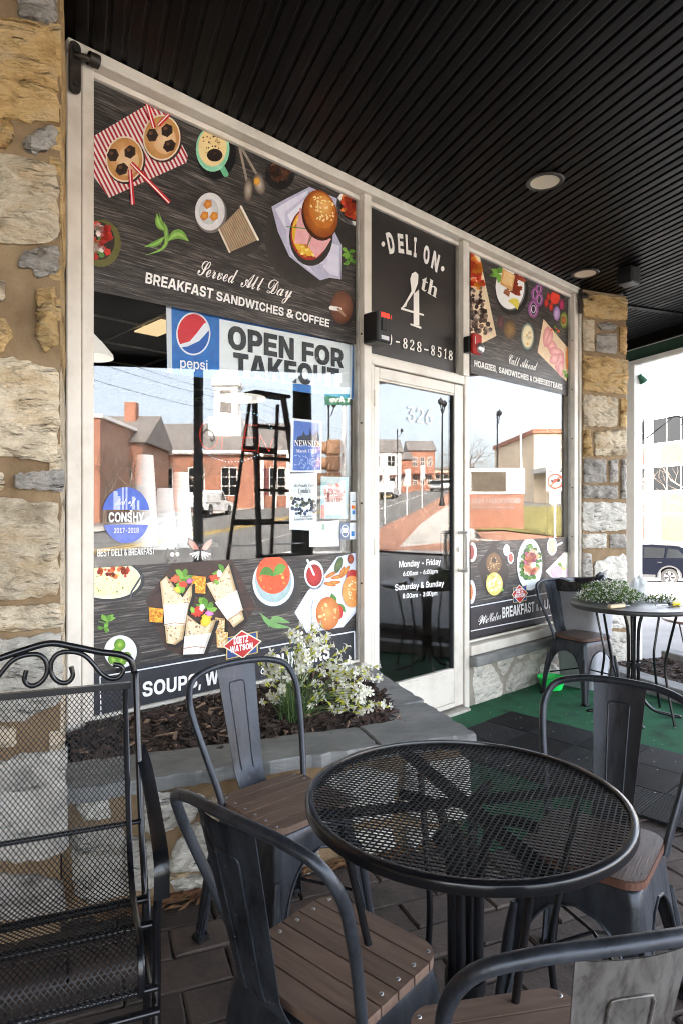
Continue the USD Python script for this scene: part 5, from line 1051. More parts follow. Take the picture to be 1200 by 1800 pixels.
single('green_bowl', xf(lathe([(0, .004), (.068, 0), (.073, .004), (.097, .078), (.104, .082), (.104, .088), (.097, .088), (.092, .080), (.068, .010), (0, .009)], 40), (3.19, 3.885, .007)), M['bowl_green'], 'bright green plastic bowl on the carpet behind the far chair', 'bowl', smooth=50)

# ---------------------------------------------------------------- white flowers in the planter
M['petal'] = usdkit.material(stage, '/World/Looks/petal', {'d': ('diffuse_bsdf', {'color': (.84, .82, .72)}), 't': ('translucent_bsdf', {'color': (.8, .8, .7)}), 'm': ('mix_closure', {'fac': .3})}, [('d.BSDF', 'm.closure1'), ('t.BSDF', 'm.closure2')], surface='m.closure')
M['calyx'] = simple('calyx', (.52, .52, .06), .6)
M['stem'] = noisy('flower_stem', (.03, .075, .018), (.09, .15, .03), scale=20, rough=.6)
fb = on_floor(520, 1264, .44)
fl = thing('flowering_plant', 'bushy white flowering plant growing in the planter mulch', 'plant', fb)
fr_ = np.random.default_rng(21); stems, leaves = [], []; fcount = 0
cr, cu = RT, UP
for k in range(96):
    base = np.array([fr_.normal(0, .03), fr_.normal(0, .025), 0])
    # tips fan out, more to the right as seen from the porch
    side = fr_.uniform(-.11, .31); hgt = fr_.uniform(.03, .44) * (1 - .62 * abs(side - .08) / .26); dep = fr_.normal(0, .06)
    if k < 12: side, hgt = fr_.uniform(-.15, -.02), fr_.uniform(.06, .24)
    tip = base + RT * side + FW * dep * .6 + UP * max(hgt, .02)
    mid = base * .4 + tip * .55 + UP * (hgt * .12 + .02) - RT * side * .12
    c_ = spline([base, mid, tip], 6); stems.append(tube(c_, .0013, 4))
    for j in range(fr_.integers(2, 5)):
        if fcount >= 290: break
        s = 1 - .11 * j - fr_.random() * .08 if j else 1.0
        p0 = np.array([np.interp(s, np.linspace(0, 1, len(c_)), c_[:, q]) for q in range(3)]); d = (c_[-1] - c_[-3]); d = d / np.linalg.norm(d) + fr_.normal(0, .5, 3); d /= np.linalg.norm(d)
        if j: p0 = p0 + d * .016
        ax = np.cross(d, [.3, .2, 1]); ax /= np.linalg.norm(ax); ay = np.cross(d, ax); sz = fr_.uniform(.0155, .0225)
        V, f = [p0], []
        for q in range(5):
            a0 = 2 * math.pi * q / 5 + .3; r1 = lambda a, r, u: p0 + (ax * math.cos(a) + ay * math.sin(a)) * r + d * u
            i0 = len(V); up_ = .6 + .5 * fr_.random(); V += [r1(a0 - .52, sz * .5, sz * .8), r1(a0 - .34, sz * .98, sz * up_), r1(a0, sz * 1.1, sz * up_ * .95), r1(a0 + .34, sz * .98, sz * up_), r1(a0 + .52, sz * .5, sz * .8)]; f += [(0, i0, i0 + 4), (i0, i0 + 1, i0 + 4), (i0 + 1, i0 + 3, i0 + 4), (i0 + 1, i0 + 2, i0 + 3)]
        part(fl, 'flower', TM(V, f), M['petal'])
        cx_ = trimesh.creation.cone(sz * .30, sz * 1.15, sections=5); T_ = trimesh.geometry.align_vectors([0, 0, -1], d); cx_.apply_transform(T_); cx_.apply_translation(p0 + d * sz * .2); leaves.append(cx_); fcount += 1
for k in range(70):
    base = np.array([fr_.normal(-.02, .02), fr_.normal(0, .02), 0]); tip = base + RT * fr_.normal(-.02, .06) + FW * fr_.normal(0, .05) + UP * fr_.uniform(.04, .15)
    c_ = spline([base, (base + tip) / 2 + UP * .015, tip], 4); stems.append(tube(c_, np.linspace(.0022, .0006, len(c_)), 4, flat=(1.8, .4)))
part(fl, 'stems', cat_(stems), M['stem'], kind='stuff'); part(fl, 'calyces', cat_(leaves), M['calyx'], kind='stuff')

# cut flowers, paintbrush handle and screwdriver on the table by the pillar
def sprig_mass(n, rx, ry, rz, seed, lo, hi):
    r = np.random.default_rng(seed); V, f = [], []
    for k in range(n):
        while True:
            q = r.uniform(-1, 1, 3); q[2] = abs(q[2])
            if q @ q < 1: break
        w = .75 + .5 * meshkit.noise(q[None] * 3.1 + seed)[0]; p = q * [rx, ry, rz] * w
        d = r.normal(0, 1, 3) + [0, 0, .8]; d /= np.linalg.norm(d); s = np.cross(d, r.normal(0, 1, 3)); s /= np.linalg.norm(s); L = r.uniform(lo, hi)
        i = len(V); V += [p, p + d * L * .5 + s * L * .28, p + d * L, p + d * L * .5 - s * L * .28]; f += [(i, i + 1, i + 2), (i, i + 2, i + 3)]
    return TM(V, f)
M['leaf'] = usdkit.material(stage, '/World/Looks/leaf', {'g': ('geometry', {}), 'r': ('rgb_ramp', {'ramp': [(0, (.08, .15, .03)), (.6, (.17, .25, .05)), (1, (.32, .36, .12))]}), 'd': ('principled_bsdf', {'roughness': .5}), 't': ('translucent_bsdf', {}), 'm': ('mix_closure', {'fac': .3})},
    [('g.random_per_island', 'r.fac'), ('r.color', 'd.base_color'), ('r.color', 't.color'), ('d.BSDF', 'm.closure1'), ('t.BSDF', 'm.closure2')], surface='m.closure')
cutf = thing('cut_flowers', 'mound of small white cut flowers with green leaves on the black table', 'flowers', (3.23, 3.36, .716), YAW * -1)
part(cutf, 'foliage', sprig_mass(1500, .21, .13, .125, 3, .012, .03), M['leaf'], kind='stuff'); part(cutf, 'blossom', sprig_mass(1900, .22, .14, .140, 4, .008, .016), M['petal'], kind='stuff')
part(cutf, 'foliage', xf(sprig_mass(260, .13, .05, .045, 6, .01, .024), (.31, -.04, 0)), M['leaf'], kind='stuff'); part(cutf, 'blossom', xf(sprig_mass(240, .13, .05, .055, 7, .007, .013), (.31, -.04, 0)), M['petal'], kind='stuff')
hb = on_floor(1072, 1068, .724)
M['pale_wood'] = noisy('pale_wood', (.52, .38, .22), (.66, .52, .33), scale=6, rough=.55, stretch=(1, 8, 8))
hd = thing('wood_scraper', 'short tool with pale wooden handle lying on the black table edge', 'tool', hb, .12)
part(hd, 'handle', box(-.012, .125, -.013, .013, -.006, .016, .004), M['pale_wood']); part(hd, 'blade', box(.1255, .16, -.016, .016, .002, .0045, .001), M['steel'])
sb_ = on_floor(1186, 1065, .7165)
M['yellow'] = simple('yellow_plastic', (.78, .56, .01), .3); M['blackp'] = simple('black_plastic', (.012, .012, .012), .4)
sd = thing('screwdriver', 'yellow and black screwdriver lying on the black table', 'tool', sb_ + [0, 0, .014], .05)
yl = xf(lathe([(0, 0), (.012, .001), (.0145, .01), (.013, .03), (.0145, .05), (.0135, .066), (.009, .07)], 8), ry=math.pi / 2); part(sd, 'handle', xf(yl, (-.03, 0, 0)), M['yellow'], smooth=35)
part(sd, 'collar', xf(xf(lathe([(.009, 0), (.012, .004), (.012, .02), (.006, .03), (0, .03)], 12), ry=-math.pi / 2), (-.031, 0, 0)), M['blackp'], smooth=40); part(sd, 'shank', xf(xf(trimesh.creation.cylinder(.003, .11, sections=8), ry=math.pi / 2), (-.115, 0, -.002)), M['steel'])
M['clear_bag'] = simple('clear_bag', (.72, .75, .76), .25, 0, alpha=.75)
pb = trimesh.creation.icosphere(3, .075); pb.vertices = pb.vertices * [.9, .8, 1.1] * (1 + (meshkit.fbm(pb.vertices * 22, 3) - .5)[:, None] * .8); pb.vertices[:, 2] = np.maximum(pb.vertices[:, 2], -.06)
single('plastic_bag', xf(pb, tuple(on_floor(1134, 1050, .70)[:2] + np.array([.06, .11])) + (.745,)), M['clear_bag'], 'crumpled clear plastic bag behind the cut flowers', 'bag', smooth=60)

# ---------------------------------------------------------------- fixtures on the shop front and ceiling
M['red_plastic'] = simple('red_plastic', (.42, .018, .012), .38); M['red_lens'] = simple('red_lens', (.62, .03, .02), .2, 0, emission_color=(1, .05, .03), emission_strength=.12)
al = shop_thing('fire_alarm', 'red fire alarm horn with round strobe on the post right of the door', 'alarm', 3.585, D, 2.30)
au, az = on_shop(834, 606, D - .06)
sp(al, 'back_box', box(au - .050, au - .005, D - .05, D - .001, az - .05, az + .055, .005), M['blackp']); sp(al, 'housing', box(au - .046, au + .050, D - .085, D - .0505, az - .062, az + .070, .010), M['red_plastic'])
sp(al, 'strobe', xf(xf(lathe([(.034, 0), (.034, .010), (.027, .021), (0, .026)], 24), rx=math.pi / 2), (au + .016, D - .0855, az - .024)), M['satin'], smooth=50); sp(al, 'mark', box(au - .036, au - .028, D - .0862, D - .0852, az - .005, az + .045), M['satin'])
ift = Film('alarm_mark', 'white mark', 'mark', [(0, 0), (1, 0), (1, 1)], D) if False else None
el = shop_thing('emergency_light', 'black emergency light box with red panel on the post left of the door sign', 'light', 2.63, D, 2.27)
sp(el, 'box', box(2.585, 2.70, D - .115, D - .001, 2.235, 2.405, .008), M['blackp']); sp(el, 'red_panel', box(2.701, 2.704, D - .108, D - .05, 2.375, 2.400), M['red_lens']); sp(el, 'side_panel', box(2.701, 2.7035, D - .085, D - .035, 2.29, 2.365), M['gasket']); sp(el, 'label', box(2.701, 2.7038, D - .105, D - .04, 2.25, 2.275), M['satin'])
sp(el, 'red_panel', box(2.612, 2.68, D - .1175, D - .1155, 2.372, 2.398), M['red_lens']); sp(el, 'button', box(2.618, 2.655, D - .1225, D - .1155, 2.30, 2.36, .003), M['gasket']); sp(el, 'label', box(2.615, 2.675, D - .1170, D - .1155, 2.25, 2.272), M['satin'])
M['bracket'] = noisy('bracket_iron', (.02, .016, .012), (.07, .058, .048), scale=20, rough=.5, metal=.6)
for u_, lab in ((.985, 'dark iron bracket plate at the top left corner of the shop front'), (5.075, 'dark iron bracket plate at the top right corner of the shop front')):
    br = shop_thing('iron_bracket', lab, 'bracket', u_, D - .02, 3.02)
    pg = rrect(.044, .20, .021, u_, 3.02); m = extrude(pg, .010); sp(br, 'plate', TM(np.c_[m.vertices[:, 0], D - .021 - m.vertices[:, 2], m.vertices[:, 1]], m.faces), M['bracket'])
    sp(br, 'arm', tube([(u_, D - .03, 3.065), (u_ + .03, D - .05, 3.062), (u_ + .065, D - .035, 3.075)], .013, 8), M['bracket'], smooth=60)
    sp(br, 'pipe', xf(xf(lathe([(.022, -.02), (.026, -.02), (.026, .02), (.022, .02)], 16), ry=math.pi / 2), (u_ + .07, D - .035, 3.078)), M['bracket'], smooth=40)
    for z_ in (2.955, 3.09): sp(br, 'bolt', xf(xf(trimesh.creation.cylinder(.007, .006, sections=8), rx=math.pi / 2), (u_, D - .034, z_)), M['gasket'])
M['lamp_trim'] = simple('lamp_trim', (.035, .03, .026), .4); M['lamp_bowl'] = simple('lamp_bowl', (.72, .62, .46), .35)
for (x_, y_), lab in (((957, 317), 'round recessed ceiling light nearer the camera'), ((1028, 479), 'round recessed ceiling light above the far pillar')):
    c_ = on_floor(x_, y_, CEIL); rl_ = thing('ceiling_light', lab, 'light', (c_[0], c_[1], CEIL), 0)
    part(rl_, 'trim', lathe([(.100, -.001), (.104, -.006), (.098, -.012), (.082, -.008), (.078, -.004), (.078, -.0035), (.100, .0)], 40), M['lamp_trim'], smooth=40)
    part(rl_, 'reflector', lathe([(.079, -.009), (.072, -.0065), (.05, -.0045), (0, -.004)][::-1], 32), M['lamp_bowl'], smooth=60)
c_ = on_floor(1104, 470, CEIL)
sl = thing('speaker_box', 'small black box hanging from the ceiling near the far pillar', 'speaker', (c_[0], c_[1], CEIL), .3)
part(sl, 'body', box(-.065, .065, -.06, .06, -.13, -.006, .008), M['blackp']); part(sl, 'mount', box(-.03, .03, -.03, .03, -.006, 0), M['blackp']); part(sl, 'grille', box(-.055, .055, -.064, -.0605, -.12, -.016, .001), M['gasket'])
# ---------------------------------------------------------------- inside the window
def inpt(x, y, n): u, z = on_shop(x, y, n); return u, z
M['lamp_white'] = simple('lit_shade', (.85, .84, .80), .5, 0, emission_color=(1, .93, .82), emission_strength=.06)
M['lamp_panel'] = simple('lit_panel', (.9, .88, .8), .5, 0, emission_color=(1, .72, .38), emission_strength=.08)
for (x, y, n, s, fl_), lab in (((860, 742, GD + 1.6, .27, .75), 'white cone lamp shade glowing inside the right window'), ((748, 730, GD + 1.9, .24, .8), 'white cone lamp shade glowing behind the door glass'), ((158, 628, GD + .9, .15, .9), 'white cone lamp shade glowing at the left edge of the big window'), ((424, 702, GD + 2.2, .27, .14), 'flat white lamp shade seen through the big window over the cupola')):
    u, z = inpt(x, y, n); z = min(z, 2.6); t = shop_thing('pendant_lamp', lab, 'lamp', u, n, z)
    part(t, 'shade', lathe([(s * .82, 0), (s * .80, .02), (s * .5, s * .55 * fl_), (s * .16, s * .95 * fl_), (.02, s * fl_)], 28), M['lamp_white'], smooth=50); part(t, 'cord', tube([(0, 0, s * fl_), (0, 0, 2.885 - z)], .006, 6), M['blackp'])
t = shop_thing('ceiling_panel_light', 'warm lit ceiling panel seen inside above the banner corner', 'light', 2.70, GD + 2.5, 2.865)
part(t, 'panel', box(-.11, .11, -.24, .24, .0, .012), M['lamp_panel'])
M['cup_white'] = simple('white_cup', (.82, .82, .80), .5)
def cup_stack(x, yb_, yt, w, n, lab):
    u, z0 = inpt(x, yb_, n); _, z1_ = inpt(x, yt, n); u2, _ = inpt(x + w / 2, yb_, n); r = abs(u2 - u); h = (z1_ - z0) * 1.0
    t = shop_thing('cup_stack', lab, 'cups', u, n, z0, 'white paper cup stacks in the window'); k = max(6, int(h / .022))
    pr = []
    for j in range(k):
        za, zb_ = h * j / k, h * (j + 1) / k; rr = lambda q: r * (1 - .42 * q / h)
        pr += [(rr(za), za), (rr(za), za + (zb_ - za) * .35), (rr(za) * .965, za + (zb_ - za) * .4), (rr(zb_) * .985, zb_)]
    pr += [(r * .5, h), (0, h)]; part(t, 'cups', lathe(pr, 20), M['cup_white'], smooth=30)
cup_stack(255, 960, 800, 46, GD + .22, 'tallest stack of white paper cups behind the round sticker')
cup_stack(290, 965, 858, 42, GD + .20, 'shorter stack of white paper cups in the big window'); cup_stack(318, 962, 830, 40, GD + .26, 'stack of white paper cups nearest the dark post reflection')
sh = shop_thing('window_shelf', 'low shelf behind the lower film of the big window', 'shelf', 1.08, GD + .03, .98)
sp(sh, 'board', box(1.08, 2.58, GD + .05, GD + .42, .985, 1.01), M['recess'])
M['owl'] = simple('owl_dark', (.03, .025, .022), .5); M['owl_eye'] = simple('owl_eye', (.8, .78, .7), .4); M['orange'] = simple('orange_paint', (.62, .16, .04), .5)
u, z = inpt(302, 985, GD + .10); ow = shop_thing('owl_figurine', 'small dark owl figurine with big eyes inside the big window', 'figurine', u, GD + .10, 1.01)
part(ow, 'body', lathe([(0, 0), (.022, 0), (.026, .02), (.024, .05), (.016, .068), (.0, .07)], 16), M['owl'], smooth=60); part(ow, 'head', xf(lathe([(0, .0), (.026, .006), (.031, .026), (.026, .046), (0, .052)], 16), (0, 0, .066)), M['owl'], smooth=60)
for s in (-1, 1):
    part(ow, 'ear', xf(trimesh.creation.cone(.009, .02, sections=6), (s * .02, 0, .108)), M['owl']); part(ow, 'eye', xf(xf(lathe([(.011, 0), (.009, .003), (0, .004)], 14), rx=math.pi / 2), (s * .013, -.028, .096)), M['owl_eye'])
part(ow, 'belly', xf(xf(lathe([(.014, 0), (.011, .003), (0, .004)], 14), rx=math.pi / 2), (.006, -.0255, .036)), M['orange'])
BF = Film('butterfly_figure', 'butterfly cut-out figure standing inside the foot of the big window', 'figurine', [(325, 940), (374, 940), (374, 1000), (325, 1000)], GD + .08, base=None); BF.lift = .002; BF.conv = zc(160, 600, 4.615)
i = BF.item('wings')
for s in (-1, 1):
    cx = 884
    i.poly([(cx, 1690), (cx + s * 40, 1620), (cx + s * 100, 1590), (cx + s * 104, 1650), (cx + s * 60, 1700), (cx + s * 96, 1730), (cx + s * 70, 1785), (cx + s * 20, 1760)], (40, 32, 30)).poly([(cx + s * 6, 1688), (cx + s * 40, 1634), (cx + s * 90, 1606), (cx + s * 92, 1644), (cx + s * 54, 1690)], (226, 150, 130))
    for q in range(4): i.line([(cx + s * 8, 1705), (cx + s * (20 + q * 20), 1770 - q * 14)], 12, (236, 232, 226))
i.line([(884, 1640), (884, 1770)], 12, (60, 40, 30)).end('lettering')
M['led_red'] = simple('led_red', (.8, .05, .03), .4, 0, emission_color=(1, .06, .03), emission_strength=.16); M['led_blue'] = simple('led_blue', (.2, .5, .8), .4, 0, emission_color=(.35, .75, 1), emission_strength=.14)
ld = shop_thing('led_open_sign', 'open sign of red and blue light dots hanging inside the window', 'sign', 1.8, GD + .30, 1.5)
zl = zc(320, 640, 3.75); n_ = GD + .30
def dotline(name, pts, mat, step=16):
    L = LineString(pts); ms = []
    for k in range(int(L.length / step) + 1):
        q = L.interpolate(k * step); u, z = inpt(*zl(q.x, q.y), n_); s = trimesh.creation.icosphere(0, .0031); s.apply_translation((u, n_, z)); ms.append(s)
    sp(ld, name, cat_(ms), mat, kind='stuff')
dotline('letter_o', [(180 + 62 * math.cos(a), 465 + 93 * math.sin(a)) for a in np.linspace(0, 6.2, 40)], M['led_red'])
dotline('letter_p', [(262, 558), (268, 480), (275, 400), (330, 395), (350, 420), (340, 465), (275, 478)], M['led_red']); dotline('letter_e', [(490, 405), (425, 398), (395, 566), (480, 570)], M['led_red']); dotline('letter_e', [(400, 484), (480, 486)], M['led_red'])
dotline('letter_n', [(502, 578), (515, 470), (575, 578), (600, 480)], M['led_red'])
dotline('light_arc', [(135, 560), (200, 615), (300, 645), (400, 640), (500, 600)], M['led_blue'], 22); dotline('light_arc', [(390, 312), (480, 325), (560, 372), (600, 440)], M['led_blue'], 22)
# dim furniture inside
M['cardboard'] = noisy('cardboard', (.20, .10, .055), (.28, .15, .085), scale=3, rough=.85)
cb = shop_thing('cardboard_box', 'brown cardboard box with white bag on the floor behind the door', 'box', 2.95, GD + .5, .03); part(cb, 'carton', box(-.17, .17, -.14, .14, 0, .27, .004), M['cardboard'])
k_ = trimesh.creation.icosphere(2, .09); k_.vertices *= 1 + (meshkit.fbm(k_.vertices * 30, 3) - .5)[:, None] * .9; part(cb, 'white_bag', xf(k_, (0, 0, .31)), M['cup_white'], smooth=60)
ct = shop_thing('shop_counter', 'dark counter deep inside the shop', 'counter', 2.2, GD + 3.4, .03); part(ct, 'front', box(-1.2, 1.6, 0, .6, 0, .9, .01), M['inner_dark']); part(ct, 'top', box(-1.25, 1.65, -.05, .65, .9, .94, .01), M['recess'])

# ---------------------------------------------------------------- the ground outside, falling to the right and rising down the street
def sst(a, b, x): t = np.clip((x - a) / (b - a), 0, 1); return t * t * (3 - 2 * t)
def gz(x, y):
    x, y = np.asarray(x, float), np.asarray(y, float)
    s = sst(0, 6, y); xx = np.clip(x - 12, 0, 150)
    return (1 - s) * (-.16 + .062 * xx - .02 * np.clip(-4 - y, 0, 40) * sst(5, 25, x)) + s * (-.44 - .075 * np.clip(y - 5, 0, 60) - .004 * np.clip(x - 6, 0, 60))
M['asphalt'] = noisy('asphalt', (.10, .10, .098), (.155, .152, .145), scale=.7, rough=.92, bump=.3, bscale=60)
M['concrete'] = noisy('concrete', (.34, .325, .295), (.44, .42, .38), scale=1.2, rough=.9)
M['brick_walk'] = usdkit.material(stage, '/World/Looks/brick_walk', {'tc': ('texture_coordinate', {}), 'b': ('brick_texture', {'scale': 1.0, 'brick_width': .21, 'row_height': .105, 'mortar_size': .006, 'color1': (.34, .15, .085), 'color2': (.26, .11, .07), 'mortar': (.30, .25, .20)}), 'p': ('principled_bsdf', {'roughness': .9})}, [('tc.object', 'b.vector'), ('b.color', 'p.base_color')], surface='p.BSDF')
M['lawn'] = noisy('lawn', (.11, .11, .025), (.21, .17, .05), scale=3, rough=.95, bump=.8, bscale=60)
M['line_white'] = noisy('road_white', (.55, .55, .53), (.70, .70, .68), scale=4, rough=.8); M['line_yellow'] = simple('road_yellow', (.52, .33, .05), .8)
ax = np.unique(np.round(np.r_[np.arange(-60, 160, 2.0), np.arange(-700, 900, 40.0)], 3)); ay = np.unique(np.round(np.r_[np.arange(-70, 70, 2.0), np.arange(-700, 701, 40.0)], 3))
X, Y = np.meshgrid(ax, ay); Zg = gz(X, Y); nX = len(ax)
q = np.arange(X.size).reshape(X.shape); f4 = np.c_[q[:-1, :-1].ravel(), q[:-1, 1:].ravel(), q[1:, 1:].ravel(), q[1:, :-1].ravel()]
# leave out the quads under the building and its porch
cxm, cym = X.ravel()[f4].mean(1), Y.ravel()[f4].mean(1); keepq = ~((cxm > -26) & (cxm < 3.2) & (cym > -1) & (cym < 15.5)); f4 = f4[keepq]
g_ = TM(np.c_[X.ravel(), Y.ravel(), Zg.ravel()], np.vstack([f4[:, [0, 1, 2]], f4[:, [0, 2, 3]]]))
single('road', g_, M['asphalt'], kind='structure', smooth=True)
def patch(name, pts, dz, mat, step=1.5, kind='structure', th=0.0, label=None, cat=None):
    P = Polygon(pts); x0, y0, x1, y1 = P.bounds; vs = []
    # split along the same grid lines as the road sheet so that the two never cross
    cells = []
    for a in np.arange(math.floor(x0 / 2) * 2, x1, 2.0):
        for b in np.arange(math.floor(y0 / 2) * 2, y1, 2.0):
            for tri_ in (Polygon([(a, b), (a + 2, b), (a + 2, b + 2)]), Polygon([(a, b), (a + 2, b + 2), (a, b + 2)])):
                c = P.intersection(tri_)
                if c.is_empty or c.area < 1e-6: continue
                zz = gz(np.array([p[0] for p in tri_.exterior.coords[:3]]), np.array([p[1] for p in tri_.exterior.coords[:3]])); A = np.c_[np.array(tri_.exterior.coords[:3]), np.ones(3)]; co = np.linalg.solve(A, zz)
                for qq in polys(c): cells.append((qq, co))
    V, Fc, n = [], [], 0
    for qq, co in cells:
        v, f = tri2d(qq); V.append(np.c_[v, v @ co[:2] + co[2] + dz]); Fc.append(f + n); n += len(v)
    m = TM(np.vstack(V), np.vstack(Fc))
    p = part(None, name, m, mat); key(stage.GetPrimAtPath(p), label, cat, kind=kind); return p
CURB = [(16.5, -3.5), (26.5, -6), (41, -9), (80, -18), (118, -27)]
def off(pts, d): return [(x - d * .23, y + d * .97) for x, y in pts]
patch('brick_pavement', CURB + off(CURB, 1.7)[::-1], .06, M['brick_walk']); patch('concrete_pavement', off(CURB, 1.7) + off(CURB, 4.4)[::-1], .063, M['concrete'])
patch('brick_plaza', [(16.5, -3.4), (16.4, 4.5), (24.5, 4.0), (22.5, -.9), (20.2, -.2), (17.3, -1.9)], .07, M['brick_walk'])
patch('concrete_band', [(18.9, -1.2), (19.4, -1.2), (20.6, 4.4), (20.1, 4.4)], .09, M['concrete'])
patch('lawn', off(CURB[1:3], 4.5) + [(40, 8), (24.6, 4.2), (23.0, -1.0)], .075, M['lawn'], kind='stuff', label='short yellow-green lawn around the brick monument sign', cat='grass')
patch('concrete_pavement', [(3.74, -4.2), (6.0, -4.2), (6.3, 1.2), (6.3, 12), (4.82, 12), (4.82, -1.3), (3.74, -1.6)], .03, M['concrete']); patch('concrete_pavement', [(-40, -4.2), (3.74, -4.2), (3.74, -1.62), (-40, -1.62)], .03, M['concrete'])
# far side of the street
SC = [(-40, -18), (16, -19.0), (41, -25), (80, -34), (118, -43)]
patch('concrete_pavement', SC + off(SC, -3)[::-1], .06, M['concrete'])
for k in range(8): patch('crosswalk_stripe', [(8.0 + k * 1.05, -5.2), (8.5 + k * 1.05, -5.2), (8.7 + k * 1.05, -2.4), (8.2 + k * 1.05, -2.4)], .02, M['line_white'])
for k in range(7): patch('crosswalk_stripe', [(13.0, 1.0 + k * 1.1), (15.6, 1.3 + k * 1.1), (15.6, 1.75 + k * 1.1), (13.0, 1.45 + k * 1.1)], .02, M['line_white'])
patch('stop_line', [(9.0, 3.2), (15.8, 4.0), (15.8, 4.4), (9.0, 3.6)], .025, M['line_white'])
patch('centre_line', [(10, -11.9), (41, -16.6), (80, -25.6), (80, -25.3), (41, -16.3), (10, -11.6)], .02, M['line_yellow']); patch('centre_line', [(10, -11.3), (41, -16.0), (80, -25.0), (80, -24.7), (41, -15.7), (10, -11.0)], .02, M['line_yellow'])
patch('lane_line', [(18, -8), (41, -12.2), (80, -21.2), (80, -21.05), (41, -12.05), (18, -7.85)], .02, M['line_white'])

# planted strip along the open side of the porch
M['kerb_stone'] = noisy('kerb_stone', (.16, .16, .155), (.27, .265, .25), scale=6, rough=.85, bump=.3, bscale=30)
ps = thing('planted_strip', 'long low stone-kerbed bed of dark mulch along the open porch side', 'planter', (3.76, -1.2, 0))
O_ = np.array([3.76, -1.2, 0])
for name, (a, b, c, d, z0, z1_) in (('kerb', (3.745, 3.91, -1.4, 1.4, -.4, .10)), ('kerb', (3.745, 3.912, 1.406, 4.24, -.4, .098)), ('kerb', (4.64, 4.80, -1.4, 1.5, -.6, .10)), ('kerb', (4.642, 4.80, 1.506, 4.24, -.6, .102)), ('kerb', (3.913, 4.638, -1.4, -1.25, -.5, .099))):
    m = box(a, b, c, d, z0, z1_, .008); m.apply_translation(-O_); part(ps, name, m, M['kerb_stone'])
sl_ = box(3.912, 4.639, -1.249, 4.24, -.4, .045); sl_.apply_translation(-O_); part(ps, 'soil', sl_, M['soil'])
single('strip_mulch', chips(1500, sbox(3.92, 1.8, 4.63, 4.2), lambda x, y: .045, .01, .04, 13), M['mulch'], 'dark mulch chips filling the planted strip beside the far pillar', 'mulch', kind='stuff')

# ---------------------------------------------------------------- awning frame, posts and hooks along the open side
M['post_white'] = noisy('post_white', (.66, .66, .64), (.76, .76, .74), scale=4, rough=.4); M['awning_green'] = noisy('awning_green', (.008, .035, .022), (.014, .055, .034), scale=3, rough=.8)
M['post_dark'] = simple('post_dark', (.10, .10, .10), .5)
aw = thing('awning', 'dark green awning edge on a pale metal frame beyond the far pillar', 'awning', (5.5, 5.4, 2.85)); O_ = np.array([5.5, 5.4, 2.85])
def ap(name, m, mat): m = m.copy(); m.apply_translation(-O_); part(aw, name, m, mat)
ap('rail', box(5.47, 5.53, 1.4, 9.0, 2.865, 2.92, .004), M['post_white']); ap('rail', box(5.47, 5.53, 1.4, 9.0, 3.05, 3.085, .004), M['post_white'])
for k in range(8): ap('upright', box(5.475, 5.525, 1.55 + k * 1.02, 1.60 + k * 1.02, 2.921, 3.049, .003), M['post_white']); ap('strut', tube([(5.53, 1.575 + k * 1.02, 3.06), (6.1, 1.575 + k * 1.02, 3.32)], .016, 6), M['post_white'])
ap('fabric', box(5.535, 5.545, 1.4, 9.0, 2.87, 3.60), M['awning_green']); 
fb_ = TM([(5.425, 1.36, 3.56), (6.15, 1.36, 3.36), (6.15, 9, 3.36), (5.425, 9, 3.56)], [(0, 1, 2), (0, 2, 3)]); ap('fabric', fb_, M['awning_green'])
def porch_post(x, y, lab, mat, hook=True, ztop=3.02, w=.055, zb=-.45):
    t = thing('porch_post', lab, 'post', (x, y, zb), 0.0); part(t, 'shaft', box(-w, w, -w, w, 0, ztop - zb, .006), mat); part(t, 'base', box(-w * 1.7, w * 1.7, -w * 1.7, w * 1.7, 0, .03, .004), mat)
    if hook:
        z = 2.20 - zb; part(t, 'hook', tube(spline([(w, 0, z - .12), (w + .03, 0, z + .02), (w + .13, 0, z + .10), (w + .24, 0, z + .07), (w + .27, 0, z), (w + .23, 0, z - .035), (w + .20, 0, z)], 5), .008, 6), M['black_wire'], smooth=60); part(t, 'hook_plate', box(w, w + .006, -.02, .02, z - .2, z + .02), M['black_wire'])
porch_post(5.48, 5.35, 'white square post under the awning beside the far pillar', M['post_white'], hook=False, ztop=2.864, w=.058)
hk = thing('plant_hook', 'black triangular plant hook fixed to the white awning post', 'hook', (5.48, 5.29, 2.2)); 
part(hk, 'bracket', tube([(.06, -.01, -.13), (.06, -.01, .09), (.36, -.1, .10), (.10, -.02, -.11)], .008, 6), M['black_wire']); part(hk, 'hook', tube(spline([(.30, -.09, .10), (.42, -.13, .12), (.47, -.15, .07), (.45, -.14, .03)], 4), .008, 6), M['black_wire'])
bulb = thing('green_lamp', 'small green lamp fitting near the top of the white post', 'lamp', (5.50, 5.27, 2.72)); part(bulb, 'shade', xf(lathe([(.045, -.05), (.03, .0), (.018, .04), (0, .045)], 14), ry=-.7), M['green_l'] if 'green_l' in M else simple('green_enamel', (.01, .10, .05), .4), smooth=50)
porch_post(4.40, .06, 'dark square porch post with scroll hook mirrored in the big window', M['post_dark'], w=.042)
M['umbrella_green'] = noisy('umbrella_green', (.004, .016, .010), (.010, .035, .02), scale=4, rough=.85)
um = thing('furled_umbrella', 'tall furled dark green umbrella mirrored in the big window', 'umbrella', (5.25, 1.0, -.42))
part(um, 'pole', tube([(0, 0, 0), (0, 0, 3.5)], .022, 10), M['black_wire']); part(um, 'canopy', lathe([(.12, .9), (.135, 1.0), (.13, 1.8), (.12, 2.6), (.115, 3.35), (.03, 3.42), (0, 3.42)], 18), M['umbrella_green'], smooth=50); part(um, 'base', lathe([(0, 0), (.25, 0), (.25, .05), (.05, .09), (0, .09)], 20), M['black_wire'])

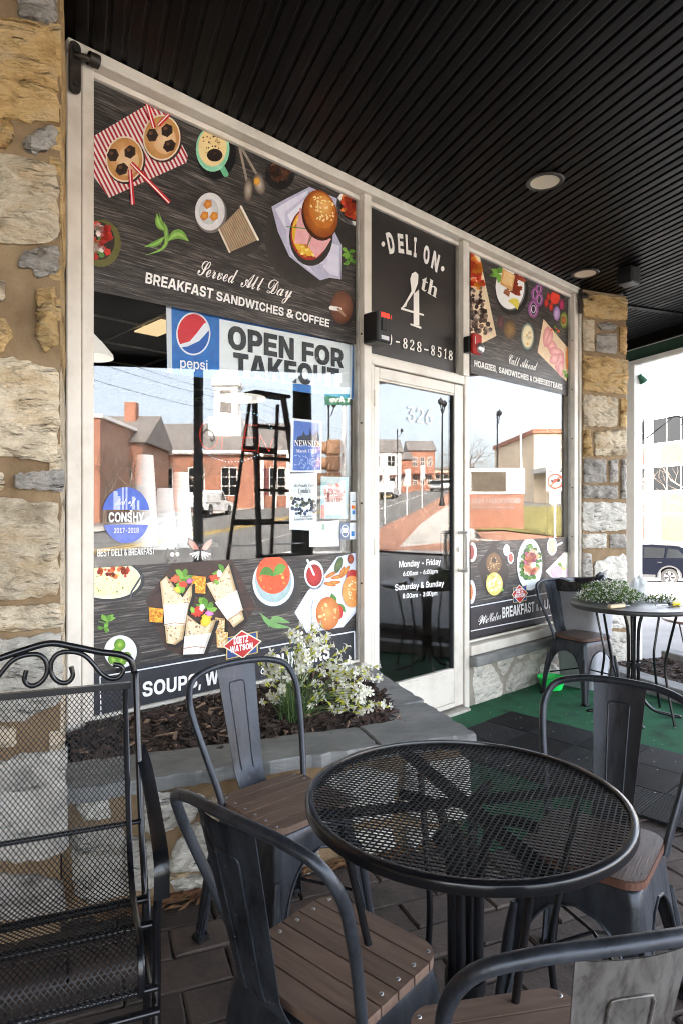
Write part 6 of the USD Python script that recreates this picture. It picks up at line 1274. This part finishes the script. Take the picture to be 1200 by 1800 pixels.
# ---------------------------------------------------------------- stepladder standing on the porch, seen in the glass
M['ladder'] = noisy('ladder_wood', (.06, .045, .034), (.13, .10, .075), scale=5, rough=.6)
la = thing('stepladder', 'tall dark stepladder on the porch mirrored in the big window', 'stepladder', (3.42, 1.62, 0), SHOP + math.pi)
H_ = 2.40
for s in (-1, 1):
    part(la, 'front_rail', tube([(s * .34, -.38, 0), (s * .17, -.02, H_)], .028, 4, flat=(1.3, .8)), M['ladder']); part(la, 'rear_rail', tube([(s * .32, .42, 0), (s * .165, .06, H_ - .05)], .019, 4, flat=(1.2, .8)), M['ladder'])
    part(la, 'spreader', tube([(s * .27, -.22, 1.0), (s * .26, .26, .98)], .008, 6), M['steel'])
for k in range(7):
    t_ = (.30 + .30 * k) / H_; w = .34 - .17 * t_; yy = -.38 + .36 * t_; part(la, 'step', box(-w, w, yy - .05, yy + .06, H_ * t_ - .012, H_ * t_ + .012, .003), M['ladder'])
for k in range(3): t_ = (.5 + .7 * k) / H_; w = .32 - .155 * t_; yy = .42 - .36 * t_; part(la, 'rear_bar', box(-w, w, yy - .015, yy + .015, H_ * t_ - .03, H_ * t_ + .03, .003), M['ladder'])
part(la, 'top_cap', box(-.21, .21, -.09, .10, H_, H_ + .03, .006), M['ladder'])

# ---------------------------------------------------------------- bare trees
M['bark'] = noisy('bark', (.07, .05, .04), (.16, .12, .095), scale=9, rough=.95)
def bare_tree(seed, h=8.0):
    r = np.random.default_rng(seed); ms = []
    def grow(p, d, L, rad, lev):
        q = [p]
        for k in range(3): d = d + r.normal(0, .10, 3) + [0, 0, .05]; d /= np.linalg.norm(d); q.append(q[-1] + d * L / 3)
        ms.append((lev, tube(q, np.linspace(rad, rad * .6, 4), 5 if lev < 2 else 4 if lev < 3 else 3)))
        if lev < 5:
            for k in range(3 if lev < 3 else 2):
                a = r.uniform(0, 6.28); v = np.cross(d, [math.cos(a), math.sin(a), .3]); v /= np.linalg.norm(v); e = d * r.uniform(.6, .9) + v * r.uniform(.45, .8); e /= np.linalg.norm(e); grow(q[-1] if k else q[-2], e, L * r.uniform(.62, .82), rad * .55, lev + 1)
    grow(np.zeros(3), np.array([0, 0, 1.0]), h * .26, h * .018, 0)
    return cat_([m for l, m in ms if l < 2]), cat_([m for l, m in ms if l >= 2])
TREES = {}
def tree(x, y, h, kind, lab, rz=0.0):
    z = float(gz(x, y)) - .05
    if kind not in TREES:
        t = thing('bare_tree', lab, 'tree', (x, y, z), rz, 'bare street trees'); a, b = bare_tree(kind, h); part(t, 'trunk', a, M['bark'], smooth=60); part(t, 'crown', b, M['bark'], kind='stuff'); TREES[kind] = t
    else: copy_of(TREES[kind], 'bare_tree', (x, y, z), rz, lab, 'tree', 'bare street trees')

# ---------------------------------------------------------------- buildings
M['brick_red'] = usdkit.material(stage, '/World/Looks/far_brick', {'tc': ('texture_coordinate', {}), 'mp': ('mapping', {'rotation': (math.pi / 2, 0, 0)}), 'b': ('brick_texture', {'scale': 1.0, 'brick_width': .24, 'row_height': .08, 'mortar_size': .008, 'color1': (.30, .105, .06), 'color2': (.22, .075, .045), 'mortar': (.30, .22, .17)}), 'p': ('principled_bsdf', {'roughness': .92})}, [('tc.object', 'mp.vector'), ('mp.vector', 'b.vector'), ('b.color', 'p.base_color')], surface='p.BSDF')
M['paint_white'] = noisy('far_white', (.66, .65, .62), (.76, .75, .72), scale=1, rough=.7); M['roof_grey'] = noisy('shingle_grey', (.12, .11, .105), (.20, .185, .175), scale=3, rough=.9, stretch=(1, 1, 6))
M['far_glass'] = simple('far_glass', (.005, .006, .007), .15, 0, specular_ior_level=.05); M['office_white'] = noisy('office_white', (.20, .197, .19), (.25, .246, .24), scale=.8, rough=.8); M['office_brick'] = noisy('office_brick', (.06, .022, .012), (.085, .034, .019), scale=3, rough=.9); M['shutter'] = simple('shutter', (.10, .02, .02), .6); M['stucco_tan'] = noisy('stucco_tan', (.44, .36, .26), (.52, .44, .33), scale=1, rough=.9); M['canopy_grey'] = simple('canopy_grey', (.30, .31, .31), .5)
def rt(x, y, zv):
    """Where a thing seen in the glass at picture point (x, y) really stands when its mirror image is zv ahead of the camera."""
    q = EYEP + ray(x, y) * zv; return q - 2 * (q @ SN - GD) * SN
class House:
    def __init__(self, name, label, Pa, Pb, z1, depth, mat, z0=None, cat='building', group=None):
        Pa, Pb = np.array(Pa, float), np.array(Pb, float); d = (Pb - Pa)[:2]; self.L = float(np.hypot(*d)); rz = math.atan2(d[1], d[0]); nrm = np.array([-math.sin(rz), math.cos(rz)])
        if nrm @ (Pa[:2] + Pb[:2]) < 0: Pa, Pb = Pb, Pa; rz += math.pi      # local +y leads away from the shop
        z0 = min(float(gz(*Pa[:2])), float(gz(*Pb[:2]))) - .3 if z0 is None else z0
        self.h, self.t, self.dep = z1 - z0, thing(name, label, cat, (Pa[0], Pa[1], z0), rz, group), depth
        part(self.t, 'wall', box(0, self.L, 0, depth, 0, self.h), mat); self.flip = rz
    def win(self, s, z, w, h, bars=(1, 1), shutters=False, frame='paint_white', name='window'):
        f_ = .07; ms = [box(s - w / 2 - f_, s + w / 2 + f_, -.06, -.001, z - f_, z), box(s - w / 2 - f_, s + w / 2 + f_, -.06, -.001, z + h, z + h + f_), box(s - w / 2 - f_, s - w / 2, -.06, -.001, z + .001, z + h - .001), box(s + w / 2, s + w / 2 + f_, -.06, -.001, z + .001, z + h - .001)]
        for k in range(1, bars[0] + 1): x_ = s - w / 2 + w * k / (bars[0] + 1); ms.append(box(x_ - .03, x_ + .03, -.05, -.012, z + .002, z + h - .002))
        for k in range(1, bars[1] + 1): y_ = z + h * k / (bars[1] + 1); ms.append(box(s - w / 2 + .002, s + w / 2 - .002, -.048, -.014, y_ - .025, y_ + .025))
        p = part(self.t, name, cat_(ms), M[frame]); part(p, 'pane', box(s - w / 2, s + w / 2, -.011, -.002, z, z + h), M['far_glass'])
        if shutters:
            for s_ in (-1, 1): c = s + s_ * (w / 2 + .07 + w * .27); part(self.t, 'shutter', box(c - w * .25, c + w * .25, -.05, -.002, z, z + h), M['shutter'])
    def gable(self, rise, over=.4, mat='roof_grey'):
        L, dp, h = self.L, self.dep, self.h; v = [(-over, -over, h), (L + over, -over, h), (L + over, dp / 2, h + rise), (-over, dp / 2, h + rise), (L + over, dp + over, h), (-over, dp + over, h)]
        part(self.t, 'roof', TM(v, [(0, 1, 2), (0, 2, 3), (2, 4, 5), (2, 5, 3), (0, 3, 5), (1, 4, 2), (0, 5, 4), (0, 4, 1)]), M[mat])
    def cornice(self, z, hh=.35, out=.3, mat='paint_white'): part(self.t, 'cornice', box(-out, self.L + out, -out, self.dep + out, z, z + hh, .02), M[mat])
    def box(self, name, a, b, c, d, e, f_, mat): part(self.t, name, box(a, b, c, d, e, f_), M[mat] if isinstance(mat, str) else mat)
def zat(y, zv): return EYE - (y - CY) / FPX * zv
# church hall with white cupola, opposite
a, b = rt(262, 880, 58), rt(545, 880, 58); H1 = House('church_hall', 'long brick hall with grey roof and white cupola across the street', a, b, zat(799, 58), 13, M['brick_red'])
L = H1.L; H1.cornice(H1.h - .05, .4, .35); H1.gable(3.6, .5)
for s in (.10, .30, .50): H1.win(L * (1 - s) if True else L * s, 1.9, 1.3, 2.4, (1, 2))
H1.win(L * .2, 1.9, 1.3, 2.4, (1, 2), True)
for k in range(4): H1.box('column', .6 + k * 1.1, .85 + k * 1.1, -1.6, -1.35, 0, H1.h - .06, 'paint_white')
def cupola(H, s, y, zb, sc):
    p = H.box
    for name, w, z0, z1_ in (('cupola_base', 2.6, 0, 1.7), ('cupola_shaft', 1.9, 1.7, 4.3), ('cupola_cornice', 2.3, 4.3, 4.65)): p(name, s - w * sc / 2, s + w * sc / 2, y - w * sc / 2, y + w * sc / 2, zb + z0 * sc, zb + z1_ * sc - .002, 'paint_white')
    c = trimesh.creation.cone(1.6 * sc, 2.4 * sc, sections=4); part(H.t, 'cupola_roof', xf(c, (s, y, zb + 4.65 * sc), math.pi / 4), M['paint_white']); part(H.t, 'vane', tube([(s, y, zb + 7 * sc), (s, y, zb + 8.6 * sc)], .06, 5), M['paint_white'])
    part(H.t, 'louvre', box(s - .45 * sc, s + .45 * sc, y - 1.0 * sc, y - .96 * sc, zb + 2.1 * sc, zb + 3.9 * sc), M['roof_grey'])
cs = rt(397, 760, 62)[:2] - np.array(stage.GetPrimAtPath(H1.t).GetAttribute('xformOp:translate').Get())[:2]; rz_ = H1.flip; cupola(H1, float(cs @ [math.cos(rz_), math.sin(rz_)]), 5.0, H1.h + 1.9, 1.15)
# house with porch to its left
a, b = rt(140, 885, 50), rt(248, 885, 50); H2 = House('brick_house', 'small brick house with porch roof and chimney at the left across the street', a, b, zat(778, 50), 8, M['brick_red']); H2.gable(2.6, .4)
for s in (.25, .6): H2.win(H2.L * s, 2.9, .8, 1.3)
part(H2.t, 'porch_roof', TM([(-.4, -2.2, 2.3), (H2.L * .8, -2.2, 2.3), (H2.L * .8, 0, 3.0), (-.4, 0, 3.0)], [(0, 1, 2), (0, 2, 3)]), M['roof_grey']); H2.box('chimney', H2.L * .3, H2.L * .3 + .9, 3, 3.8, H2.h, H2.h + 3.6, M['brick_red'])
for k in range(3): H2.box('porch_post', k * H2.L * .38, k * H2.L * .38 + .18, -2.1, -1.92, 0, 2.3, 'paint_white')
a, b = rt(120, 880, 44), rt(176, 880, 44); H2b = House('brick_house', 'narrow tall brick house front at the far left across the street', a, b, zat(735, 44), 7, M['brick_red']); H2b.cornice(H2b.h, .25, .2)
# row down the street, seen in the door
rows_ = [(620, 703, 795, 88, 'paint_white', 'white gabled house down the street', 2.2), (700, 722, 808, 96, 'brick_red', 'narrow brick shop down the street', 1.5), (718, 764, 792, 104, 'brick_red', 'orange brick shop with gable down the street', 2.0), (760, 806, 826, 120, 'stucco_tan', 'tan flat-roofed shop far down the street', 0), (800, 850, 838, 140, 'stucco_tan', 'farthest tan shop down the street', 0)]
for xa, xb, yt, zv, mt_, lab, gb in rows_:
    a, b = rt(xa, 862, zv), rt(xb, 862, zv); Hn = House('row_building', lab, a, b, zat(yt, zv), 9, M[mt_])
    if gb: Hn.gable(gb, .3)
    else: Hn.cornice(Hn.h, .4, .25, 'roof_grey')
    for s in (.2, .5, .8):
        for zz in (1.0, 4.0):
            if zz + 1.6 < Hn.h: Hn.win(Hn.L * s, zz + .3, Hn.L * .14, 1.4)
    Hn.box('shop_awning', Hn.L * .1, Hn.L * .9, -1.2, -.01, 2.9, 3.1, 'shutter')
# borough building with canopy at the right
a, b = rt(938, 900, 46), rt(1075, 900, 46); H4 = House('public_building', 'buff brick public building with grey canopy beyond the monument sign', a, b, zat(762, 46), 12, M['stucco_tan']); H4.cornice(H4.h, .3, .15, 'brick_red')
for s in (.25, .6): H4.win(H4.L * s, .9, 1.6, 2.2, (1, 1))
H4.box('canopy', .3, H4.L + .2, -3.4, -.02, 3.3, 3.62, 'canopy_grey')
for k in range(3): H4.box('canopy_post', .5 + k * (H4.L - 1) / 2, .75 + k * (H4.L - 1) / 2, -3.3, -3.05, 0, 3.3, 'canopy_grey')
a, b = rt(905, 900, 70), rt(945, 900, 70); H5 = House('brick_house', 'distant brick house with chimney behind the flagpole', a, b, zat(800, 70), 8, M['brick_red']); H5.gable(2.0, .3)
# white offices across the cross street, seen directly
H6 = House('office_building', 'white office building with long window bands across the cross street', (36, 70, 0), (36, 17, 0), 9.6, 16, M['office_white'], z0=-6)
for k in range(13):
    for zz, hh in ((11.95, 1.6), (8.75, 1.55)): H6.win(2.2 + k * 4.0, zz, 3.3, hh, (2, 0) if k % 2 else (1, 1), frame='office_white')
    for za, zb_ in ((5.4, 7.1), (7.3, 8.44), (10.55, 11.75)): H6.box('brick_panel', 1.2 + k * 4.0, 3.7 + k * 4.0, -.05, -.003, za, zb_, M['office_brick'])
for k, (x, y, h, s) in enumerate(((30.5, 34, 9, 1), (30.0, 29.5, 9, 2), (30.3, 25, 9, 1))): tree(x, y, h, s, ['bare tree before the white offices', 'second bare tree before the white offices', 'bare tree at the near end of the white offices'][k], k * 1.3)
p = rt(235, 900, 46); tree(p[0], p[1], 9, 2, 'bare tree in front of the brick house across the street', 2.2)
p = rt(345, 900, 52); tree(p[0], p[1], 9, 1, 'bare tree before the church hall wall', 4.0)
p = rt(300, 880, 80); tree(p[0], p[1], 9, 2, 'bare tree rising behind the church hall roof', 5.0); p = rt(200, 880, 75); tree(p[0], p[1], 9, 1, 'bare tree behind the small brick house', 1.0); p = rt(832, 900, 60); tree(p[0], p[1], 9, 2, 'bare tree behind the monument sign', 3.0)

# ---------------------------------------------------------------- street furniture in the mirrored view
def on_ground(p): return (p[0], p[1], float(gz(p[0], p[1])) + .05)
def lamp_post(p, h, lab, arms=2, rz=0.0):
    t = thing('street_lamp', lab, 'street lamp', on_ground(p), rz, 'black street lamps'); part(t, 'base', lathe([(.22, 0), (.22, .12), (.15, .3), (.11, .7), (.085, .85)], 12), M['black_wire'], smooth=40); part(t, 'pole', tube([(0, 0, .8), (0, 0, h)], [.075, .05], 8), M['black_wire'], smooth=60)
    for k in range(arms):
        s = 1 if k == 0 else -1; part(t, 'arm', tube(spline([(0, 0, h - .5), (s * .25, 0, h - .35), (s * .45, 0, h - .05), (s * .5, 0, h + .05)], 4), .035, 6), M['black_wire'], smooth=60); part(t, 'lantern', xf(lathe([(.06, 0), (.16, .12), (.17, .3), (.05, .45), (0, .55)], 10), (s * .5, 0, h + .05)), M['black_wire'], smooth=50)
    part(t, 'finial', xf(lathe([(.07, 0), (.05, .1), (.09, .2), (0, .55)], 8), (0, 0, h)), M['black_wire'])
lamp_post(rt(776, 886, 46), 7.0, 'tall black street lamp mirrored in the middle of the door glass'); lamp_post(rt(697, 868, 78), 7.5, 'distant black street lamp mirrored at the left of the door glass', 1, 1.0)
lamp_post(rt(577, 900, 40), 6.5, 'black street lamp mirrored beside the white posters', 1, 2.0); lamp_post(rt(873, 895, 48), 6.2, 'thin black street lamp behind the monument sign', 1, 2.6)
M['sign_back'] = simple('sign_back', (.72, .72, .70), .4, .2)
for k, (x, y, zv, hh, lab) in enumerate(((675, 921, 30, 2.7, 'nearest of the pale-backed street signs mirrored in the door'), (713, 910, 37, 2.6, 'middle pale-backed street sign mirrored in the door'), (740, 901, 44, 2.9, 'farthest pale-backed street sign mirrored in the door'))):
    p = rt(x, y, zv); t = thing('street_sign', lab, 'sign', on_ground(p), -.9); part(t, 'post', tube([(0, 0, 0), (0, 0, hh)], .035, 6), M['sign_back']); part(t, 'plate', box(-.3, .3, .04, .05, hh - .95, hh, .004), M['sign_back'])
# monument sign
a, b = rt(814, 938, 26), rt(919, 934, 26); d = (b - a)[:2]; Lm = float(np.hypot(*d)); rz_ = math.atan2(d[1], d[0]); nrm = np.array([-math.sin(rz_), math.cos(rz_)]); Pm = a
if nrm @ (a[:2] + b[:2]) < 0: Pm, rz_ = b, rz_ + math.pi
ms_ = thing('monument_sign', 'brick and white monument sign with bronze plaque on the lawn opposite', 'sign', on_ground(Pm), rz_)
part(ms_, 'brick_base', box(0, Lm, 0, .5, -.3, 1.35), M['brick_red']); part(ms_, 'white_block', box(-.04, Lm + .04, -.04, .54, 1.352, 2.38, .02), M['paint_white'])
M['bronze'] = noisy('bronze', (.045, .036, .026), (.12, .10, .075), scale=6, rough=.45, metal=.5)
part(ms_, 'plaque', box(Lm * .3, Lm * .86, -.075, -.041, 1.50, 2.22, .01), M['bronze']); part(ms_, 'plaque_frame', cat_([box(Lm * .29, Lm * .87, -.085, -.076, 1.48, 1.52), box(Lm * .29, Lm * .87, -.085, -.076, 2.20, 2.24)]), M['bronze'])
def face_text(t, text, x0, x1, z, h, n, mat, kind='sans700', depth=.02):
    g = lettering(text, (x0, z), (x1, z), (x0, z + h), kind); m = extrude(g, depth); part(t, 'lettering', TM(np.c_[m.vertices[:, 0], n - m.vertices[:, 2], m.vertices[:, 1]], m.faces), M[mat])
face_text(ms_, 'BOROUGH HALL', Lm * .06, Lm * .94, .98, .22, -.002, 'steel'); face_text(ms_, '400 FAYETTE STREET', Lm * .14, Lm * .86, .76, .12, -.002, 'steel')
# no-lorries sign
M['sign_white'] = simple('sign_white', (.80, .80, .78), .4); M['sign_red'] = simple('sign_red', (.60, .04, .02), .4)
p = rt(976, 950, 23); t = thing('traffic_sign', 'white traffic sign with red slashed circle over a black lorry', 'sign', on_ground(p), rz_ + .1); zs_ = zat(846, 23) - on_ground(p)[2]
part(t, 'post', tube([(0, 0.03, 0), (0, .03, zs_ + .35)], .035, 6), M['sign_back']); part(t, 'plate', box(-.31, .31, -.005, .005, zs_ - .33, zs_ + .33, .003), M['sign_white'])
rg = Point(0, zs_).buffer(.275, 24).difference(Point(0, zs_).buffer(.215, 24)).union(LineString([(-.16, zs_ + .17), (.16, zs_ - .17)]).buffer(.03, 2)); m = extrude(rg, .004); part(t, 'red_ring', TM(np.c_[m.vertices[:, 0], -.0115 - m.vertices[:, 2], m.vertices[:, 1]], m.faces), M['sign_red'])
part(t, 'black_lorry', cat_([box(-.17, .06, -.0105, -.006, zs_ - .02, zs_ + .09), box(.065, .16, -.0105, -.006, zs_ - .02, zs_ + .05), box(-.14, -.09, -.0105, -.006, zs_ - .05, zs_ - .021), box(.07, .12, -.0105, -.006, zs_ - .05, zs_ - .021)]), M['blackp']); part(t, 'lower_plate', box(-.19, .19, -.005, .005, zs_ - .80, zs_ - .36, .003), M['sign_white'])
# flagpole
p = rt(915, 905, 44); fp = thing('flagpole', 'tall white flagpole behind the monument sign', 'flagpole', on_ground(p)); part(fp, 'pole', tube([(0, 0, 0), (0, 0, 7.6)], [.08, .045], 8), M['paint_white'], smooth=60); part(fp, 'ball', xf(trimesh.creation.icosphere(2, .09), (0, 0, 7.65)), M['paint_white'])
# street name sign and signal
p = rt(604, 900, 15.5); g0 = float(gz(p[0], p[1])); t = thing('signal_pole', 'pole with traffic signal mirrored at the right edge of the big window', 'traffic signal', (p[0], p[1], g0), -.6)
part(t, 'pole', tube([(0, 0, 0), (0, 0, 4.4)], .06, 8), M['sign_back'], smooth=60); M['signal_tan'] = simple('signal_tan', (.34, .19, .11), .5)
for k in range(3): part(t, 'signal_head', box(-.19, .19, -.42, -.10, 2.05 + k * .37, 2.40 + k * .37, .03), M['signal_tan']); part(t, 'visor', xf(xf(lathe([(.14, 0), (.145, .22)], 16), rx=math.pi / 2), (0, -.43, 2.225 + k * .37)), M['signal_tan'], smooth=50)
M['sign_green'] = simple('sign_green', (.005, .12, .07), .4); ns = thing('street_name_sign', 'green street name sign fixed to the signal pole', 'sign', (p[0], p[1], zat(703, 15.5)), rz_); part(ns, 'plate', box(-.45, .45, -.075, -.065, -.13, .13, .003), M['sign_green']); face_text(ns, '4th Ave', -.38, .34, -.07, .14, -.0755, 'sign_white', depth=.004)

# ---------------------------------------------------------------- vehicles
M['tyre'] = simple('tyre', (.012, .012, .012), .8); M['rim'] = simple('rim', (.55, .55, .56), .3, .8); M['tail'] = simple('tail_lamp', (.5, .01, .01), .2); M['car_glass'] = simple('car_glass', (.008, .009, .010), .1, 0, specular_ior_level=.15); M['plastic_dark'] = simple('dark_trim', (.02, .02, .021), .6)
M['paint_blue'] = simple('paint_dark_blue', (.002, .0026, .005), .3, 0, specular_ior_level=.08); M['paint_w'] = simple('paint_van_white', (.72, .72, .71), .25, 0, coat_weight=.6); M['paint_grey'] = simple('paint_grey', (.14, .145, .15), .22, .4, coat_weight=1.0)
def car(label, x, y, rz, paint, kind='suv', zoff=0.0, cat='car', group=None):
    """Local x runs forwards, the origin under the middle of the car."""
    g = float(gz(x, y)) + zoff; t = thing('parked_car' if kind == 'suv' else 'utility_truck', label, cat, (x, y, g), rz, group)
    if kind == 'suv':
        L, W, R, ax_ = 4.6, 1.8, .35, (1.42, -1.28)
        body = [(-2.30, .42), (-2.28, .78), (-2.22, 1.02), (-2.05, 1.10), (1.05, 1.04), (1.9, .92), (2.25, .74), (2.30, .46), (2.2, .30), (-2.2, .30)]
        roof = [(-2.18, 1.08), (-1.88, 1.52), (-1.6, 1.64), (-.6, 1.69), (.25, 1.63), (.55, 1.50), (1.12, 1.03)]
        glass = [[(-1.92, 1.14), (-1.62, 1.50), (-1.22, 1.55), (-1.14, 1.12)], [(-1.06, 1.12), (-1.13, 1.56), (-.28, 1.60), (-.28, 1.10)], [(-.20, 1.10), (-.20, 1.60), (.22, 1.56), (.82, 1.08)]]
    else:
        L, W, R, ax_ = 5.6, 1.95, .39, (1.75, -1.75)
        body = [(-2.8, .55), (-2.8, 1.35), (.05, 1.35), (.1, 1.12), (1.55, 1.10), (2.55, 1.02), (2.8, .85), (2.8, .5), (2.6, .40), (-2.7, .45)]
        roof = [(.0, 1.13), (.08, 1.78), (.35, 1.88), (1.0, 1.88), (1.15, 1.80), (1.6, 1.10)]
        glass = [[(.18, 1.18), (.24, 1.74), (.62, 1.78), (.62, 1.16)], [(.70, 1.16), (.70, 1.78), (1.0, 1.76), (1.36, 1.16)]]
    bp_ = Polygon(body)
    for a in ax_: bp_ = bp_.difference(Point(a, R + .01).buffer(R * 1.18, 12))
    def slabm(g_, w0, w1, z_t=None):
        m = extrude(g_, 1.0); v = m.vertices.copy(); out = np.c_[v[:, 0], (v[:, 2] - .5) * 2, v[:, 1]]
        zt = np.clip((out[:, 2] - .4) / 1.3, 0, 1); out[:, 1] *= (w0 + (w1 - w0) * zt) / 2; return TM(out, m.faces)
    part(t, 'body', slabm(bp_.buffer(-.04).buffer(.04, 3), W, W * .94), paint, smooth=35)
    part(t, 'cabin', slabm(Polygon(roof).buffer(-.03).buffer(.03, 3), W * .99, W * .74), paint, smooth=35)
    for gp in glass:
        for s in (-1, 1):
            m = extrude(Polygon(gp).buffer(-.01), .012); v = m.vertices; zt = np.clip((v[:, 1] - .4) / 1.3, 0, 1); hw = (W * .99 + (W * .74 - W * .99) * zt) / 2
            part(t, 'side_window', TM(np.c_[v[:, 0], s * (hw + .002 + v[:, 2]), v[:, 1]], m.faces if s < 0 else m.faces[:, ::-1]), M['car_glass'])
    part(t, 'windscreen', TM([(roof[-2][0] + .05, -W * .38, roof[-2][1] - .02), (roof[-2][0] + .05, W * .38, roof[-2][1] - .02), (roof[-1][0] + .02, W * .44, roof[-1][1] + .04), (roof[-1][0] + .02, -W * .44, roof[-1][1] + .04)], [(0, 2, 1), (0, 3, 2)]), M['car_glass'])
    if kind == 'suv':
        part(t, 'rear_window', TM([(-2.17, -W * .40, 1.13), (-2.17, W * .40, 1.13), (-1.91, W * .34, 1.50), (-1.91, -W * .34, 1.50)], [(0, 2, 1), (0, 3, 2)]), M['car_glass'])
        for s in (-1, 1): part(t, 'roof_rail', tube([(-1.6, s * .66, 1.66), (-1.4, s * .66, 1.72), (.0, s * .66, 1.73), (.2, s * .66, 1.66)], .018, 6), M['rim']); part(t, 'tail_lamp', box(-2.31, -2.0, s * .76 - .13, s * .76 + .13, .86, 1.05, .03), M['tail']); part(t, 'headlamp', box(2.02, 2.27, s * .68 - .2, s * .68 + .2, .72, .86, .03), M['rim'])
        for s in (-1, 1):
            for a in ax_: ar = Point(a, R + .01).buffer(R * 1.34, 12).difference(Point(a, R + .01).buffer(R * 1.16, 12)).intersection(sbox(-3, .28, 3, 2)); m = extrude(ar, .03); part(t, 'wheel_arch', TM(np.c_[m.vertices[:, 0], s * (W / 2 - .012 + m.vertices[:, 2]), m.vertices[:, 1]], m.faces if s < 0 else m.faces[:, ::-1]), M['plastic_dark'])
            part(t, 'sill_trim', box(-.75, .9, s * W / 2 - .02, s * W / 2 + .02, .29, .42, .01), M['plastic_dark']); part(t, 'door_handle', box(-1.0, -.82, s * (W * .485) - .02, s * (W * .485) + .02, .94, .97, .005), M['plastic_dark'])
    else:
        part(t, 'service_body', box(-2.75, -.1, -W / 2 - .03, W / 2 + .03, .95, 1.62, .03), paint); part(t, 'bumper', box(-2.9, -2.78, -.9, .9, .45, .65, .02), M['plastic_dark'])
        for k in range(3): 
            for s in (-1, 1): part(t, 'locker_door', box(-2.6 + k * .82, -1.86 + k * .82, s * (W / 2 + .035) - .008, s * (W / 2 + .035) + .008, 1.0, 1.55, .004), paint)
    for a in ax_:
        for s in (-1, 1):
            wh = sub(t, 'wheel'); yy = s * (W / 2 - .12)
            part(wh, 'tyre', xf(xf(lathe([(R * .62, -.10), (R * .92, -.11), (R, -.08), (R, .08), (R * .92, .11), (R * .62, .10)], 28), rx=math.pi / 2), (a, yy, R)), M['tyre'], smooth=40)
            part(wh, 'rim', xf(xf(lathe([(R * .66, .085), (R * .62, .095), (R * .56, .06), (.06, .05), (.05, .075), (0, .075)][::-1] , 20), rx=math.pi / 2 * (1 if s < 0 else -1)), (a, yy, R)), M['plastic_dark'], smooth=40)
            for k in range(5):
                an = 2 * math.pi * k / 5 + .3
                for dd in (-.16, .16): part(wh, 'spoke', tube([(a + .05 * math.cos(an), yy + s * .085, R + .05 * math.sin(an)), (a + R * .62 * math.cos(an + dd), yy + s * .092, R + R * .62 * math.sin(an + dd))], .022, 4), M['rim'])
            part(wh, 'rim_ring', xf(xf(lathe([(R * .68, .088), (R * .66, .098), (R * .60, .098), (R * .60, .07)], 28), rx=math.pi / 2 * (1 if s < 0 else -1)), (a, yy, R)), M['rim'], smooth=40)
    return t
fwd = np.array([-.674, .738]); rw = (EYEP + ray(1176, 1000) * 28.3)[:2]; cc = rw + fwd * 1.28
car('dark blue sport utility car parked across the cross street', cc[0], cc[1], math.atan2(fwd[1], fwd[0]), M['paint_blue'], zoff=.0)
p = rt(366, 905, 47); car('white utility pickup truck mirrored beside the dark post', p[0], p[1], math.atan2(-.24, .97), M['paint_w'], 'pickup', cat='truck')
p = rt(680, 868, 70); car('white work truck parked far down the street at the left of the door', p[0], p[1], math.atan2(-.24, .97), M['paint_w'], 'pickup', cat='truck')
for k, (x, zv, pt, lab) in enumerate(((768, 92, 'paint_grey', 'grey car parked far down the street, first of three'), (783, 98, 'paint_w', 'white car parked far down the street'), (797, 104, 'paint_blue', 'dark car parked farthest down the street'))):
    p = rt(x, 860, zv); car(lab, p[0], p[1], math.atan2(-.24, .97) + math.pi, M[pt])

wl = thing('overhead_wires', 'thin overhead wires along the far pavement of the main street', 'wires', (0, 0, 0))
for k, (dy, z_) in enumerate(((0, 8.6), (.5, 8.9), (.3, 7.6))):
    pts = []
    for (xa, ya), (xb, yb) in zip(SC[1:], SC[2:]):
        for s_ in np.linspace(0, 1, 9)[:-1]: xx, yy = xa + (xb - xa) * s_, ya + (yb - ya) * s_ + 1.2 + dy; pts.append((xx, yy, z_ + float(gz(xx, yy)) - 1.2 * s_ * (1 - s_)))
    part(wl, 'wire', tube(pts, .014, 4), M['black_wire'])
for k, (x, y, zv, lab) in enumerate(((185, 900, 42, 'bare tree at the kerb left of the round sticker'), (478, 880, 70, 'bare tree behind the columns of the church hall'), (820, 880, 95, 'bare tree far along the brick pavement'), (690, 860, 100, 'bare tree beside the white gabled house'))):
    p = rt(x, y, zv); tree(p[0], p[1], 9, 1 + k % 2, lab, .9 * k)
